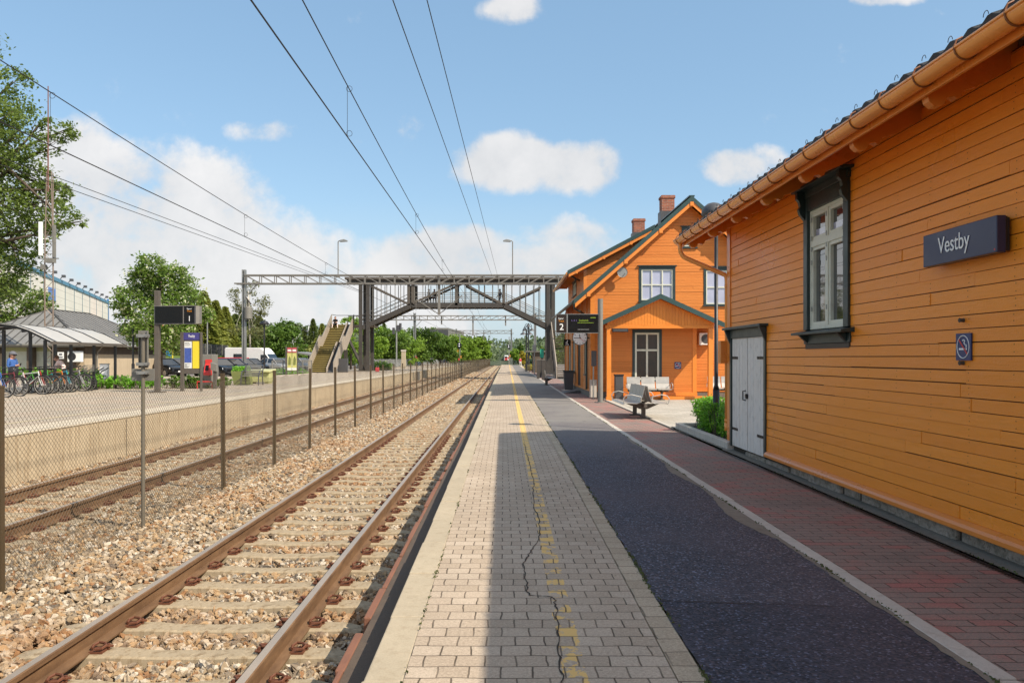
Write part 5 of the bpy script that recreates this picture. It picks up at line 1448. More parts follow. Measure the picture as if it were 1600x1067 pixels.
def tx1(body, a, z, w, h, m): text_mesh('lettering', body, pa+d*(Ld*a)+nrm*.01+V(0,0,z), d, (0,0,1), width=w, height=h, mat=m, parent=t, depth=.003)
tx1('1', .85, zb_+.20, None, .19, M['letter']); tx1('Spor', .85, zt_-.12, .2, .07, M['letter']); tx1('Track', .85, zt_-.2, .2, .06, M['led_orange'])
t = thing('information_board', (-12.5,31.6,Z0), 'standing information board headed Vestby with a white and a yellow timetable poster', 'information board')
Yi = 31.6; X = lambda px: gx(px, Yi); Zi = lambda py: gz(py, Yi)
for a, b in ((282.3,287),(313,315.3)):
    mb = MB(); mb.box(X(a),Yi-.05,Z0,X(b),Yi+.09,Zi(519)); mb.build('post', M['bridge'], t, bevel=.006)
mb = MB(); mb.box(X(287),Yi,Zi(583),X(313),Yi+.06,Zi(519.5)); mb.box(X(287),Yi-.02,Zi(583.5),X(313),Yi,Zi(576.5)); mb.build('panel', M['bridge'], t)
mb = MB(); mb.box(X(287),Yi-.012,Zi(531),X(313),Yi-.001,Zi(520)); mb.build('header', pm('violet_blue_header', (.05,.045,.20), .45), t)
mb = MB(); mb.box(X(288.2),Yi-.012,Zi(575.5),X(299.8),Yi-.001,Zi(533.5)); mb.build('poster', M['paperwhite'], t)
mb = MB(); mb.box(X(288.6),Yi-.016,Zi(566.5),X(299.4),Yi-.0125,Zi(543.5)); mb.build('poster_picture', M['blueposter'], t)
mb = MB(); mb.box(X(301),Yi-.012,Zi(575.5),X(312.2),Yi-.001,Zi(533.2)); mb.build('timetable', M['yellow'], t)
text_mesh('lettering', 'Vestby', (X(299.5),Yi-.015,Zi(525.6)), (1,0,0), (0,0,1), width=.26, height=.15, mat=M['letter'], parent=t)
mb = MB()
for k in range(7): mb.box(X(289),Yi-.0145,Zi(568.5+k),X(292+R.random()*7),Yi-.013,Zi(568.1+k))
for k in range(3): mb.box(X(289),Yi-.0145,Zi(536+2*k),X(294+R.random()*5),Yi-.013,Zi(535.4+2*k))
mb.build('small_print', M['dark_grey'], t)
t = thing('ticket_machine', (gx(324,34.5),34.5,Z0), 'grey ticket machine with a red front panel beside the information board', 'ticket machine')
Yt = 34.5; X = lambda px: gx(px, Yt); Zt = lambda py: gz(py, Yt)
mb = MB(); mb.box(X(314.5),Yt,Z0+.1,X(331.5),Yt+.7,Zt(553.5)); mb.box(X(316),Yt+.05,Z0,X(330),Yt+.6,Z0+.1); mb.build('case', M['galv_dull'], t, bevel=.015)
mb = MB(); mb.box(X(321.5),Yt-.012,Zt(562),X(331),Yt-.001,Zt(561.5)); mb.box(X(321),Yt-.03,Zt(586),X(331.4),Yt-.001,Zt(562)); mb.prism([(X(321.5),Yt-.03,Zt(586)),(X(321.5),Yt-.03,Zt(568)),(X(321.5),Yt-.12,Zt(570)),(X(321.5),Yt-.26,Zt(582)),(X(321.5),Yt-.26,Zt(586))], (.26,0,0)); mb.build('red_front', M['red'], t, bevel=.01)
mb = MB(); mb.add([(X(323.5),Yt-.145,Zt(570.6)),(X(328.5),Yt-.145,Zt(570.6)),(X(328.5),Yt-.235,Zt(578.5)),(X(323.5),Yt-.235,Zt(578.5))], [(0,1,2,3)]); mb.build('screen', M['black_screen'], t)
mb = MB(); mb.box(X(314),Yt+.1,Z0,X(317),Yt+.12,Z0+.35); mb.tube([(X(313),Yt-.35,Z0),(X(313),Yt-.35,Z0+.3),(X(336),Yt-.35,Z0+.3),(X(336),Yt-.35,Z0)], .025, 6); mb.build('guard_rail', M['red'], t)
t = thing('ticket_validator', (gx(334.5,34.0),34.0,Z0), 'slim brown ticket validator post right beside the ticket machine', 'ticket validator')
x = gx(335,34.0); mb = MB(); mb.box(x-.06,34.0,Z0,x+.07,34.12,gz(575,34)); mb.build('post', M['bridge'], t, bevel=.008); mb = MB(); mb.prism([(x-.14,33.95,gz(578,34)),(x+.12,33.95,gz(581,34)),(x+.09,33.95,gz(569,34)),(x-.16,33.95,gz(566,34))], (0,.25,0)); mb.build('reader_head', M['bridge_light'], t, bevel=.01)
# planter, bench, grit bin
Yg = 38.5; X = lambda px: gx(px, Yg); Zg = lambda py: gz(py, Yg)
t = thing('grit_bin', (gx(407,41),41,Z0), 'large pale green grit bin with a sloping lid on the far platform', 'grit bin')
Xg = lambda px: gx(px, 41)
mb = MB(); mb.prism([(Xg(389),40.6,Z0+.08),(Xg(424),40.6,Z0+.08),(Xg(425),40.6,gz(581,41)),(Xg(387),40.6,gz(581,41))], (0,.9,0)); mb.box(Xg(391),40.65,Z0,Xg(398),41.3,Z0+.1); mb.box(Xg(416),40.65,Z0,Xg(423),41.3,Z0+.1); mb.build('body', M['grit'], t, bevel=.03)
mb = MB(); mb.prism([(Xg(385.5),40.45,gz(581.5,41)),(Xg(385.5),40.45,gz(578.8,41)),(Xg(385.5),41.6,gz(576.5,41)),(Xg(385.5),41.6,gz(580,41))], (Xg(426.5)-Xg(385.5),0,0)); mb.build('lid', pm('pale_green_lid', (.46,.45,.22), .5), t, bevel=.02)
t = thing('flower_planter', (X(365),Yg+.6,Z0), 'olive green box planter with low plants behind the slatted bench', 'planter')
mb = MB(); mb.prism([(X(361),Yg+.4,Z0),(X(383),Yg+.4,Z0),(X(381),Yg+.4,Zg(580)),(X(356),Yg+.4,Zg(580))], (0,.8,0)); mb.build('box', M['planter'], t)
mb = MB()
for k in range(500):
    c = V(R.uniform(X(357),X(380)), Yg+R.uniform(.45,1.15), Zg(580)+R.uniform(-.02,.22)); a = Vector((R.gauss(0,1),R.gauss(0,1),R.gauss(0,1))).normalized()*.06; b = a.orthogonal().normalized()*.03
    mb.quad(c-a, c+b, c+a, c-b)
mb.build('foliage', M['leaf_hedge'], t)
t = thing('slatted_bench', (X(391),Yg,Z0), 'grey slatted metal bench with curved armrests in front of the grit bin', 'bench')
mb = MB()
for k in range(6): mb.bar((X(379),Yg-.32+.09*k,Z0+.45),(X(409),Yg-.32+.09*k,Z0+.45),.06,.025)
mb.build('seat', M['galv_dull'], t)
mb = MB()
for k in range(6): mb.bar((X(379),Yg+.22+.03*k,Z0+.52+.085*k),(X(405),Yg+.22+.03*k,Z0+.52+.085*k),.025,.06)
mb.build('backrest', M['galv_dull'], t)
for px in (381, 408):
    mb = MB(); x = X(px); mb.tube([(x,Yg+.3,Z0),(x,Yg+.2,Z0+.45),(x,Yg+.36,Z0+.98)], .028, 6); mb.tube([(x,Yg-.45,Z0),(x,Yg-.38,Z0+.5),(x,Yg-.25,Z0+.68),(x,Yg+.05,Z0+.70),(x,Yg+.28,Z0+.62)], .026, 6); mb.build('leg', M['dark_grey'], t)
# twin advertising columns
t = thing('advertising_stand', (gx(456,62),62,Z0), 'pair of tall yellow advertising posters with red tops on one grey stand', 'advertising stand')
Ya = 62; X = lambda px: gx(px, Ya); Za = lambda py: gz(py, Ya)
mb = MB(); mb.box(X(446),Ya,Z0-.3,X(448),Ya+.1,Za(541)); mb.box(X(464),Ya,Z0-.3,X(465),Ya+.1,Za(541)); mb.bar((X(447),Ya+.06,Za(579)),(X(464),Ya+.06,Za(579)),.06); mb.build('frame', M['bridge'], t)
for a, b in ((449,455.6),(456.6,463.4)):
    mb = MB(); mb.box(X(a),Ya,Za(579),X(b),Ya+.03,Za(543)); q = mb.build('poster', M['pale_yellow'], t)
    mb = MB(); mb.box(X(a),Ya-.02,Za(551),X(b),Ya-.001,Za(543)); mb.build('poster_top', M['rose'], q)
    mb = MB(); mb.box(X(a)+.03,Ya-.02,Za(549),X(b)-.03,Ya-.021,Za(546)); mb.box(X(a),Ya-.012,Za(578.5),X(b),Ya-.001,Za(574.5)); mb.build('poster_band', M['paperwhite'], q)
    mb = MB(); m_ = (X(a)+X(b))/2; mb.prism([(m_-.09,Ya-.01,Za(570)),(m_+.1,Ya-.01,Za(570)),(m_+.12,Ya-.01,Za(561)),(m_+.02,Ya-.01,Za(556)),(m_-.06,Ya-.01,Za(560))], (0,-.004,0)); mb.build('poster_picture', M['planter'], q)
def railing(name, x0, y0, x1, y1, z, h, step, label, mat):
    t = thing(name, (x0,y0,z), label, 'railing')
    L = math.hypot(x1-x0, y1-y0); n = int(L/step); P = lambda f, zz: V(x0+(x1-x0)*f, y0+(y1-y0)*f, z+zz)
    mb = MB()
    for zz in (.15, h*.55, h): mb.tube([P(0,zz), P(1,zz)], .028, 6)
    nb = int(L/.16)
    for k in range(nb): mb.tube([P(k/nb,.15), P(k/nb,h)], .009, 4)
    mb.build('rails', mat, t)
    for k in range(n+1):
        mb = MB(); mb.tube([P(k/n,-.1), P(k/n,h+.02)], .04, 6); mb.build('post', mat, t)
railing('metal_railing', -15.3, 86, -15.6, 190, .29, 1.1, 2.5, 'long pale metal railing along the back of the far platform beyond the bridge', M['galv'])
railing('metal_railing', gx(425,60), 60, gx(487,69), 69, .29, 1.1, 2.0, 'grey metal railing between the advertising posters and the mossy stairs', M['galv_dull'])
# other poles
def round_lamp(px, Y, zb, ztop, label, r=.05, head=True, mat='black_metal'):
    x = gx(px, Y); t = thing('street_lamp', (x,Y,zb), label, 'street lamp', 'street lamps')
    mb = MB(); mb.tube([(x,Y,zb),(x,Y,zb+1)], r*1.6, 8); mb.tube([(x,Y,zb+1),(x,Y,ztop)], r, 8); mb.build('pole', M[mat], t)
    if head: mb = MB(); mb.lathe([(.34,-.22),(.36,-.15),(.25,.0),(.06,.08)], (x,Y,ztop), 16); mb.build('lamp_shade', M[mat if mat != 'galv' else 'white'], t)
round_lamp(413, 60, .29, gz(502.5,60), 'black street lamp with a flat round shade left of the advertising posters', .06)
round_lamp(208, 44, .29, gz(505,44), 'slim black lamp post in front of the kiosk wall', .055, False)
round_lamp(324, 62, .0, gz(494,62), 'pale lamp post with a small white globe behind the ticket machine', .05, True, 'galv')
t = thing('camera_mast', (gx(619,112),112,.29), 'tall grey mast carrying lamps and cameras behind the left bridge tower', 'mast')
x = gx(619.5,112); mb = MB(); mb.tube([(x,112,.2),(x,112,gz(492,112))], .11, 8); mb.build('pole', M['galv'], t)
for dx, py in ((-.35,512),(.35,508),(.6,505)): mb = MB(); mb.box(x+dx-.22,111.8,gz(py+10,112),x+dx+.1,112.2,gz(py,112)); mb.bar((x,112,gz(py+4,112)),(x+dx,112,gz(py+4,112)),.06); mb.build('camera', M['dark_grey'], t)
t = thing('concrete_pillar', (gx(630.5,100),100,.29), 'short grey concrete pillar on the far platform behind the fence posts', 'pillar')
x = gx(630.5,100); mb = MB(); mb.box(x-.27,99.8,.2,x+.27,100.2,gz(549,100)); mb.build('shaft', M['coping'], t, bevel=.03); mb = MB(); mb.box(x-.3,99.76,gz(549,100),x+.3,100.24,gz(546.5,100)); mb.build('cap', M['kerb'], t)
t = thing('trackside_cabinet', (-8.4,77,-.3), 'grey steel cabinet fixed to the face of the far platform wall', 'cabinet')
mb = MB(); mb.box(-8.52,76.6,-.55,-8.2,78.0,.28); mb.build('case', M['dark_grey'], t, bevel=.02); mb = MB(); mb.box(-8.2,76.65,-.5,-8.185,77.28,.22); mb.box(-8.2,77.32,-.5,-8.185,77.95,.22); mb.build('cabinet_doors', M['galv_dull'], t)
t = thing('red_suitcase', (gx(590,72),72,Z0), 'small red suitcase left standing on the far platform', 'suitcase')
x = gx(590,72); mb = MB(); mb.box(x-.2,71.9,Z0+.06,x+.14,72.12,Z0+.45); mb.build('body', M['redcloth'], t, bevel=.04); mb = MB(); mb.tube([(x-.1,72.05,Z0+.44),(x-.1,72.05,Z0+.6),(x+.06,72.05,Z0+.6),(x+.06,72.05,Z0+.44)], .015, 5); mb.build('handle', M['galv'], t)
# ---------------------------------------------------------------- buildings on the left
t = thing('kiosk_building', (-32, 58.5, .29), 'low pebbledash building with a grey standing seam hip roof behind the bike shelter', 'building')
KX, KY0, KY1, KW = -28.0, 52.0, 66.0, -36.5
ez_, rz_ = 2.52, 5.05
mb = MB(); mb.box(KW, KY0+1.2, .25, KX, KY1, 1.9); mb.box(KW,KY0+1.2,1.9,KX+.02,KY1,1.905); mb.build('wall', M['pebble'], t)
mb = MB(); mb.box(KW, KY0+1.18, 1.905, KX+.03, KY1, ez_-.02)
y = KY0+1.3
while y < KY1: mb.box(KX+.03, y, 1.86, KX+.05, y+.12, ez_-.02); y += .19
mb.build('timber_band', M['dark_wood'], t)
mb = MB()
for x in (-29.0, -31.3, -34.0): mb.box(x-.45 if x == -29.0 else x-.15, KY0+.5, .25, x+.45 if x == -29.0 else x+.15, KY0+1.16, ez_-.03)
mb.build('timber_pillar', M['dark_wood'], t)
mb = MB(); mb.box(-33.3,KY0+1.10,.3,-30.2,KY0+1.17,2.05); mb.build('pale_door', pm('pale_shutter', (.52,.54,.45), .6), t)
mb = MB(); mb.box(-33.3,KY0+1.08,2.05,-30.2,KY0+1.17,2.32); mb.build('door_header', pm('olive_header', (.33,.34,.18), .6), t)
eo = .6; xr = KX+eo; xl = KW-eo; y0 = KY0-eo+.6; y1 = KY1+eo; xm = (xr+xl)/2; ins = (xr-xl)/2
a, b = V(xm,y0+ins*.95,rz_), V(xm,y1-ins*.95,rz_)
C = [V(xl,y0,ez_),V(xr,y0,ez_),V(xr,y1,ez_),V(xl,y1,ez_)]
mb = MB(); mb.add([C[0],C[1],C[2],C[3],a,b], [(0,1,4),(1,2,5,4),(2,3,5),(3,0,4,5)])
rf = mb.build('roof', M['zinc'], t)
mb = MB()
y = y0+.3
while y < y1-.2:                                       # standing seams on the track slope
    f = min(1, min(y-y0, y1-y)/(ins*.95)); p = V(xr, y, ez_+.01); q = p.lerp(V(xm, y, rz_+.01), f); mb.bar(p, q, .045, .07); y += .62
x = xl+.3
while x < xr-.2:
    f = min(1, min(x-xl, xr-x)/ins); p = V(x, y0, ez_+.01); q = p.lerp(V(x, y0+ins*.95, rz_+.01), f); mb.bar(p, q, .045, .07); x += .62
for c, e in ((C[0],a),(C[1],a),(C[2],b)): mb.bar(c, e, .16, .10)
mb.bar(a, b, .16, .10); mb.build('seams', M['seam'], rf)
mb = MB(); mb.tube([V(xl,y0-.05,ez_-.06),V(xr+.05,y0-.05,ez_-.06),V(xr+.05,y1,ez_-.06)], .08, 8); mb.tube([V(xr,y0+2.4,ez_-.1),V(KX+.15,y0+2.6,ez_-.5),V(KX+.1,y0+2.6,.4)], .05, 8); mb.box(xl,y0,ez_-.2,xr,y0+.04,ez_-.04); mb.build('gutter', M['galv_dull'], t)
t2 = thing('air_conditioner', (-28.9,52.3,1.5), 'pale air conditioner unit on the front of the low kiosk building', 'air conditioner')
mb = MB(); mb.box(-28.6,KY0+.2,1.35,-27.7,KY0+.5,2.05); mb.build('case', M['white'], t2, bevel=.02); mb = MB(); mb.lathe([(.27,-.01),(.27,0)], (-28.3,KY0+.2,1.7), 18, 'y'); mb.build('fan_grille', M['black_metal'], t2)
t2 = thing('notice_sign', (gx(83,40),40,1.5), 'small white parking notice on the timber pillar behind the cyclists', 'sign')
x = gx(82.5,51); mb = MB(); mb.box(x-.2,51.9,gz(560.5,51),x+.2,51.93,gz(550,51)); mb.build('plate', M['white'], t2); mb = MB(); mb.box(x-.1,51.89,gz(555,51),x+.1,51.899,gz(552,51)); mb.box(x-.14,51.89,gz(559,51),x+.14,51.899,gz(557,51)); mb.build('lettering', M['greycloth'], t2)
t2 = thing('utility_cabinet', (gx(161,46),46,.29), 'narrow white utility cabinet against the pebbledash wall', 'cabinet')
x = gx(161,46); mb = MB(); mb.box(x-.2,46,.29,x+.22,46.3,gz(569,46)); mb.build('case', M['white'], t2, bevel=.01); mb = MB(); mb.box(x-.22,45.96,gz(569,46),x+.24,46.34,gz(568,46)); mb.build('cap', M['galv'], t2)

# warehouse with pale cladding
t = thing('warehouse', (-62,110,0), 'long white clad warehouse with a blue roof edge behind the low kiosk building', 'warehouse')
pA, pB = V(-45.0,70,0), V(-67,135,0); u = (pB-pA).normalized(); nb = V(-u.y,u.x,0); Lw = (pB-pA).length
def zw(s):                                              # roof height along the facade
    return 11.3
M_ = Matrix(((u.x,nb.x,0,pA.x),(u.y,nb.y,0,pA.y),(0,0,1,0),(0,0,0,1)))
def loc(mb): return mb.xf(M_)
mb = MB(); mb.box(0,0,5.6,Lw,30,10.75); loc(mb).build('wall', M['cladding_white'], t)
mb = MB(); mb.box(.2,.35,-.5,Lw-.2,29.8,5.6); loc(mb).build('lower_wall', M['pebble'], t)
mb = MB(); mb.box(-.1,-.12,10.75,Lw+.1,30,11.2); loc(mb).build('roof_edge', pm('blue_roof_edge', (.075,.22,.34), .5), t)
bj = pm('blue_joint', (.10,.15,.19), .5)
for k in range(12): s_ = 2+k*6.0; mb = MB(); mb.box(s_,-.05,5.6,s_+.14,0.0,10.7); loc(mb).build('joint_cover', bj, t)
mb = MB(); mb.box(.1,-.03,5.35,Lw-.1,.33,5.62); loc(mb).build('shadow_gap', M['dark_grey'], t)
for k in range(11):
    s_ = 14+k*5.0; mb = MB(); mb.bar((s_,0.0,11.2),(s_,-.25,11.55),.08); mb.box(s_-.25,-.6,11.45,s_+.25,-.2,11.75); loc(mb).build('floodlight', M['dark_grey'], t)
mb = MB()
s0 = 22.4
for k in range(4): mb.box(s0+k*.95,-.11,8.35,s0+k*.95+.72,-.02,9.75)
mb.box(s0-.1,-.11,8.2,s0+3.7,-.02,8.4); loc(mb).build('logo_panel', pm('faded_blue_logo', (.10,.20,.48), .5), t)
mb = MB(); mb.box(-.02,-.14,2.5,.5,.0,10.7); mb.box(Lw+.4,0,5.5,Lw+.7,.3,11.6); loc(mb).build('blue_column', pm('blue_column', (.04,.16,.38), .5), t)
mb = MB(); mb.box(16.2,.30,3.6,21.2,.34,5.2)
loc(mb).build('window', M['glass_dark'], t)

# antenna mast
t = thing('antenna_mast', (gx(76,48.5),48.5,.29), 'thin lattice antenna mast with white panel antennas rising beside the big tree', 'antenna mast')
Y = 49.0; xa, xb = gx(70,Y), gx(83,Y)
mb = MB(); z = .3
for (x, y) in ((xa,Y),(xb,Y),((xa+xb)/2,Y+.45)): mb.tube([(x,y,.3),(x,y,gz(400,Y)),((x*.55+(xa+xb)/2*.45),y,gz(268,Y))], [.05,.045,.035], 6)
while z < gz(290,Y):
    h = .55; f = .5 if z < gz(400,Y) else .32
    m_ = (xa+xb)/2; w = (xb-xa)*f
    mb.tube([(m_-w,Y,z),(m_+w,Y,z+h)], .018, 4); mb.tube([(m_+w,Y,z+h),(m_-w,Y,z+2*h)], .018, 4); mb.tube([(m_-w,Y,z+2*h),(m_+w,Y,z+2*h)], .018, 4); z += 2*h
mb.build('lattice', pm('rusty_grey_mast', (.22,.17,.14), .6, .3, dirt=(.2,.09,.05)), t)
mb = MB(); mb.tube([((xa+xb)/2-.05,Y,gz(300,Y)),((xa+xb)/2-.05,Y,gz(135,Y))], [.055,.035], 6); mb.build('top_pole', pm('reddish_pole', (.16,.075,.06), .6), t)
for px0, px1, p0, p1 in ((62,67.5,400,347),(83.5,88,403,352)):
    mb = MB(); mb.box(gx(px0,Y),Y-.15,gz(p0,Y),gx(px1,Y),Y,gz(p1,Y)); mb.tube([(gx((px0+px1)/2,Y),Y,gz((p0+p1)/2,Y)),((xa+xb)/2,Y,gz((p0+p1)/2,Y))], .03, 5); mb.build('panel_antenna', M['white'] if px0 < 70 else M['galv_dull'], t, bevel=.03)
mb = MB(); mb.cbox(((xa+xb)/2+.2,Y-.2,gz(408,Y)),(.5,.4,.25)); mb.cbox(((xa+xb)/2-.2,Y-.2,gz(418,Y)),(.25,.3,.3)); mb.bar((xa-.35,Y,gz(404,Y)),(xb+.35,Y,gz(404,Y)),.06); mb.build('equipment_box', M['galv_dull'], t)

# bike shelter with an arched roof
t = thing('bike_shelter', (-17.8,32,.29), 'bike shelter with a curved pale translucent roof on dark posts', 'shelter')
arch = [(-16.55,2.13),(-16.95,2.33),(-17.4,2.55),(-17.9,2.72),(-18.5,2.80),(-19.2,2.78),(-19.9,2.70)]
ribY = [29.4, 31.15, 32.9, 34.7, 27.0]
for y in (29.4, 31.15, 32.9, 34.7):
    mb = MB(); mb.box(-16.97,y-.045,.29,-16.88,y+.045,2.27); mb.cbox((-16.92,y,.31),(.25,.25,.03)); mb.build('post', M['black_metal'], t)
for y in (29.4, 31.15, 32.9, 34.7):
    mb = MB()
    for (a, b), (c, d) in zip(arch, arch[1:]): mb.bar((a,y,b+.035),(c,y,d+.035),.085,.14)
    mb.box(-19.6,y-.05,.29,-19.5,y+.05,2.7); mb.build('rib', M['black_metal'], t)
mb = MB()
for (a, b), (c, d) in zip(arch, arch[1:]): mb.add([(a,29.2,b+.075),(c,29.2,d+.075),(c,34.9,d+.075),(a,34.9,b+.075),(a,29.2,b+.085),(c,29.2,d+.085),(c,34.9,d+.085),(a,34.9,b+.085)], [(0,1,2,3),(7,6,5,4),(0,4,5,1),(2,6,7,3)])
mb.build('roof', M['shelter_roof'], t)
mb = MB(); mb.bar((-16.56,29.15,2.17),(-16.56,34.95,2.17),.07,.10); mb.build('eave_beam', M['bridge'], t)
# curved bike racks, each bent tube a rack of its own
def rack(loc, label):
    t = thing('bike_rack', (0,0,0), label, 'bike rack', 'bent tube bike racks')
    mb = MB(); mb.tube([(.3,0,0),(.3,0,.18),(.22,0,.34),(.02,0,.48),(-.03,0,.62),(.08,0,.74),(.34,0,.88),(.38,0,.92)], .024, 8); mb.build('tube', M['dark_grey'], t, smooth=True)
    mb = MB(); mb.lathe([(.06,0),(.06,.012)], (.3,0,0), 12); mb.build('foot', M['black_metal'], t); t.location = loc; return t
ry = [32.3, 32.75, 33.2, 33.65, 34.1, 34.55]
r0 = rack((-17.5, ry[0], .293), 'bent tube bike rack next to the last parked bicycle')
for y, lab in zip(ry[1:], ('second bent tube bike rack from the parked bicycles','third bent tube bike rack from the parked bicycles','fourth bent tube bike rack from the parked bicycles','bent tube bike rack second from the far shelter post','farthest bent tube bike rack, at the last shelter post')):
    copy_tree(r0, (-17.5, y, .293), 0, lab)
# bicycles
def bicycle(loc, rz, frame_mat, label, lean=.0, basket=False, fender=True):
    t = thing('bicycle', (0,0,0), label, 'bicycle', 'bicycles under the shelter')
    r = .335
    for wx in (-.53, .53):
        mb = MB(); mb.tube([(wx+r*math.cos(a),0,r+r*math.sin(a)) for a in [2*PI*i/24 for i in range(24)]], .021, 6, closed=True); w = mb.build('wheel', M['tyre'], t, smooth=True)
        mb = MB(); mb.tube([(wx+(r-.03)*math.cos(a),0,r+(r-.03)*math.sin(a)) for a in [2*PI*i/24 for i in range(24)]], .009, 5, closed=True)
        for k in range(14): a = 2*PI*k/14; mb.tube([(wx,.02*(-1)**k,r),(wx+(r-.03)*math.cos(a),0,r+(r-.03)*math.sin(a))], .0025, 3, caps=False)
        mb.tube([(wx,-.05,r),(wx,.05,r)], .022, 8); mb.build('rim', M['silver'], w)
    BB, ST, HT, HB, RA, FA = (-.08,0,.30),(-.22,0,.80),(.36,0,.84),(.40,0,.68),(-.53,0,.335),(.53,0,.335)
    mb = MB(); mb.tube([BB,ST], .017, 8); mb.tube([(-.20,0,.74),(.37,0,.80)], .017, 8); mb.tube([BB,HB], .020, 8); mb.tube([HT,HB], .021, 8)
    for s in (-.05, .05): mb.tube([(BB[0],s*.6,BB[2]),(RA[0],s,RA[2])], .010, 6); mb.tube([(-.205,s*.4,.74),(RA[0],s,RA[2])], .009, 6)
    for s in (-.05, .05): mb.tube([(.405,s,.66),(.46,s,.5),(FA[0],s,FA[2])], .012, 6)
    mb.build('frame', frame_mat, t)
    mb = MB(); mb.tube([HT,(.34,0,.97)], .013, 6); mb.tube([(.22,-.29,.99),(.32,-.26,1.0),(.36,-.08,.98),(.36,.08,.98),(.32,.26,1.0),(.22,.29,.99)], .012, 6); mb.build('handlebar', M['black_metal'], t)
    mb = MB(); mb.tube([ST,(-.235,0,.90)], .013, 6); mb.add([(-.38,-.075,.92),(-.38,.075,.92),(-.25,.06,.93),(-.08,.02,.92),(-.08,-.02,.92),(-.25,-.06,.93),(-.36,-.05,.87),(-.36,.05,.87),(-.1,.012,.885),(-.1,-.012,.885)], [(0,5,4,3,2,1),(0,1,7,6),(6,7,8,9),(1,2,3,8,7),(0,6,9,4,5),(3,4,9,8)]); mb.build('saddle', M['black_metal'], t)
    mb = MB(); mb.lathe([(.095,-.055),(.095,-.05)], (BB[0],0,BB[2]), 14, 'y'); mb.tube([(BB[0],-.08,BB[2]),(BB[0],.08,BB[2])], .02, 8); mb.tube([(BB[0],-.07,BB[2]),(BB[0]+.12,-.09,BB[2]-.12),(BB[0]+.12,-.16,BB[2]-.12)], .010, 5); mb.tube([(BB[0],.07,BB[2]),(BB[0]-.12,.09,BB[2]+.12),(BB[0]-.12,.16,BB[2]+.12)], .010, 5); mb.build('crank', M['dark_grey'], t)
    if fender:
        for wx, a0, a1 in ((-.53, 20, 190), (.53, 40, 170)):
            mb = MB(); P = [(wx+(r+.035)*math.cos(rad(a)),0,r+(r+.035)*math.sin(rad(a))) for a in range(a0, a1+1, 15)]
            for p, q in zip(P, P[1:]): mb.bar(p, q, .05, .006)
            mb.build('mudguard', M['dark_grey'], t)
        mb = MB(); mb.box(-.82,-.07,.70,-.38,.07,.715); mb.tube([(-.75,.06,.70),(-.53,.06,.34)], .006, 4); mb.tube([(-.75,-.06,.70),(-.53,-.06,.34)], .006, 4); mb.box(-.84,-.03,.66,-.82,.03,.72); mb.build('luggage_rack', M['black_metal'], t)
    if basket:
        mb = MB()
        for z in (.78,.86,.94,1.02): 
            w = .15+.03*(z-.78)/.24; mb.tube([(.42,-w,z),(.70,-w,z),(.70,w,z),(.42,w,z)], .006, 4, closed=True)
        for k in range(9): f = -.15+.3*k/8; mb.tube([(.70,f,.78),(.71,f*1.2,1.02)], .004, 4); mb.tube([(.42,f,.78),(.42,f*1.2,1.02)], .004, 4)
        mb.build('basket', M['galv_dull'], t)
    t.location = loc; t.rotation_euler = (lean, 0, rz); return t
bm = {k: pm('bike_'+k, c, .35, .2) for k, c in (('red',(.35,.03,.03)),('black',(.02,.02,.022)),('blue',(.03,.10,.33)),('white',(.6,.6,.58)),('green',(.08,.3,.06)),('grey',(.2,.2,.21)),('orange',(.5,.16,.03)),('teal',(.03,.25,.33)),('maroon',(.16,.03,.04)),('silver',(.45,.45,.46)))}
blist = [(26.6,'blue','pale blue bicycle parked nearest to the fence post, outside the shelter roof',0,-17.2),(27.5,'maroon','dark red bicycle beside the woman in the blue shirt',0,-17.3),(28.85,'white','white framed bicycle second in the row, by the first shelter post',0,-17.25),(29.1,'red','red bicycle parked beside the first shelter post',0,-17.3),(29.6,'green','bicycle with a green frame just behind the first shelter post',0,-17.3),(30.0,'black','black bicycle in front of the person in the pink shirt',0,-17.25),(30.4,'orange','orange bicycle between the first two shelter posts',0,-17.3),(30.72,'teal','teal bicycle left of the second shelter post',0,-17.3),(31.55,'grey','grey bicycle by the second shelter post',0,-17.25),(31.82,'silver','silver bicycle right of the second shelter post',0,-17.3),(32.05,'black','last black bicycle in the row, carrying a wire front basket',1,-17.25)]
for y, k, lab, bk, x in blist:
    bicycle((x+R.uniform(-.08,.08), y, .293), R.uniform(-.12,.12), bm[k], lab, R.uniform(-.10,.10), bool(bk), R.random() < .75)

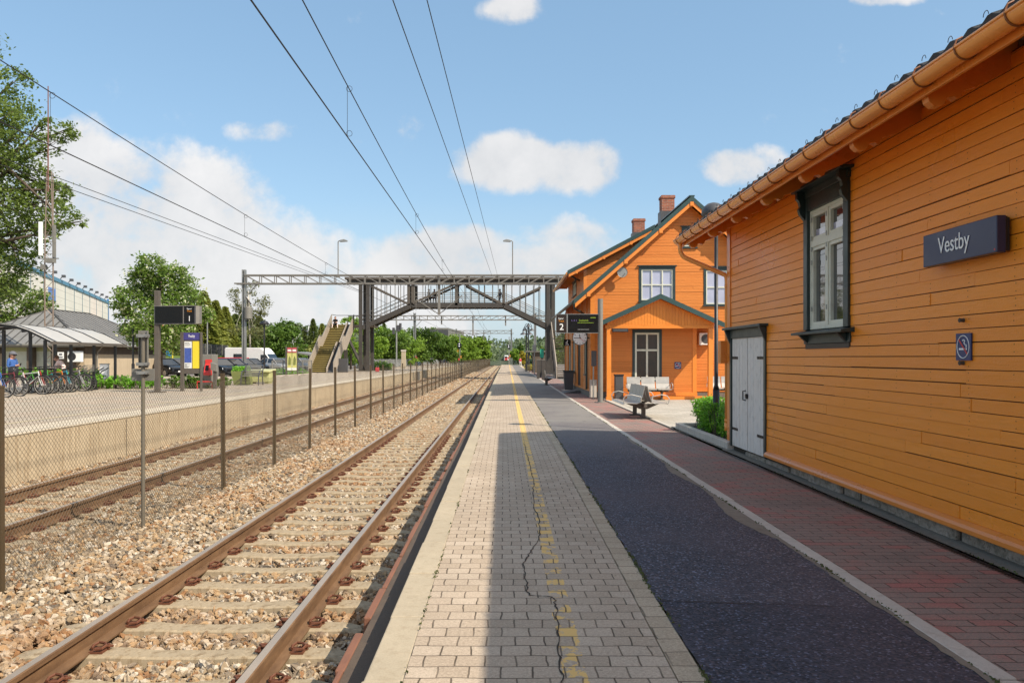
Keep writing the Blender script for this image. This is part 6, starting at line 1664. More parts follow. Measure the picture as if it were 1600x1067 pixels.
# ---------------------------------------------------------------- cars
def car(loc, rz, paint, label, kind='hatch', sc_=1.0):
    t = thing('parked_car', (0,0,0), label, 'car', 'cars in the car park')
    # stations along x (front at +x): x, half width, sill z, belt z, and crown of the bonnet / boot
    st = [(2.12,.62,.34,.62),(2.06,.74,.24,.70),(1.75,.84,.20,.82),(1.0,.88,.20,.93),(.35,.89,.20,.98),(-.9,.89,.20,1.00),(-1.6,.87,.22,1.02),(-1.98,.80,.28,.98),(-2.08,.70,.36,.86)]
    mb = MB(); vs = []; n = 8
    for x, w, s, b in st: vs += [(x,-w*.86,s),(x,-w,s+.14),(x,-w,b-.18),(x,-w*.9,b),(x,w*.9,b),(x,w,b-.18),(x,w,s+.14),(x,w*.86,s)]
    fs = []
    for i in range(len(st)-1):
        for k in range(n): fs.append((i*n+k, i*n+(k+1)%n, (i+1)*n+(k+1)%n, (i+1)*n+k))
    fs += [tuple(range(n)), tuple(range(len(st)*n-1, (len(st)-1)*n-1, -1))]
    mb.add(vs, fs); body = mb.build('body', paint, t, smooth=True); es = body.modifiers.new('edge', 'BEVEL'); es.width = .05; es.segments = 2
    # roof shell and glasshouse
    rb = -2.0 if kind == 'estate' else -1.85
    mb = MB(); mb.add([(.95,-.76,.95),(.95,.76,.95),(rb,.74,1.0),(rb,-.74,1.0),(.15,-.58,1.43),(.15,.58,1.43),(rb+.5,.57,1.45),(rb+.5,-.57,1.45)], [(0,1,5,4),(1,2,6,5),(2,3,7,6),(3,0,4,7)]); mb.build('windows', M['glass_car'], t)
    mb = MB(); mb.add([(.19,-.60,1.425),(.19,.60,1.425),(rb+.46,.59,1.445),(rb+.46,-.59,1.445),(.0,-.50,1.475),(.0,.50,1.475),(rb+.6,.50,1.48),(rb+.6,-.50,1.48)], [(4,5,6,7),(0,1,5,4),(1,2,6,5),(2,3,7,6),(3,0,4,7)])
    for s in (-1,1):
        mb.bar((.95,s*.76,.96),(.17,s*.59,1.44),.06,.05); mb.bar((-.55,s*.755,.98),(-.6,s*.585,1.445),.09,.04); mb.bar((rb,s*.74,1.0),(rb+.48,s*.58,1.45),.14,.06)
    mb.build('roof', paint, t)
    for x in (1.32,-1.30):
        for s in (-1,1):
            mb = MB(); mb.lathe([(.20,-.1),(.31,-.09),(.325,-.04),(.325,.06),(.30,.09)], (x,s*.79,.32), 20, 'y'); w = mb.build('wheel', M['tyre'], t, smooth=False)
            mb = MB(); mb.lathe([(.21,-.02),(.20,.0)], (x,s*.79+(.095 if s > 0 else -.085),.32), 14, 'y'); mb.build('rim', M['silver'], w)
    for s in (-1,1):
        mb = MB(); mb.add([(2.10,s*.36,.60),(1.86,s*.80,.64),(1.80,s*.80,.75),(2.04,s*.38,.70),(1.9,s*.5,.62),(1.75,s*.7,.68)], [(0,1,2,3),(0,4,5,1),(3,2,5,4)]); mb.build('headlight', M['white'], t)
        mb = MB(); mb.cbox((-2.03,s*.68,.80),(.08,.22,.14)); mb.build('tail_light', M['red'], t)
        mb = MB(); mb.cbox((.72,s*.97,.98),(.12,.2,.12)); mb.build('mirror', paint, t, bevel=.02)
    mb = MB(); mb.cbox((2.10,0,.40),(.06,1.1,.14)); mb.cbox((2.09,0,.60),(.06,.6,.08)); mb.build('grille', M['black_metal'], t)
    mb = MB(); mb.cbox((2.14,0,.45),(.02,.5,.11)); mb.build('number_plate', M['white'], t)
    t.location = loc; t.rotation_euler = (0,0,rz); return t
cp = {k: pm('car_'+k, c, .15, .3 if k != 'white' else 0, var=.05, bump=0) for k, c in (('black',(.012,.012,.014)),('grey',(.12,.125,.13)),('silver',(.38,.39,.40)),('white',(.62,.62,.6)),('navy',(.02,.03,.07)),('red',(.42,.03,.03)))}
cars = [(258,72,'black','black car with its bonnet showing left of the information board'),(280,74,'grey','grey car right behind the black one, cut by the information board'),(303,86,'black','dark car far back between display pole and information board'),(343,70,'black','black car with its front towards the platform, right of the ticket machine'),(362,74,'navy','dark blue car parked second to the right of the ticket machine'),(378,79,'grey','grey car parked in front of the steel line mast'),(392,86,'black','black car under the steel line mast, behind the others'),(432,82,'silver','silver car to the right of the white camper van'),(446,86,'grey','grey car behind the advertising posters, left one'),(458,92,'white','white car behind the advertising posters'),(472,88,'silver','silver car just right of the advertising posters'),(486,96,'grey','grey car behind the railing near the mossy stairs'),(577,108,'white','white car under the left bridge tower'),(592,118,'silver','silver car behind the pale railing, right of the bridge tower'),(606,124,'white','white car behind the pale railing, second from the bridge tower'),(640,140,'grey','grey car far along the pale railing')]
for px, Y, k, lab in cars: Y = Y-8 if px < 400 else Y; car((gx(px,Y), Y, .10 if px < 500 else .0), rad(-38)+R.uniform(-.08,.08), cp[k], lab)
# camper van
t = thing('camper_van', (0,0,0), 'white high roofed camper van parked sideways behind the dark cars', 'camper van')
mb = MB(); S = [(-3.0,.45),(3.05,.45),(3.1,.85),(2.55,1.15),(2.0,1.95),(1.55,2.45),(1.3,2.6),(-2.9,2.65),(-3.0,2.5)]
mb.prism([(x,-1.0,z) for x,z in S], (0,2.0,0)); mb.build('body', M['white'], t, bevel=.06)
mb = MB(); mb.add([(2.5,-1.015,1.2),(1.35,-1.015,1.2),(1.35,-1.015,1.85),(1.98,-1.015,1.85)], [(0,1,2,3)]); mb.add([(2.56,-.9,1.18),(2.56,.9,1.18),(2.04,.9,1.95),(2.04,-.9,1.95)], [(0,1,2,3)]); mb.build('cab_glass', M['glass_car'], t); mb = MB(); mb.box(-1.9,-1.02,1.5,-.8,-1.005,1.95); mb.build('side_window', M['glass_car'], t)
mb = MB(); mb.box(-2.9,-1.015,1.02,1.1,-1.003,1.10); mb.build('side_stripe', M['dark_grey'], t)
for x in (2.0,-1.9):
    for s in (-.9,.9): mb = MB(); mb.lathe([(.22,-.12),(.34,-.1),(.35,.08),(.3,.12)], (x,s,.35), 18, 'y'); mb.build('wheel', M['tyre'], t)
mb = MB(); mb.box(3.0,-.95,.7,3.12,-.6,.9); mb.build('headlight', M['silver'], t)
t.location = (gx(397,88),88,.10); t.rotation_euler = (0,0,rad(-12))
t = thing('red_trailer', (0,0,0), 'red flat trailer load standing behind the dark cars', 'trailer')
mb = MB(); mb.prism([(-1.8,-.9,1.0),(1.9,-.9,1.0),(1.9,-.9,1.55),(-1.5,-.9,1.55),(-1.8,-.9,1.3)], (0,1.8,0)); mb.build('box', M['red'], t, bevel=.03); mb = MB(); mb.box(-1.7,-.8,.7,1.8,.8,1.0); mb.build('chassis', M['black_metal'], t)
for x in (-.4,.5):
    for s in (-.85,.85): mb = MB(); mb.lathe([(.2,-.1),(.33,-.1),(.33,.1),(.2,.1)], (x,s,.33), 16, 'y'); mb.build('wheel', M['tyre'], t)
t.location = (gx(357,84),84,.10); t.rotation_euler = (0,0,rad(-8))
# bits beyond the car park
t = thing('blue_shelter', (gx(263,88),88,.5), 'small bright blue board shelter on the grass behind the cars', 'shelter')
Yb = 88; X = lambda px: gx(px,Yb); mb = MB(); mb.box(X(258),Yb,gz(556,Yb),X(269),Yb+.1,gz(542,Yb)); mb.build('board', pm('bright_blue', (.02,.22,.50), .5), t); mb = MB(); mb.box(X(256.5),Yb,.0,X(258),Yb+.1,gz(545,Yb)); mb.box(X(269),Yb,.0,X(270),Yb+.1,gz(540,Yb)); mb.build('post', M['yellow'], t)
t = thing('screen_fence', (gx(330,101),101,1.9), 'dark screen fence of five tall panels on the grass bank', 'fence')
Yf = 101
for k in range(5): x0_, x1_ = gx(313+7*k,Yf), gx(319.6+7*k,Yf); mb = MB(); mb.box(x0_,Yf+k*.4,1.2,x1_,Yf+.08+k*.4,gz(537+.5*k,Yf)); mb.build('panel', M['mesh_panel'], t)
mb = MB()
for k in range(6): x0_ = gx(312.5+7*k,Yf); mb.box(x0_-.05,Yf-.05+k*.4,1.2,x0_+.05,Yf+.05+k*.4,gz(536.5+.5*k,Yf))
mb.build('post', M['galv'], t)
t = thing('canopy', (gx(480,95),95,0), 'dark flat canopy roof over parked cars left of the mossy stairs', 'canopy')
mb = MB(); mb.prism([(gx(463,95),94,gz(551,95)),(gx(500,95),94,gz(558,95)),(gx(500,95),94,gz(555,95)),(gx(466,95),94,gz(549.5,95))], (0,6,0)); mb.build('roof', M['zinc'], t); mb = MB(); mb.bar((gx(484,95),94.5,-.1),(gx(484,95),94.5,gz(555,95)),.15); mb.bar((gx(498,95),94.5,-.1),(gx(498,95),94.5,gz(556,95)),.15); mb.build('post', M['bridge_dark'], t)
def cottage(px, Y, w, zb, zw_, zr, wall, roof, label):
    x = gx(px, Y); t = thing('house', (x,Y,zb), label, 'house')
    mb = MB(); mb.prism([(x-w/2,Y,zb-3),(x+w/2,Y,zb-3),(x+w/2,Y,zw_),(x,Y,zr),(x-w/2,Y,zw_)], (0,7,0)); mb.build('wall', wall, t)
    mb = MB()
    for s in (-1,1): mb.prism([(x+s*(w/2+.4),Y-.4,zw_-.25),(x,Y-.4,zr+.05),(x,Y-.4,zr+.25),(x+s*(w/2+.4),Y-.4,zw_-.02)], (0,7.8,0))
    rf = mb.build('roof', roof, t); mb = MB(); mb.box(x+.5,Y+2,zr-1,x+1.1,Y+2.6,zr+.9); mb.build('chimney', M['white'], rf)
    mb = MB(); mb.box(x-w*.3,Y-.03,zw_-1.5,x-w*.1,Y-.003,zw_-.4); mb.box(x+w*.1,Y-.03,zw_-1.5,x+w*.3,Y-.003,zw_-.4); mb.build('window', M['glass_dark'], t)
cottage(474, 165, 6.5, 4, gz(531,165), gz(515.5,165), M['white'], M['dark_grey'], 'white cottage with a dark roof among the trees left of the mossy stairs')
cottage(217, 120, 11, 2, gz(523,120), gz(505,120), M['white'], pm('orange_roof', (.45,.13,.05), .7), 'orange roofed house showing through the flowering tree')
cottage(368, 150, 7, 2, gz(552,150), gz(543,150), M['whitecloth'], pm('orange_roof_small', (.45,.15,.07), .7), 'small orange roofed house low between the trees behind the line mast')
t = thing('grey_hall', (gx(695,235),250,0), 'dark grey flat roofed hall rising behind the lime green trees', 'building')
mb = MB(); mb.box(gx(664,235),235,0,gx(700,235),280,gz(515,235)); mb.build('wall', M['dark_grey'], t); mb = MB(); mb.add([(gx(700.2,235),235,0),(gx(722,262),275,0),(gx(722,262),275,gz(520,262)),(gx(700.2,235),235,gz(515.5,235))], [(0,1,2,3)]); mb.prism([(gx(664,235),235,gz(515,235)),(gx(700,235),235,gz(515,235)),(gx(722,262),275,gz(519,262)),(gx(664,235),275,gz(519,262))], (0,0,.5)); mb.build('side_wall', M['galv_dull'], t)
# ---------------------------------------------------------------- trees and plants
def leaves(mb, blobs, n, leaf, clump=.35, up=.35, aspect=.55):
    wts = [b[3]**2 for b in blobs]; tot = sum(wts)
    V_, F_ = mb.v, mb.f
    for (bx, by, bz, br_), w in zip(blobs, wts):
        m = int(n*w/tot); nc = max(3, int(m/26)); cs = []
        for _ in range(nc):
            d = Vector((R.gauss(0,1),R.gauss(0,1),R.gauss(0,1))).normalized(); q = br_*R.uniform(.35,1)**.5
            cs.append((bx+d.x*q, by+d.y*q, bz+d.z*q*.85))
        s = br_*clump
        for _ in range(m):
            c = R.choice(cs); x = c[0]+R.gauss(0,s*.5); y = c[1]+R.gauss(0,s*.5); z = c[2]+R.gauss(0,s*.36)
            l = leaf*R.uniform(.6,1.35)
            a = Vector((R.gauss(0,1),R.gauss(0,1),R.gauss(0,.6)-up*.3)).normalized(); b = a.cross(Vector((R.gauss(0,.6),R.gauss(0,.6),1))).normalized()*(l*aspect); a *= l
            i = len(V_)
            V_.extend(((x-a.x,y-a.y,z-a.z),(x-a.x*.1+b.x,y-a.y*.1+b.y,z-a.z*.1+b.z),(x+a.x,y+a.y,z+a.z-l*.25),(x-a.x*.1-b.x,y-a.y*.1-b.y,z-a.z*.1-b.z)))
            F_.append((i,i+1,i+2,i+3)); mb.m.append(0)
def blobs_in(cx, cy, cz, rx, ry, rz_, k, f=.42, top=1.0):
    out = [(cx,cy,cz,min(rx,rz_)*.55)]
    for _ in range(k):
        d = Vector((R.gauss(0,1),R.gauss(0,1),R.gauss(0,1))).normalized(); q = R.uniform(.55,1)
        out.append((cx+d.x*rx*q*(1-f*.6), cy+d.y*ry*q*(1-f*.6), cz+d.z*rz_*q*(1-f*.6), min(rx,rz_)*f*R.uniform(.7,1.25)))
    return out
def limbs(mb, base, blobs, r, hub):
    base = Vector(base); hub = Vector(hub)
    mid = base.lerp(hub, .55)+V(R.uniform(-.1,.1),R.uniform(-.1,.1),0)
    mb.tube([base, mid, hub], [r, r*.75, r*.45], 8)
    for b in blobs:
        e = Vector(b[:3]); s = base.lerp(hub, R.uniform(.45,.95)); m = s.lerp(e,.5)+V(R.uniform(-.2,.2),R.uniform(-.2,.2),R.uniform(.0,.3)*b[3])
        mb.tube([s,m,e], [r*.38,r*.24,r*.07], 5)
        for _ in range(3):
            d = Vector((R.gauss(0,1),R.gauss(0,1),R.gauss(0,1))).normalized()*b[3]*.85; mb.tube([m.lerp(e,.6), e+d], [r*.11,r*.03], 4)
def tree(label, base, blobs, n, leaf, mat, bark='bark', r=.2, hub=None, group=None, name='tree', clump=.35, aspect=.55):
    t = thing(name, base, label, 'tree', group)
    hub = hub or (base[0], base[1], max(b[2] for b in blobs)*.75+base[2]*.25)
    mb = MB(); limbs(mb, (base[0],base[1],base[2]-.4), blobs, r, hub); mb.build('trunk', M[bark], t, smooth=True)
    mb = MB(); leaves(mb, blobs, n, leaf, clump, aspect=aspect); mb.build('crown', M[mat], t)
    return t
def conifer(label, base, h, r, n, mat='leaf_conifer', group='conifers beyond the car park', name='conifer', tier=9):
    x, y, z = base; t = thing(name, base, label, 'tree', group)
    mb = MB(); mb.tube([(x,y,z-.5),(x,y,z+h*.97)], [h*.018+.04,.02], 6); mb.build('trunk', M['bark'], t)
    mb = MB(); ph = R.random()
    lob = [R.uniform(.78,1.2) for _ in range(12)]
    for _ in range(n):
        f = R.random()**1.25*.97; a = R.uniform(0, 2*PI)
        saw = 1-((f*tier+ph+.15*lob[int(a/2/PI*12)%12]) % 1.0)*.22
        rr = (r*(1-f)**.85+.06)*saw*lob[int(a/2/PI*12+f*5) % 12]; q = rr*R.uniform(.25,1)**.5
        c = V(x+q*math.cos(a), y+q*math.sin(a), z+h*(.06+f*.94)-q*.25)
        o = V(math.cos(a), math.sin(a), R.uniform(-.7,.15)).normalized(); l = R.uniform(.16,.34)*(.6+r*.18); w = o.cross(V(R.gauss(0,1),R.gauss(0,1),.6)).normalized()*l*.42
        mb.quad(c-o*l, c+w, c+o*l, c-w)
    mb.build('crown', M[mat], t); return t
# big tree on the left, its trunk outside the picture
def bl(px, py, Y, rpx): p = at(px, py, Y); return (p.x, p.y+R.uniform(-2,2), p.z, rpx/F*Y)
Yt = 60
big = [bl(-40,90,Yt,55),bl(0,115,Yt,26),bl(-10,170,Yt,45),bl(22,195,Yt,32),bl(52,185,Yt,14),bl(86,196,Yt,22),bl(30,235,Yt,40),bl(70,222,Yt,22),bl(-20,270,Yt,60),bl(40,280,Yt,34),bl(72,292,Yt,24),bl(98,300,Yt,17),bl(10,330,Yt,50),bl(60,330,Yt,36),bl(102,342,Yt,27),bl(94,368,Yt,20),bl(118,342,Yt,10),bl(20,395,Yt,42),bl(-30,420,Yt,60),bl(42,400,Yt,22),bl(5,450,Yt,34),bl(-70,200,Yt,80),bl(-80,330,Yt,90)]
tree('big dark leaved tree at the left edge, reaching far above the shelter roof', (gx(-55,Yt),Yt,.2), big, 30000, .14, 'leaf_oak', r=.55, hub=(gx(-45,Yt),Yt,gz(180,Yt)), name='broadleaf_tree', clump=.40, aspect=.6)
p = lambda px, py, Y, r: bl(px, py, Y, r)
tree('leafy light green bush tree behind the low kiosk roof', (gx(20,72),72,.2), [p(10,470,72,34),p(40,475,72,26),p(60,470,72,20),p(30,450,72,24),p(72,462,72,10),p(0,505,72,30),p(50,500,72,24)], 5000, .17, 'leaf_mid', r=.2, name='broadleaf_tree')
Y = 46
fl = [p(250,455,Y,40),p(215,470,Y,22),p(203,492,Y,16),p(285,470,Y,26),p(250,420,Y,22),p(268,430,Y,22),p(300,490,Y,17),p(232,440,Y,22),p(215,520,Y,18),p(270,510,Y,40),p(300,515,Y,15),p(240,520,Y,30),p(262,535,Y,20),p(226,445,Y,14),p(198,512,Y,10)]
tree('light green flowering tree behind the far departure display', (gx(252,Y),Y,.29), fl, 21000, .10, 'leaf_mid', r=.11, name='flowering_tree', hub=(gx(252,Y),Y,gz(440,Y)), clump=.45, aspect=.6)
for px, Y, top, rp, lab, m in ((318,104,455,30,'tall green conifer right of the flowering tree','leaf_larch'),(337,108,470,24,'green conifer second in the row behind the parked cars','leaf_larch'),(352,112,480,24,'green conifer third in the row, left of the steel line mast','leaf_larch'),(300,112,475,26,'darker conifer half hidden by the flowering tree','leaf_conifer'),(368,128,492,26,'dark conifer low behind the steel line mast','leaf_conifer'),(384,120,470,22,'dark conifer inside the thin birch, behind the line mast','leaf_conifer'),(405,132,495,24,'dark conifer between the birch and the round maple','leaf_conifer')):
    conifer(lab, (gx(px,Y),Y,1.9), gz(top-3,Y)-1.9, rp/F*Y*1.25, 6500, m)
Y = 97
tree('thin pale stemmed birch behind the steel line mast', (gx(392,Y),Y,1.5), [p(388,450,Y,12),p(372,462,Y,11),p(402,470,Y,13),p(380,480,Y,13),p(395,495,Y,15),p(410,485,Y,9),p(366,480,Y,7),p(392,520,Y,15),p(375,515,Y,10),p(405,520,Y,10)], 3200, .13, 'leaf_birch', 'bark_birch', .12, name='birch_tree', hub=(gx(388,Y),Y,gz(455,Y)), clump=.55)
Y = 106
tree('round dense green maple right of the black street lamp', (gx(440,Y),Y,1.2), [p(442,512,Y,16),p(428,522,Y,16),p(455,520,Y,15),p(440,535,Y,22),p(462,538,Y,12),p(424,545,Y,14),p(450,552,Y,18),p(432,562,Y,16),p(468,552,Y,9),p(478,560,Y,10)], 7000, .19, 'leaf_green', r=.22, name='maple_tree')
for px, Y, top, rp, lab in ((489,150,499,12,'slender conifer left of the mossy stairs'),(503,155,507,13,'bushy conifer just left of the mossy stairs'),(476,165,512,10,'small conifer by the white cottage'),(515,160,512,12,'conifer half behind the mossy stairs'),(496,140,530,22,'wide low conifer at the foot of the mossy stairs'),(462,175,508,10,'distant conifer above the round maple')):
    conifer(lab, (gx(px,Y),Y,1.0), gz(top-3,Y)-1.0, rp/F*Y*1.4, 3600, 'leaf_larch' if px in (503,496) else 'leaf_conifer', group='conifers beside the mossy stairs')
Y = 98
tree('pale green tree whose crown shows above the stair landing', (gx(548,Y),Y,.3), [p(548,505,Y,12),p(556,515,Y,11),p(540,520,Y,10),p(550,540,Y,16),p(560,560,Y,14),p(540,560,Y,12)], 2600, .17, 'leaf_lime', r=.15, name='broadleaf_tree')
limes = [(584,116,512,20,'lime green tree right beside the left bridge tower'),(606,120,508,24,'lime green tree behind the camera mast'),(634,128,516,24,'lime green tree behind the concrete pillar'),(660,136,514,22,'round green tree in front of the grey hall'),(688,146,522,22,'lime green tree right of the grey hall front'),(712,160,519,18,'green tree just left of the left railway signal'),(735,178,524,17,'green tree just right of the left railway signal'),(752,205,528,14,'last lime green tree of the row towards the vanishing tracks')]
for px, Y, top, rp, lab in limes:
    r_ = rp/F*Y; zt_ = gz(top,Y); x = gx(px,Y); zb = .3
    bs = blobs_in(x, Y, zb+(zt_-zb)*.52, r_*1.25, r_*1.25, (zt_-zb)*.56, 13, .46)
    tree(lab, (x,Y,zb), bs, 6500, .20*Y/130, R.choice(('leaf_lime','leaf_lime','leaf_green')), r=.15, name='broadleaf_tree', group='trees along the far platform')
for px, Y, top, rp, lab in ((572,150,503,14,'dark conifer behind the left bridge tower'),(600,160,506,11,'dark conifer top above the lime green trees'),(622,165,511,11,'dark conifer beside the camera mast'),(648,170,517,12,'dark conifer left of the grey hall'),(726,215,527,12,'dark conifer behind the left railway signal')):
    conifer(lab, (gx(px,Y),Y,.3), gz(top-3,Y)-.3, rp/F*Y*1.4, 2600, group='conifers along the far platform')
for px, Y, top, rp, lab, m in ((803,190,538,9,'yellow green bushy tree right of the right railway signal','leaf_lime'),(817,170,546,9,'low bush tree behind the distant walker','leaf_yellow'),(812,215,534,12,'darker tree behind the yellow green one','leaf_green'),(851,110,533,14,'green tree left of the right bridge tower','leaf_green'),(866,100,522,18,'tall green tree right behind the bridge tower','leaf_green'),(884,96,508,22,'green tree hidden mostly by the station house end','leaf_green')):
    r_ = rp/F*Y; zt_ = gz(top,Y); x = gx(px,Y)
    tree(lab, (x,Y,-.2), blobs_in(x,Y,zt_*.5,r_,r_,zt_*.5,8,.45), 2400, .18*Y/130, m, r=.13, name='broadleaf_tree', group='trees beyond the right bridge tower')
# hedges
def hedge(name, label, x0, x1, y0, y1, z0, z1, n, leaf, mat, cat='hedge', twigs=True, group=None):
    t = thing(name, ((x0+x1)/2,(y0+y1)/2,z0), label, cat, group)
    nb = max(3, int((x1-x0)*(y1-y0)*5)); bs = []
    for _ in range(nb):
        r_ = min(x1-x0, z1-z0)*R.uniform(.26,.4); bs.append((R.uniform(x0+r_*.7,x1-r_*.7), R.uniform(y0+r_*.7,y1-r_*.7), R.uniform(z0+(z1-z0)*.45, z1-r_*.8), r_))
    for _ in range(nb*2): r_ = (z1-z0)*.24; bs.append((R.uniform(x0+r_,x1-r_), R.uniform(y0+r_,y1-r_), R.uniform(z0+r_*.8, z0+(z1-z0)*.45), r_))
    if twigs:
        mb = MB()
        for _ in range(int(nb*5)):
            x, y = R.uniform(x0+.1,x1-.1), R.uniform(y0+.05,y1-.05); b = R.choice(bs); e = V(x+R.uniform(-.18,.18), y+R.uniform(-.18,.18), z0+(z1-z0)*R.uniform(.5,.95))
            mb.tube([(x,y,z0-.03),V(x,y,z0).lerp(e,.5)+V(R.uniform(-.06,.06),R.uniform(-.06,.06),.05),e], [.009,.007,.003], 4)
        mb.build('twigs', M['bark'], t)
    mb = MB(); leaves(mb, bs, n, leaf, .5); mb.build('foliage', M[mat], t); return t
hedge('hedge', 'bright green hedge with bare twigs at its foot, beside the end of the orange shed', 4.14, 5.9, 14.42, 18.42, .05, .80, 42000, .034, 'leaf_hedge')
hedge('hedge', 'low bright green hedge between the last bike rack and the tall sign post', -19.2, -15.0, 33.5, 36.0, .29, .92, 4200, .075, 'leaf_hedge')
hedge('hedge', 'low dark green hedge behind the information board', -15.0, -12.1, 34.2, 35.8, .29, .86, 3500, .07, 'leaf_green')
hedge('hedge', 'strip of green shrubs at the kiosk wall behind the woman in blue', -33, -24, 46.5, 48.5, .29, 1.0, 2600, .11, 'leaf_hedge')
hedge('hedge', 'yellowish low shrubs beside the distant arched lamps', 2.6, 4.3, 96, 104, .0, .85, 1500, .09, 'leaf_yellow')
hedge('hedge', 'green scrub under the railing left of the mossy stairs', gx(425,66), gx(470,66), 64, 70, .0, .75, 1800, .10, 'leaf_hedge')
hedge('hedge', 'green shrubs under the left bridge tower', -14.4, -12.2, 84, 90, .2, 1.3, 1600, .12, 'leaf_lime')
# far wooded hills
def hz(x, Y):
    v = 9.5*(1-math.exp(-max(0, Y-240)/170)) + 6.0*max(0,min(1,(-x-40)/90))*max(0,min(1,(Y-160)/120))
    d = abs(x-(-2+xoff(min(Y,520))))
    c = max(0, min(1, (d-10)/25)) if Y < 560 else max(0, min(1, max((d-10)/25, (Y-560)/60)))
    return -.5 + v*c + 1.5*math.sin(x*.013+2)*math.sin(Y*.011)*c
mb = MB(); xs = [-420+30*i for i in range(31)]; xs = sorted(set(xs+[-40,-25,-14,0,8,14,24,36])); ys_ = [225,260,300,350,420,500,560,600,650,740,860,1000]
for y in ys_:
    for x in xs: mb.v.append((x, y, hz(x,y)))
n = len(xs); mb.f = [(j*n+i,j*n+i+1,(j+1)*n+i+1,(j+1)*n+i) for j in range(len(ys_)-1) for i in range(n-1)]; mb.m = [0]*len(mb.f)
struct(mb.build('hills', M['forest_floor'], origin=(0,0,0)))
mb = MB(); cnt = 0
while cnt < 2900:
    Y = 250+R.random()**1.3*560; x = R.uniform(-.42,.32)*Y
    if cnt > 1900: Y = R.uniform(235,560); x = R.choice((-1,1))*(7+50*R.random()**1.5)-2+xoff(Y)
    d = abs(x-(-2+xoff(min(Y,520))))
    if d < (7 if Y < 560 else 0): continue
    h = R.uniform(6,11)*(1 if Y > 300 else .8); z = hz(x,Y)-.5; r_ = h*R.uniform(.18,.30); con = R.random() < .7
    for _ in range(46 if Y < 420 else 30):
        f = R.random()**(1.2 if con else .8); a = R.uniform(0,2*PI)
        q = (r_*(1-f)+.15) if con else r_*1.25*math.sqrt(max(0,1-(2*f-1)**2))*.9+.1
        q *= R.uniform(.5,1); c = V(x+q*math.cos(a), Y+q*math.sin(a), z+h*f); l = R.uniform(.5,1.1)*(1 if Y < 420 else 1.35)
        o = Vector((R.gauss(0,1),R.gauss(0,1),R.gauss(0,.8))).normalized()*l; w = o.orthogonal().normalized()*l*.6
        mb.quad(c-o, c+w, c+o, c-w)
    cnt += 1
tag(mb.build('forest', M['leaf_far'], origin=(0,0,0)), 'dark forest covering the far hills behind the tracks', kind='stuff')

# ---------------------------------------------------------------- people
BONES = [('pelvis','spine','legs'),('spine','chest','top'),('chest','neck','top'),('neck','jaw','skin'),('jaw','head','skin'),('head','crown','hairy'),('jaw','nose','skin'),
         ('chest','sh_l','top'),('chest','sh_r','top'),('sh_l','el_l','top'),('sh_r','el_r','top'),('el_l','wr_l','arm'),('el_r','wr_r','arm'),
         ('pelvis','hip_l','legs'),('pelvis','hip_r','legs'),('hip_l','kn_l','legs'),('hip_r','kn_r','legs'),('kn_l','an_l','shin'),('kn_r','an_r','shin'),('an_l','toe_l','shoe'),('an_r','toe_r','shoe')]
RAD = dict(pelvis=.125,spine=.115,chest=.135,neck=.058,jaw=.072,head=.095,crown=.070,nose=.016,sh=.072,el=.044,wr=.030,hip=.092,kn=.058,an=.040,toe=.034)
STAND = dict(pelvis=(0,0,.93),spine=(0,.0,1.10),chest=(0,.01,1.30),neck=(0,.0,1.46),jaw=(0,-.015,1.53),head=(0,-.02,1.60),crown=(0,-.0,1.67),nose=(0,-.125,1.575),
    sh_l=(.165,0,1.39),sh_r=(-.165,0,1.39),el_l=(.22,.02,1.13),el_r=(-.22,.02,1.13),wr_l=(.23,-.06,.90),wr_r=(-.23,-.06,.90),
    hip_l=(.09,0,.88),hip_r=(-.09,0,.88),kn_l=(.10,-.02,.49),kn_r=(-.10,-.02,.49),an_l=(.10,.02,.09),an_r=(-.10,.02,.09),toe_l=(.11,-.14,.045),toe_r=(-.11,-.14,.045))
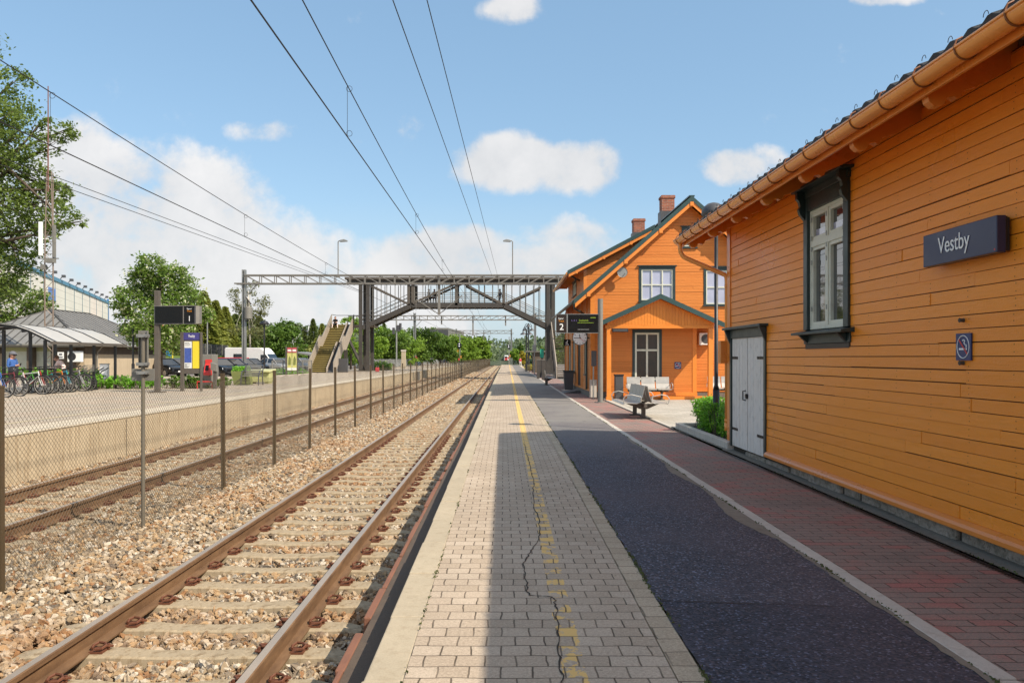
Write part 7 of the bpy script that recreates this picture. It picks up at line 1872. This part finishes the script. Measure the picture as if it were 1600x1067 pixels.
def person(loc, rz, label, pose, mats, scale=1.0, hair=True, extra=None):
    J = dict(STAND); J.update(pose); names = list(J); verts = [Vector(J[n]) for n in names]; idx = {n: i for i, n in enumerate(names)}
    edges = [(idx[a], idx[b]) for a, b, _ in BONES]; radii = [RAD[n.split('_')[0]] for n in names]; segs = [(Vector(J[a]), Vector(J[b]), RAD[b.split('_')[0]], k) for a, b, k in BONES]
    for s in ('l', 'r'):                                # hands: palm, four fingers and a thumb that leaves the side
        w = Vector(J['wr_'+s]); d = (w-Vector(J['el_'+s])).normalized(); sd = d.cross(V(0,1,0)); sd = sd.normalized() if sd.length > .1 else V(1,0,0)
        pn = sd.cross(d).normalized(); palm = w+d*.07; i0 = len(verts); verts.append(palm); radii.append(.030); edges.append((idx['wr_'+s], i0)); segs.append((w, palm, .03, 'skin'))
        for k, (o, L) in enumerate(((-.030,.070),(-.010,.080),(.010,.075),(.029,.060))):
            a = palm+sd*o+d*.025; b = a+d*L*.55+pn*.012; c = b+d*L*.35+pn*.030
            j = len(verts); verts += [a, b, c]; radii += [.0095,.0085,.0075]; edges += [(i0,j),(j,j+1),(j+1,j+2)]; segs.append((a, c, .009, 'skin'))
        a = w+d*.025-sd*.034; b = a+d*.035-sd*.022+pn*.015; j = len(verts); verts += [a, b]; radii += [.011,.009]; edges += [(i0,j),(j,j+1)]; segs.append((a, b, .01, 'skin'))
    me = bpy.data.meshes.new('body'); me.from_pydata([v*scale for v in verts], edges, []); ob = bpy.data.objects.new('body', me); COL.objects.link(ob)
    md = ob.modifiers.new('skin', 'SKIN'); sv = me.skin_vertices[0].data
    for i, r in enumerate(radii): sv[i].radius = (r*scale, r*scale); sv[i].use_root = False
    sv[idx['pelvis']].use_root = True
    ss = ob.modifiers.new('sub', 'SUBSURF'); ss.levels = 1; ss.render_levels = 1
    dg = bpy.context.evaluated_depsgraph_get(); m2 = bpy.data.meshes.new_from_object(ob.evaluated_get(dg)); bpy.data.objects.remove(ob)
    keys = ['skin','top','legs','arm','shin','shoe','hairy']; m2.materials.clear()
    for k in keys: m2.materials.append(mats.get(k, mats['skin']))
    for pl in m2.polygons:
        c = pl.center/scale; best = None
        for a, b, r, k in segs:
            ab = b-a; f = max(0, min(1, (c-a).dot(ab)/max(ab.length_squared, 1e-9))); dd = (c-a-ab*f).length-r*.9
            if best is None or dd < best[0]: best = (dd, k)
        pl.material_index = keys.index(best[1]); pl.use_smooth = True
    t = thing('person', (0,0,0), label, 'person')
    b = bpy.data.objects.new('body', m2); COL.objects.link(b); b.parent = t
    if hair:
        h = Vector(J['head']); mb = MB(); up_ = (Vector(J['crown'])-Vector(J['jaw'])).normalized(); fw = (Vector(J['nose'])-h); fw = (fw-up_*fw.dot(up_)).normalized()
        c = (h-fw*.022+up_*.028)*scale; r = .108*scale; side = up_.cross(fw)
        P = []; nn = 14
        vs = []; fs = []
        for i in range(7):
            th = PI*.66*i/6
            for k in range(nn):
                ph_ = 2*PI*k/nn; fr = math.cos(ph_); cut = th*(1-.42*max(0,fr))
                q = c+up_*(r*math.cos(cut))+fw*(r*math.sin(cut)*fr*.98)+side*(r*math.sin(cut)*math.sin(ph_)*.86); vs.append(q)
        for i in range(6):
            for k in range(nn): fs.append((i*nn+k, i*nn+(k+1)%nn, (i+1)*nn+(k+1)%nn, (i+1)*nn+k))
        mb.add(vs, fs); hb = mb.build('hair', mats.get('hair', M['hair']), t, smooth=True)
        mb = MB(); mb.tube([(h+fw*.088+side*.035+up_*.012)*scale,(h+fw*.095+side*.035+up_*.012)*scale], .010*scale, 8); mb.tube([(h+fw*.088-side*.035+up_*.012)*scale,(h+fw*.095-side*.035+up_*.012)*scale], .010*scale, 8); mb.build('eyes', M['black_metal'], t)
        mb = MB(); mb.bar((h+fw*.078-up_*.045-side*.022)*scale, (h+fw*.078-up_*.045+side*.022)*scale, .012*scale, .010*scale); mb.build('mouth', M['redcloth'], t)
        mb = MB()
        for s in (-1,1): mb.cbox((h+side*s*.095+up_*.0)*scale, (.03*scale,.03*scale,.055*scale))
        mb.build('ears', M['skin'], t, bevel=.01)
    if extra: extra(t, J, scale)
    t.location = loc; t.rotation_euler = (0,0,rz); return t
base_m = dict(skin=M['skin'], hairy=M['skin'], shoe=M['black_metal'], hair=M['hair'])
def outfit(top, legs, arm=None, shin=None, shoe=None, hair=None):
    d = dict(base_m); d.update(top=M[top], legs=M[legs], arm=M[arm or top], shin=M[shin or legs])
    if shoe: d['shoe'] = M[shoe]
    if hair: d['hair'] = M[hair]
    return d
def woman_extra(t, J, s):
    h = Vector(J['head'])*s; mb = MB(); mb.lathe([(.112,-.0),(.115,.03),(.10,.075),(.06,.105),(.01,.115)], (h.x, h.y+.012, h.z+.02), 18)
    mb.add([(h.x-.085,h.y-.08,h.z+.035),(h.x+.085,h.y-.08,h.z+.035),(h.x+.06,h.y-.20,h.z+.02),(h.x-.06,h.y-.20,h.z+.02),(h.x-.085,h.y-.08,h.z+.022),(h.x+.085,h.y-.08,h.z+.022),(h.x+.06,h.y-.20,h.z+.01),(h.x-.06,h.y-.20,h.z+.01)], [(0,1,2,3),(7,6,5,4),(2,6,7,3),(0,3,7,4),(1,5,6,2)])
    mb.build('cap', M['greycloth'], t, smooth=False)
    mb = MB(); mb.cbox((h.x-.04,h.y-.098,h.z-.005),(.062,.015,.042)); mb.cbox((h.x+.04,h.y-.098,h.z-.005),(.062,.015,.042)); mb.bar((h.x-.09,h.y-.09,h.z+.005),(h.x-.095,h.y+.05,h.z+.01),.008); mb.bar((h.x+.09,h.y-.09,h.z+.005),(h.x+.095,h.y+.05,h.z+.01),.008); mb.build('sunglasses', M['black_screen'], t)
    mb = MB(); mb.tube([(h.x,h.y+.09,h.z+.0),(h.x,h.y+.13,h.z-.05),(h.x+.02,h.y+.12,h.z-.18)], [.05,.055,.02], 8); mb.build('ponytail', M['hair'], t, smooth=True)
wp = dict(el_l=(.23,-.04,1.12),el_r=(-.23,-.02,1.12),wr_l=(.07,-.27,1.15),wr_r=(-.08,-.25,1.17),jaw=(0,-.03,1.52),head=(0,-.045,1.59),crown=(0,-.03,1.665),nose=(0,-.15,1.55))
WX, WY = gx(19,28.3), 28.3
person((WX,WY,.293), rad(90)-.25, 'woman in a blue denim shirt, cap and sunglasses looking at her phone beside bicycles', wp, outfit('denim','trousers',arm='denim'), .90, True, woman_extra)
ph = thing('phone', (0,0,0), 'black mobile phone in the hands of the woman in blue', 'phone')
mb = MB(); mb.box(-.035,-.006,-.07,.035,.006,.07); mb.build('case', M['black_metal'], ph, bevel=.004); mb = MB(); mb.box(-.031,-.0075,-.062,.031,-.0062,.062); mb.build('screen', M['black_screen'], ph)
ph.location = (WX+.335, WY-.085, 1.375); ph.rotation_euler = (rad(-35),0,rad(90)-.25+PI)
hb = thing('black_helmet', (WX+.38,WY-.55,1.12), 'round black helmet hanging on the handlebar in front of the woman', 'helmet')
c = V(WX+.38,WY-.55,1.16); mb = MB(); mb.lathe([(.02,.17),(.10,.155),(.155,.09),(.17,.0),(.16,-.09),(.13,-.13)], c, 20); mb.build('shell', M['black_metal'], hb, smooth=True); mb = MB(); mb.tube([(c.x-.1,c.y,c.z-.1),(c.x,c.y,c.z-.2),(c.x+.1,c.y,c.z-.1)], .01, 5); mb.build('strap', M['greycloth'], hb)
lean = dict(spine=(0,-.06,1.05),chest=(0,-.18,1.20),neck=(0,-.27,1.31),jaw=(0,-.32,1.36),head=(0,-.35,1.42),crown=(0,-.34,1.49),nose=(0,-.46,1.38),sh_l=(.165,-.22,1.27),sh_r=(-.165,-.22,1.27),el_l=(.2,-.34,1.04),el_r=(-.2,-.34,1.04),wr_l=(.13,-.52,.98),wr_r=(-.13,-.52,.98))
person((-17.15,31.14,.293), rad(-80), 'person in a pale pink shirt bending over the parked bicycles', lean, outfit('pink','trousers'), .92)
walk = dict(kn_l=(.10,-.16,.50),an_l=(.10,-.22,.10),toe_l=(.11,-.37,.06),kn_r=(-.10,.06,.49),an_r=(-.10,.26,.13),toe_r=(-.10,.14,.05),wr_l=(.24,.12,.92),el_l=(.22,.10,1.14),wr_r=(-.24,-.2,.95),el_r=(-.22,-.04,1.13))
person((gx(668.5,YB),YB+1.0,6.82), rad(70), 'person in dark clothes walking on the footbridge deck, left of the other one', walk, outfit('greycloth','trousers'))
person((gx(677,YB),YB+1.3,6.82), rad(20), 'person in dark top and greyish trousers on the footbridge beside the drop post', walk, outfit('trousers','greycloth'))
person((gx(781,YB),YB+1.1,6.82), rad(-60), 'person in grey at the right end of the level footbridge deck', walk, outfit('greycloth','greycloth'))
person((gx(650,130),130,.295), rad(10), 'person in a dark red jacket standing on the far platform near the railing', dict(), outfit('redcloth','trousers'), 1.02)
person((gx(813,128),128,.0), rad(200), 'person with red top and white trousers walking at the far end of the near platform', walk, outfit('redcloth','whitecloth',arm='skin' if False else 'pink'), 1.0)
sit = dict(pelvis=(0,0,.14),spine=(0,-.02,.32),chest=(0,-.06,.52),neck=(0,-.09,.68),jaw=(0,-.11,.75),head=(0,-.12,.82),crown=(0,-.10,.89),nose=(0,-.23,.79),sh_l=(.165,-.06,.61),sh_r=(-.165,-.06,.61),el_l=(.24,-.22,.40),el_r=(-.24,-.22,.40),wr_l=(.16,-.40,.36),wr_r=(-.16,-.40,.36),hip_l=(.10,-.03,.12),hip_r=(-.10,-.03,.12),kn_l=(.22,-.42,.22),kn_r=(-.22,-.42,.22),an_l=(.27,-.52,-.14),an_r=(-.27,-.52,-.14),toe_l=(.28,-.66,-.20),toe_r=(-.28,-.66,-.20))
person((-16.75,79.3,4.78), rad(5), 'person in a dark top sitting on the top step of the mossy stairs', sit, outfit('trousers','trousers',arm='pink',shin='pink',shoe='whitecloth'))

# ---------------------------------------------------------------- train in the distance
Y = 540; tx_ = TR+xoff(Y)
t = thing('train', (tx_,Y,RAIL), 'tiny white and red train approaching far down the nearer track', 'train')
mb = MB(); S = [(-1.55,.35),(1.55,.35),(1.58,1.2),(1.5,3.0),(1.1,3.75),(-1.1,3.75),(-1.5,3.0),(-1.58,1.2)]
vs = [(tx_+x*.82, Y, RAIL+.35+(z-.35)*.92) for x, z in S]+[(tx_+x, Y+1.2, RAIL+z) for x, z in S]+[(tx_+x+.6, Y+60, RAIL+z) for x, z in S]; n = 8
mb.add(vs, [tuple(range(n))]+[(i,(i+1)%n,n+(i+1)%n,n+i) for i in range(n)]+[(n+i,n+(i+1)%n,2*n+(i+1)%n,2*n+i) for i in range(n)]); mb.build('body', M['white'], t)
mb = MB(); mb.box(tx_-1.0,Y-.06,RAIL+.45,tx_+1.0,Y-.01,RAIL+1.9); mb.build('red_front', M['red'], t)
mb = MB(); mb.box(tx_-.95,Y-.08,RAIL+1.95,tx_+.95,Y-.01,RAIL+2.95); mb.build('windscreen', M['glass_car'], t)
for s in (-1,1): mb = MB(); mb.lathe([(.14,-.1),(.14,-.07)], (tx_+s*.75,Y,RAIL+1.2), 10, 'y'); mb.build('headlight', M['signal_white'], t)

# ---------------------------------------------------------------- sky, sun, camera
SUN = Vector((.855, -.60, 1.0)).normalized()
w = bpy.data.worlds.new('World'); SC.world = w; w.use_nodes = True
n = NT('', w)
sky = n.n('ShaderNodeTexSky', {'sky_type': 'NISHITA', 'sun_disc': False, 'sun_elevation': math.asin(SUN.z), 'sun_rotation': math.atan2(SUN.x, SUN.y), 'altitude': 100, 'air_density': AIR, 'dust_density': DUST, 'ozone_density': OZONE})
d = n.coord('Generated'); x, y, z = n.sep(d)[0:3]
ay = n.math('MAXIMUM', n.math('ABSOLUTE', y), .12)
u = n.math('DIVIDE', x, ay); v = n.math('DIVIDE', z, ay)
pv = n.n('ShaderNodeCombineXYZ', X=u, Y=v).outputs[0]
nz1 = n.noise(pv, 5.5, 7, .58, .25); nz2 = n.noise(pv, 17, 5, .6); nz3 = n.noise(pv, 2.2, 4, .5)
blobs = [(110,270,70,85,1),(215,330,150,100,1),(130,400,200,110,1),(320,345,110,95,1),(330,430,240,95,1),(410,206,46,17,.40),(640,196,28,24,.28),(560,230,60,16,.22),(800,255,95,46,1),(880,262,70,40,.95),(930,262,46,42,.92),(1150,262,60,30,.85),(1195,250,32,20,.5),(700,405,125,52,.95),(745,380,40,30,.8),(640,425,90,35,.8),(895,378,78,34,.62),(850,420,150,45,.8),(800,14,52,26,.8),(1370,-4,60,16,.7),(560,470,330,55,.55),(430,505,420,40,.45),(1300,420,200,60,.7),(-250,250,260,140,1),(1750,150,260,110,1),(700,-500,420,180,1),(1500,-700,380,220,1),(-300,-500,300,200,1),(787,-1500,1500,700,1),(2300,-300,600,500,1),(-900,-300,500,500,1)]
dens = None
for px, py, rx, ry, k in blobs:
    a = n.math('DIVIDE', n.math('SUBTRACT', u, (px-787)/F), rx/F); b = n.math('DIVIDE', n.math('SUBTRACT', v, (559-py)/F), ry/F)
    q = n.math('ADD', n.math('MULTIPLY', a, a), n.math('MULTIPLY', b, b))
    m = n.math('MULTIPLY', n.math('SUBTRACT', 1.25, q), k)
    m = n.math('MINIMUM', m, k*.9)
    dens = m if dens is None else n.math('MAXIMUM', dens, m)
nn = n.math('ADD', n.math('MULTIPLY', n.math('SUBTRACT', nz1, .5), 2.7), n.math('MULTIPLY', n.math('SUBTRACT', nz2, .5), 2.2))
cl = n.math('MAXIMUM', dens, -.6)
cl = n.math('ADD', cl, nn)
cl = n.n('ShaderNodeMapRange', {'interpolation_type': 'SMOOTHSTEP'}, Value=cl, From_Min=-.10, From_Max=.80, To_Min=0, To_Max=.93).outputs[0]
cl = n.math('MULTIPLY', cl, n.rng(z, 0.0, .02, 0, 1), True)
hzf = n.rng(v, .0, .20, .72, 0.0)                      # pale air low over the horizon
tint = n.mix(.5, n.mix(1.0, sky.outputs[0], SKY_TINT, 'MULTIPLY'), (1.12, 2.02, 3.12))
base = n.mix(hzf, tint, HORIZON)
cc = n.mix(n.rng(n.math('ADD', n.math('MULTIPLY', nz1, .75), n.math('ADD', n.math('MULTIPLY', nz3, .35), n.math('MULTIPLY', nz2, .35))), .55, .92, 0, 1), CLOUD_LO, CLOUD_HI)
cc = n.mix(n.rng(n.math('MAXIMUM', v, n.math('MULTIPLY', y, -3)), .62, 1.2, 0, 1), cc, CLOUD_FILL)   # brighter clouds added out of view, overhead and behind, as fill light
col = n.mix(cl, base, cc)
bg = n.n('ShaderNodeBackground', Strength=SKY_K); n.set(bg.inputs[0], col); n.done(bg)
sl = bpy.data.lights.new('sun', 'SUN'); sl.energy = SUN_E; sl.angle = rad(.53); sl.color = (1.0, .90, .74)
so = bpy.data.objects.new('sun', sl); COL.objects.link(so); so.rotation_euler = SUN.to_track_quat('Z', 'Y').to_euler()
cam = bpy.data.cameras.new('camera'); cam.lens = 28.0; cam.sensor_width = 36; cam.shift_x = 13/1600; cam.shift_y = 25.5/1600; cam.clip_start = .05; cam.clip_end = 4000
co = bpy.data.objects.new('camera', cam); COL.objects.link(co); co.location = (0,0,CH); co.rotation_euler = (rad(90),0,0); SC.camera = co
SC.view_settings.view_transform = 'Standard'; SC.view_settings.look = 'None'; SC.view_settings.gamma = 1; SC.view_settings.exposure = EXPO
SC.cycles.max_bounces = 8; SC.cycles.transparent_max_bounces = 8; SC.cycles.sample_clamp_indirect = 6
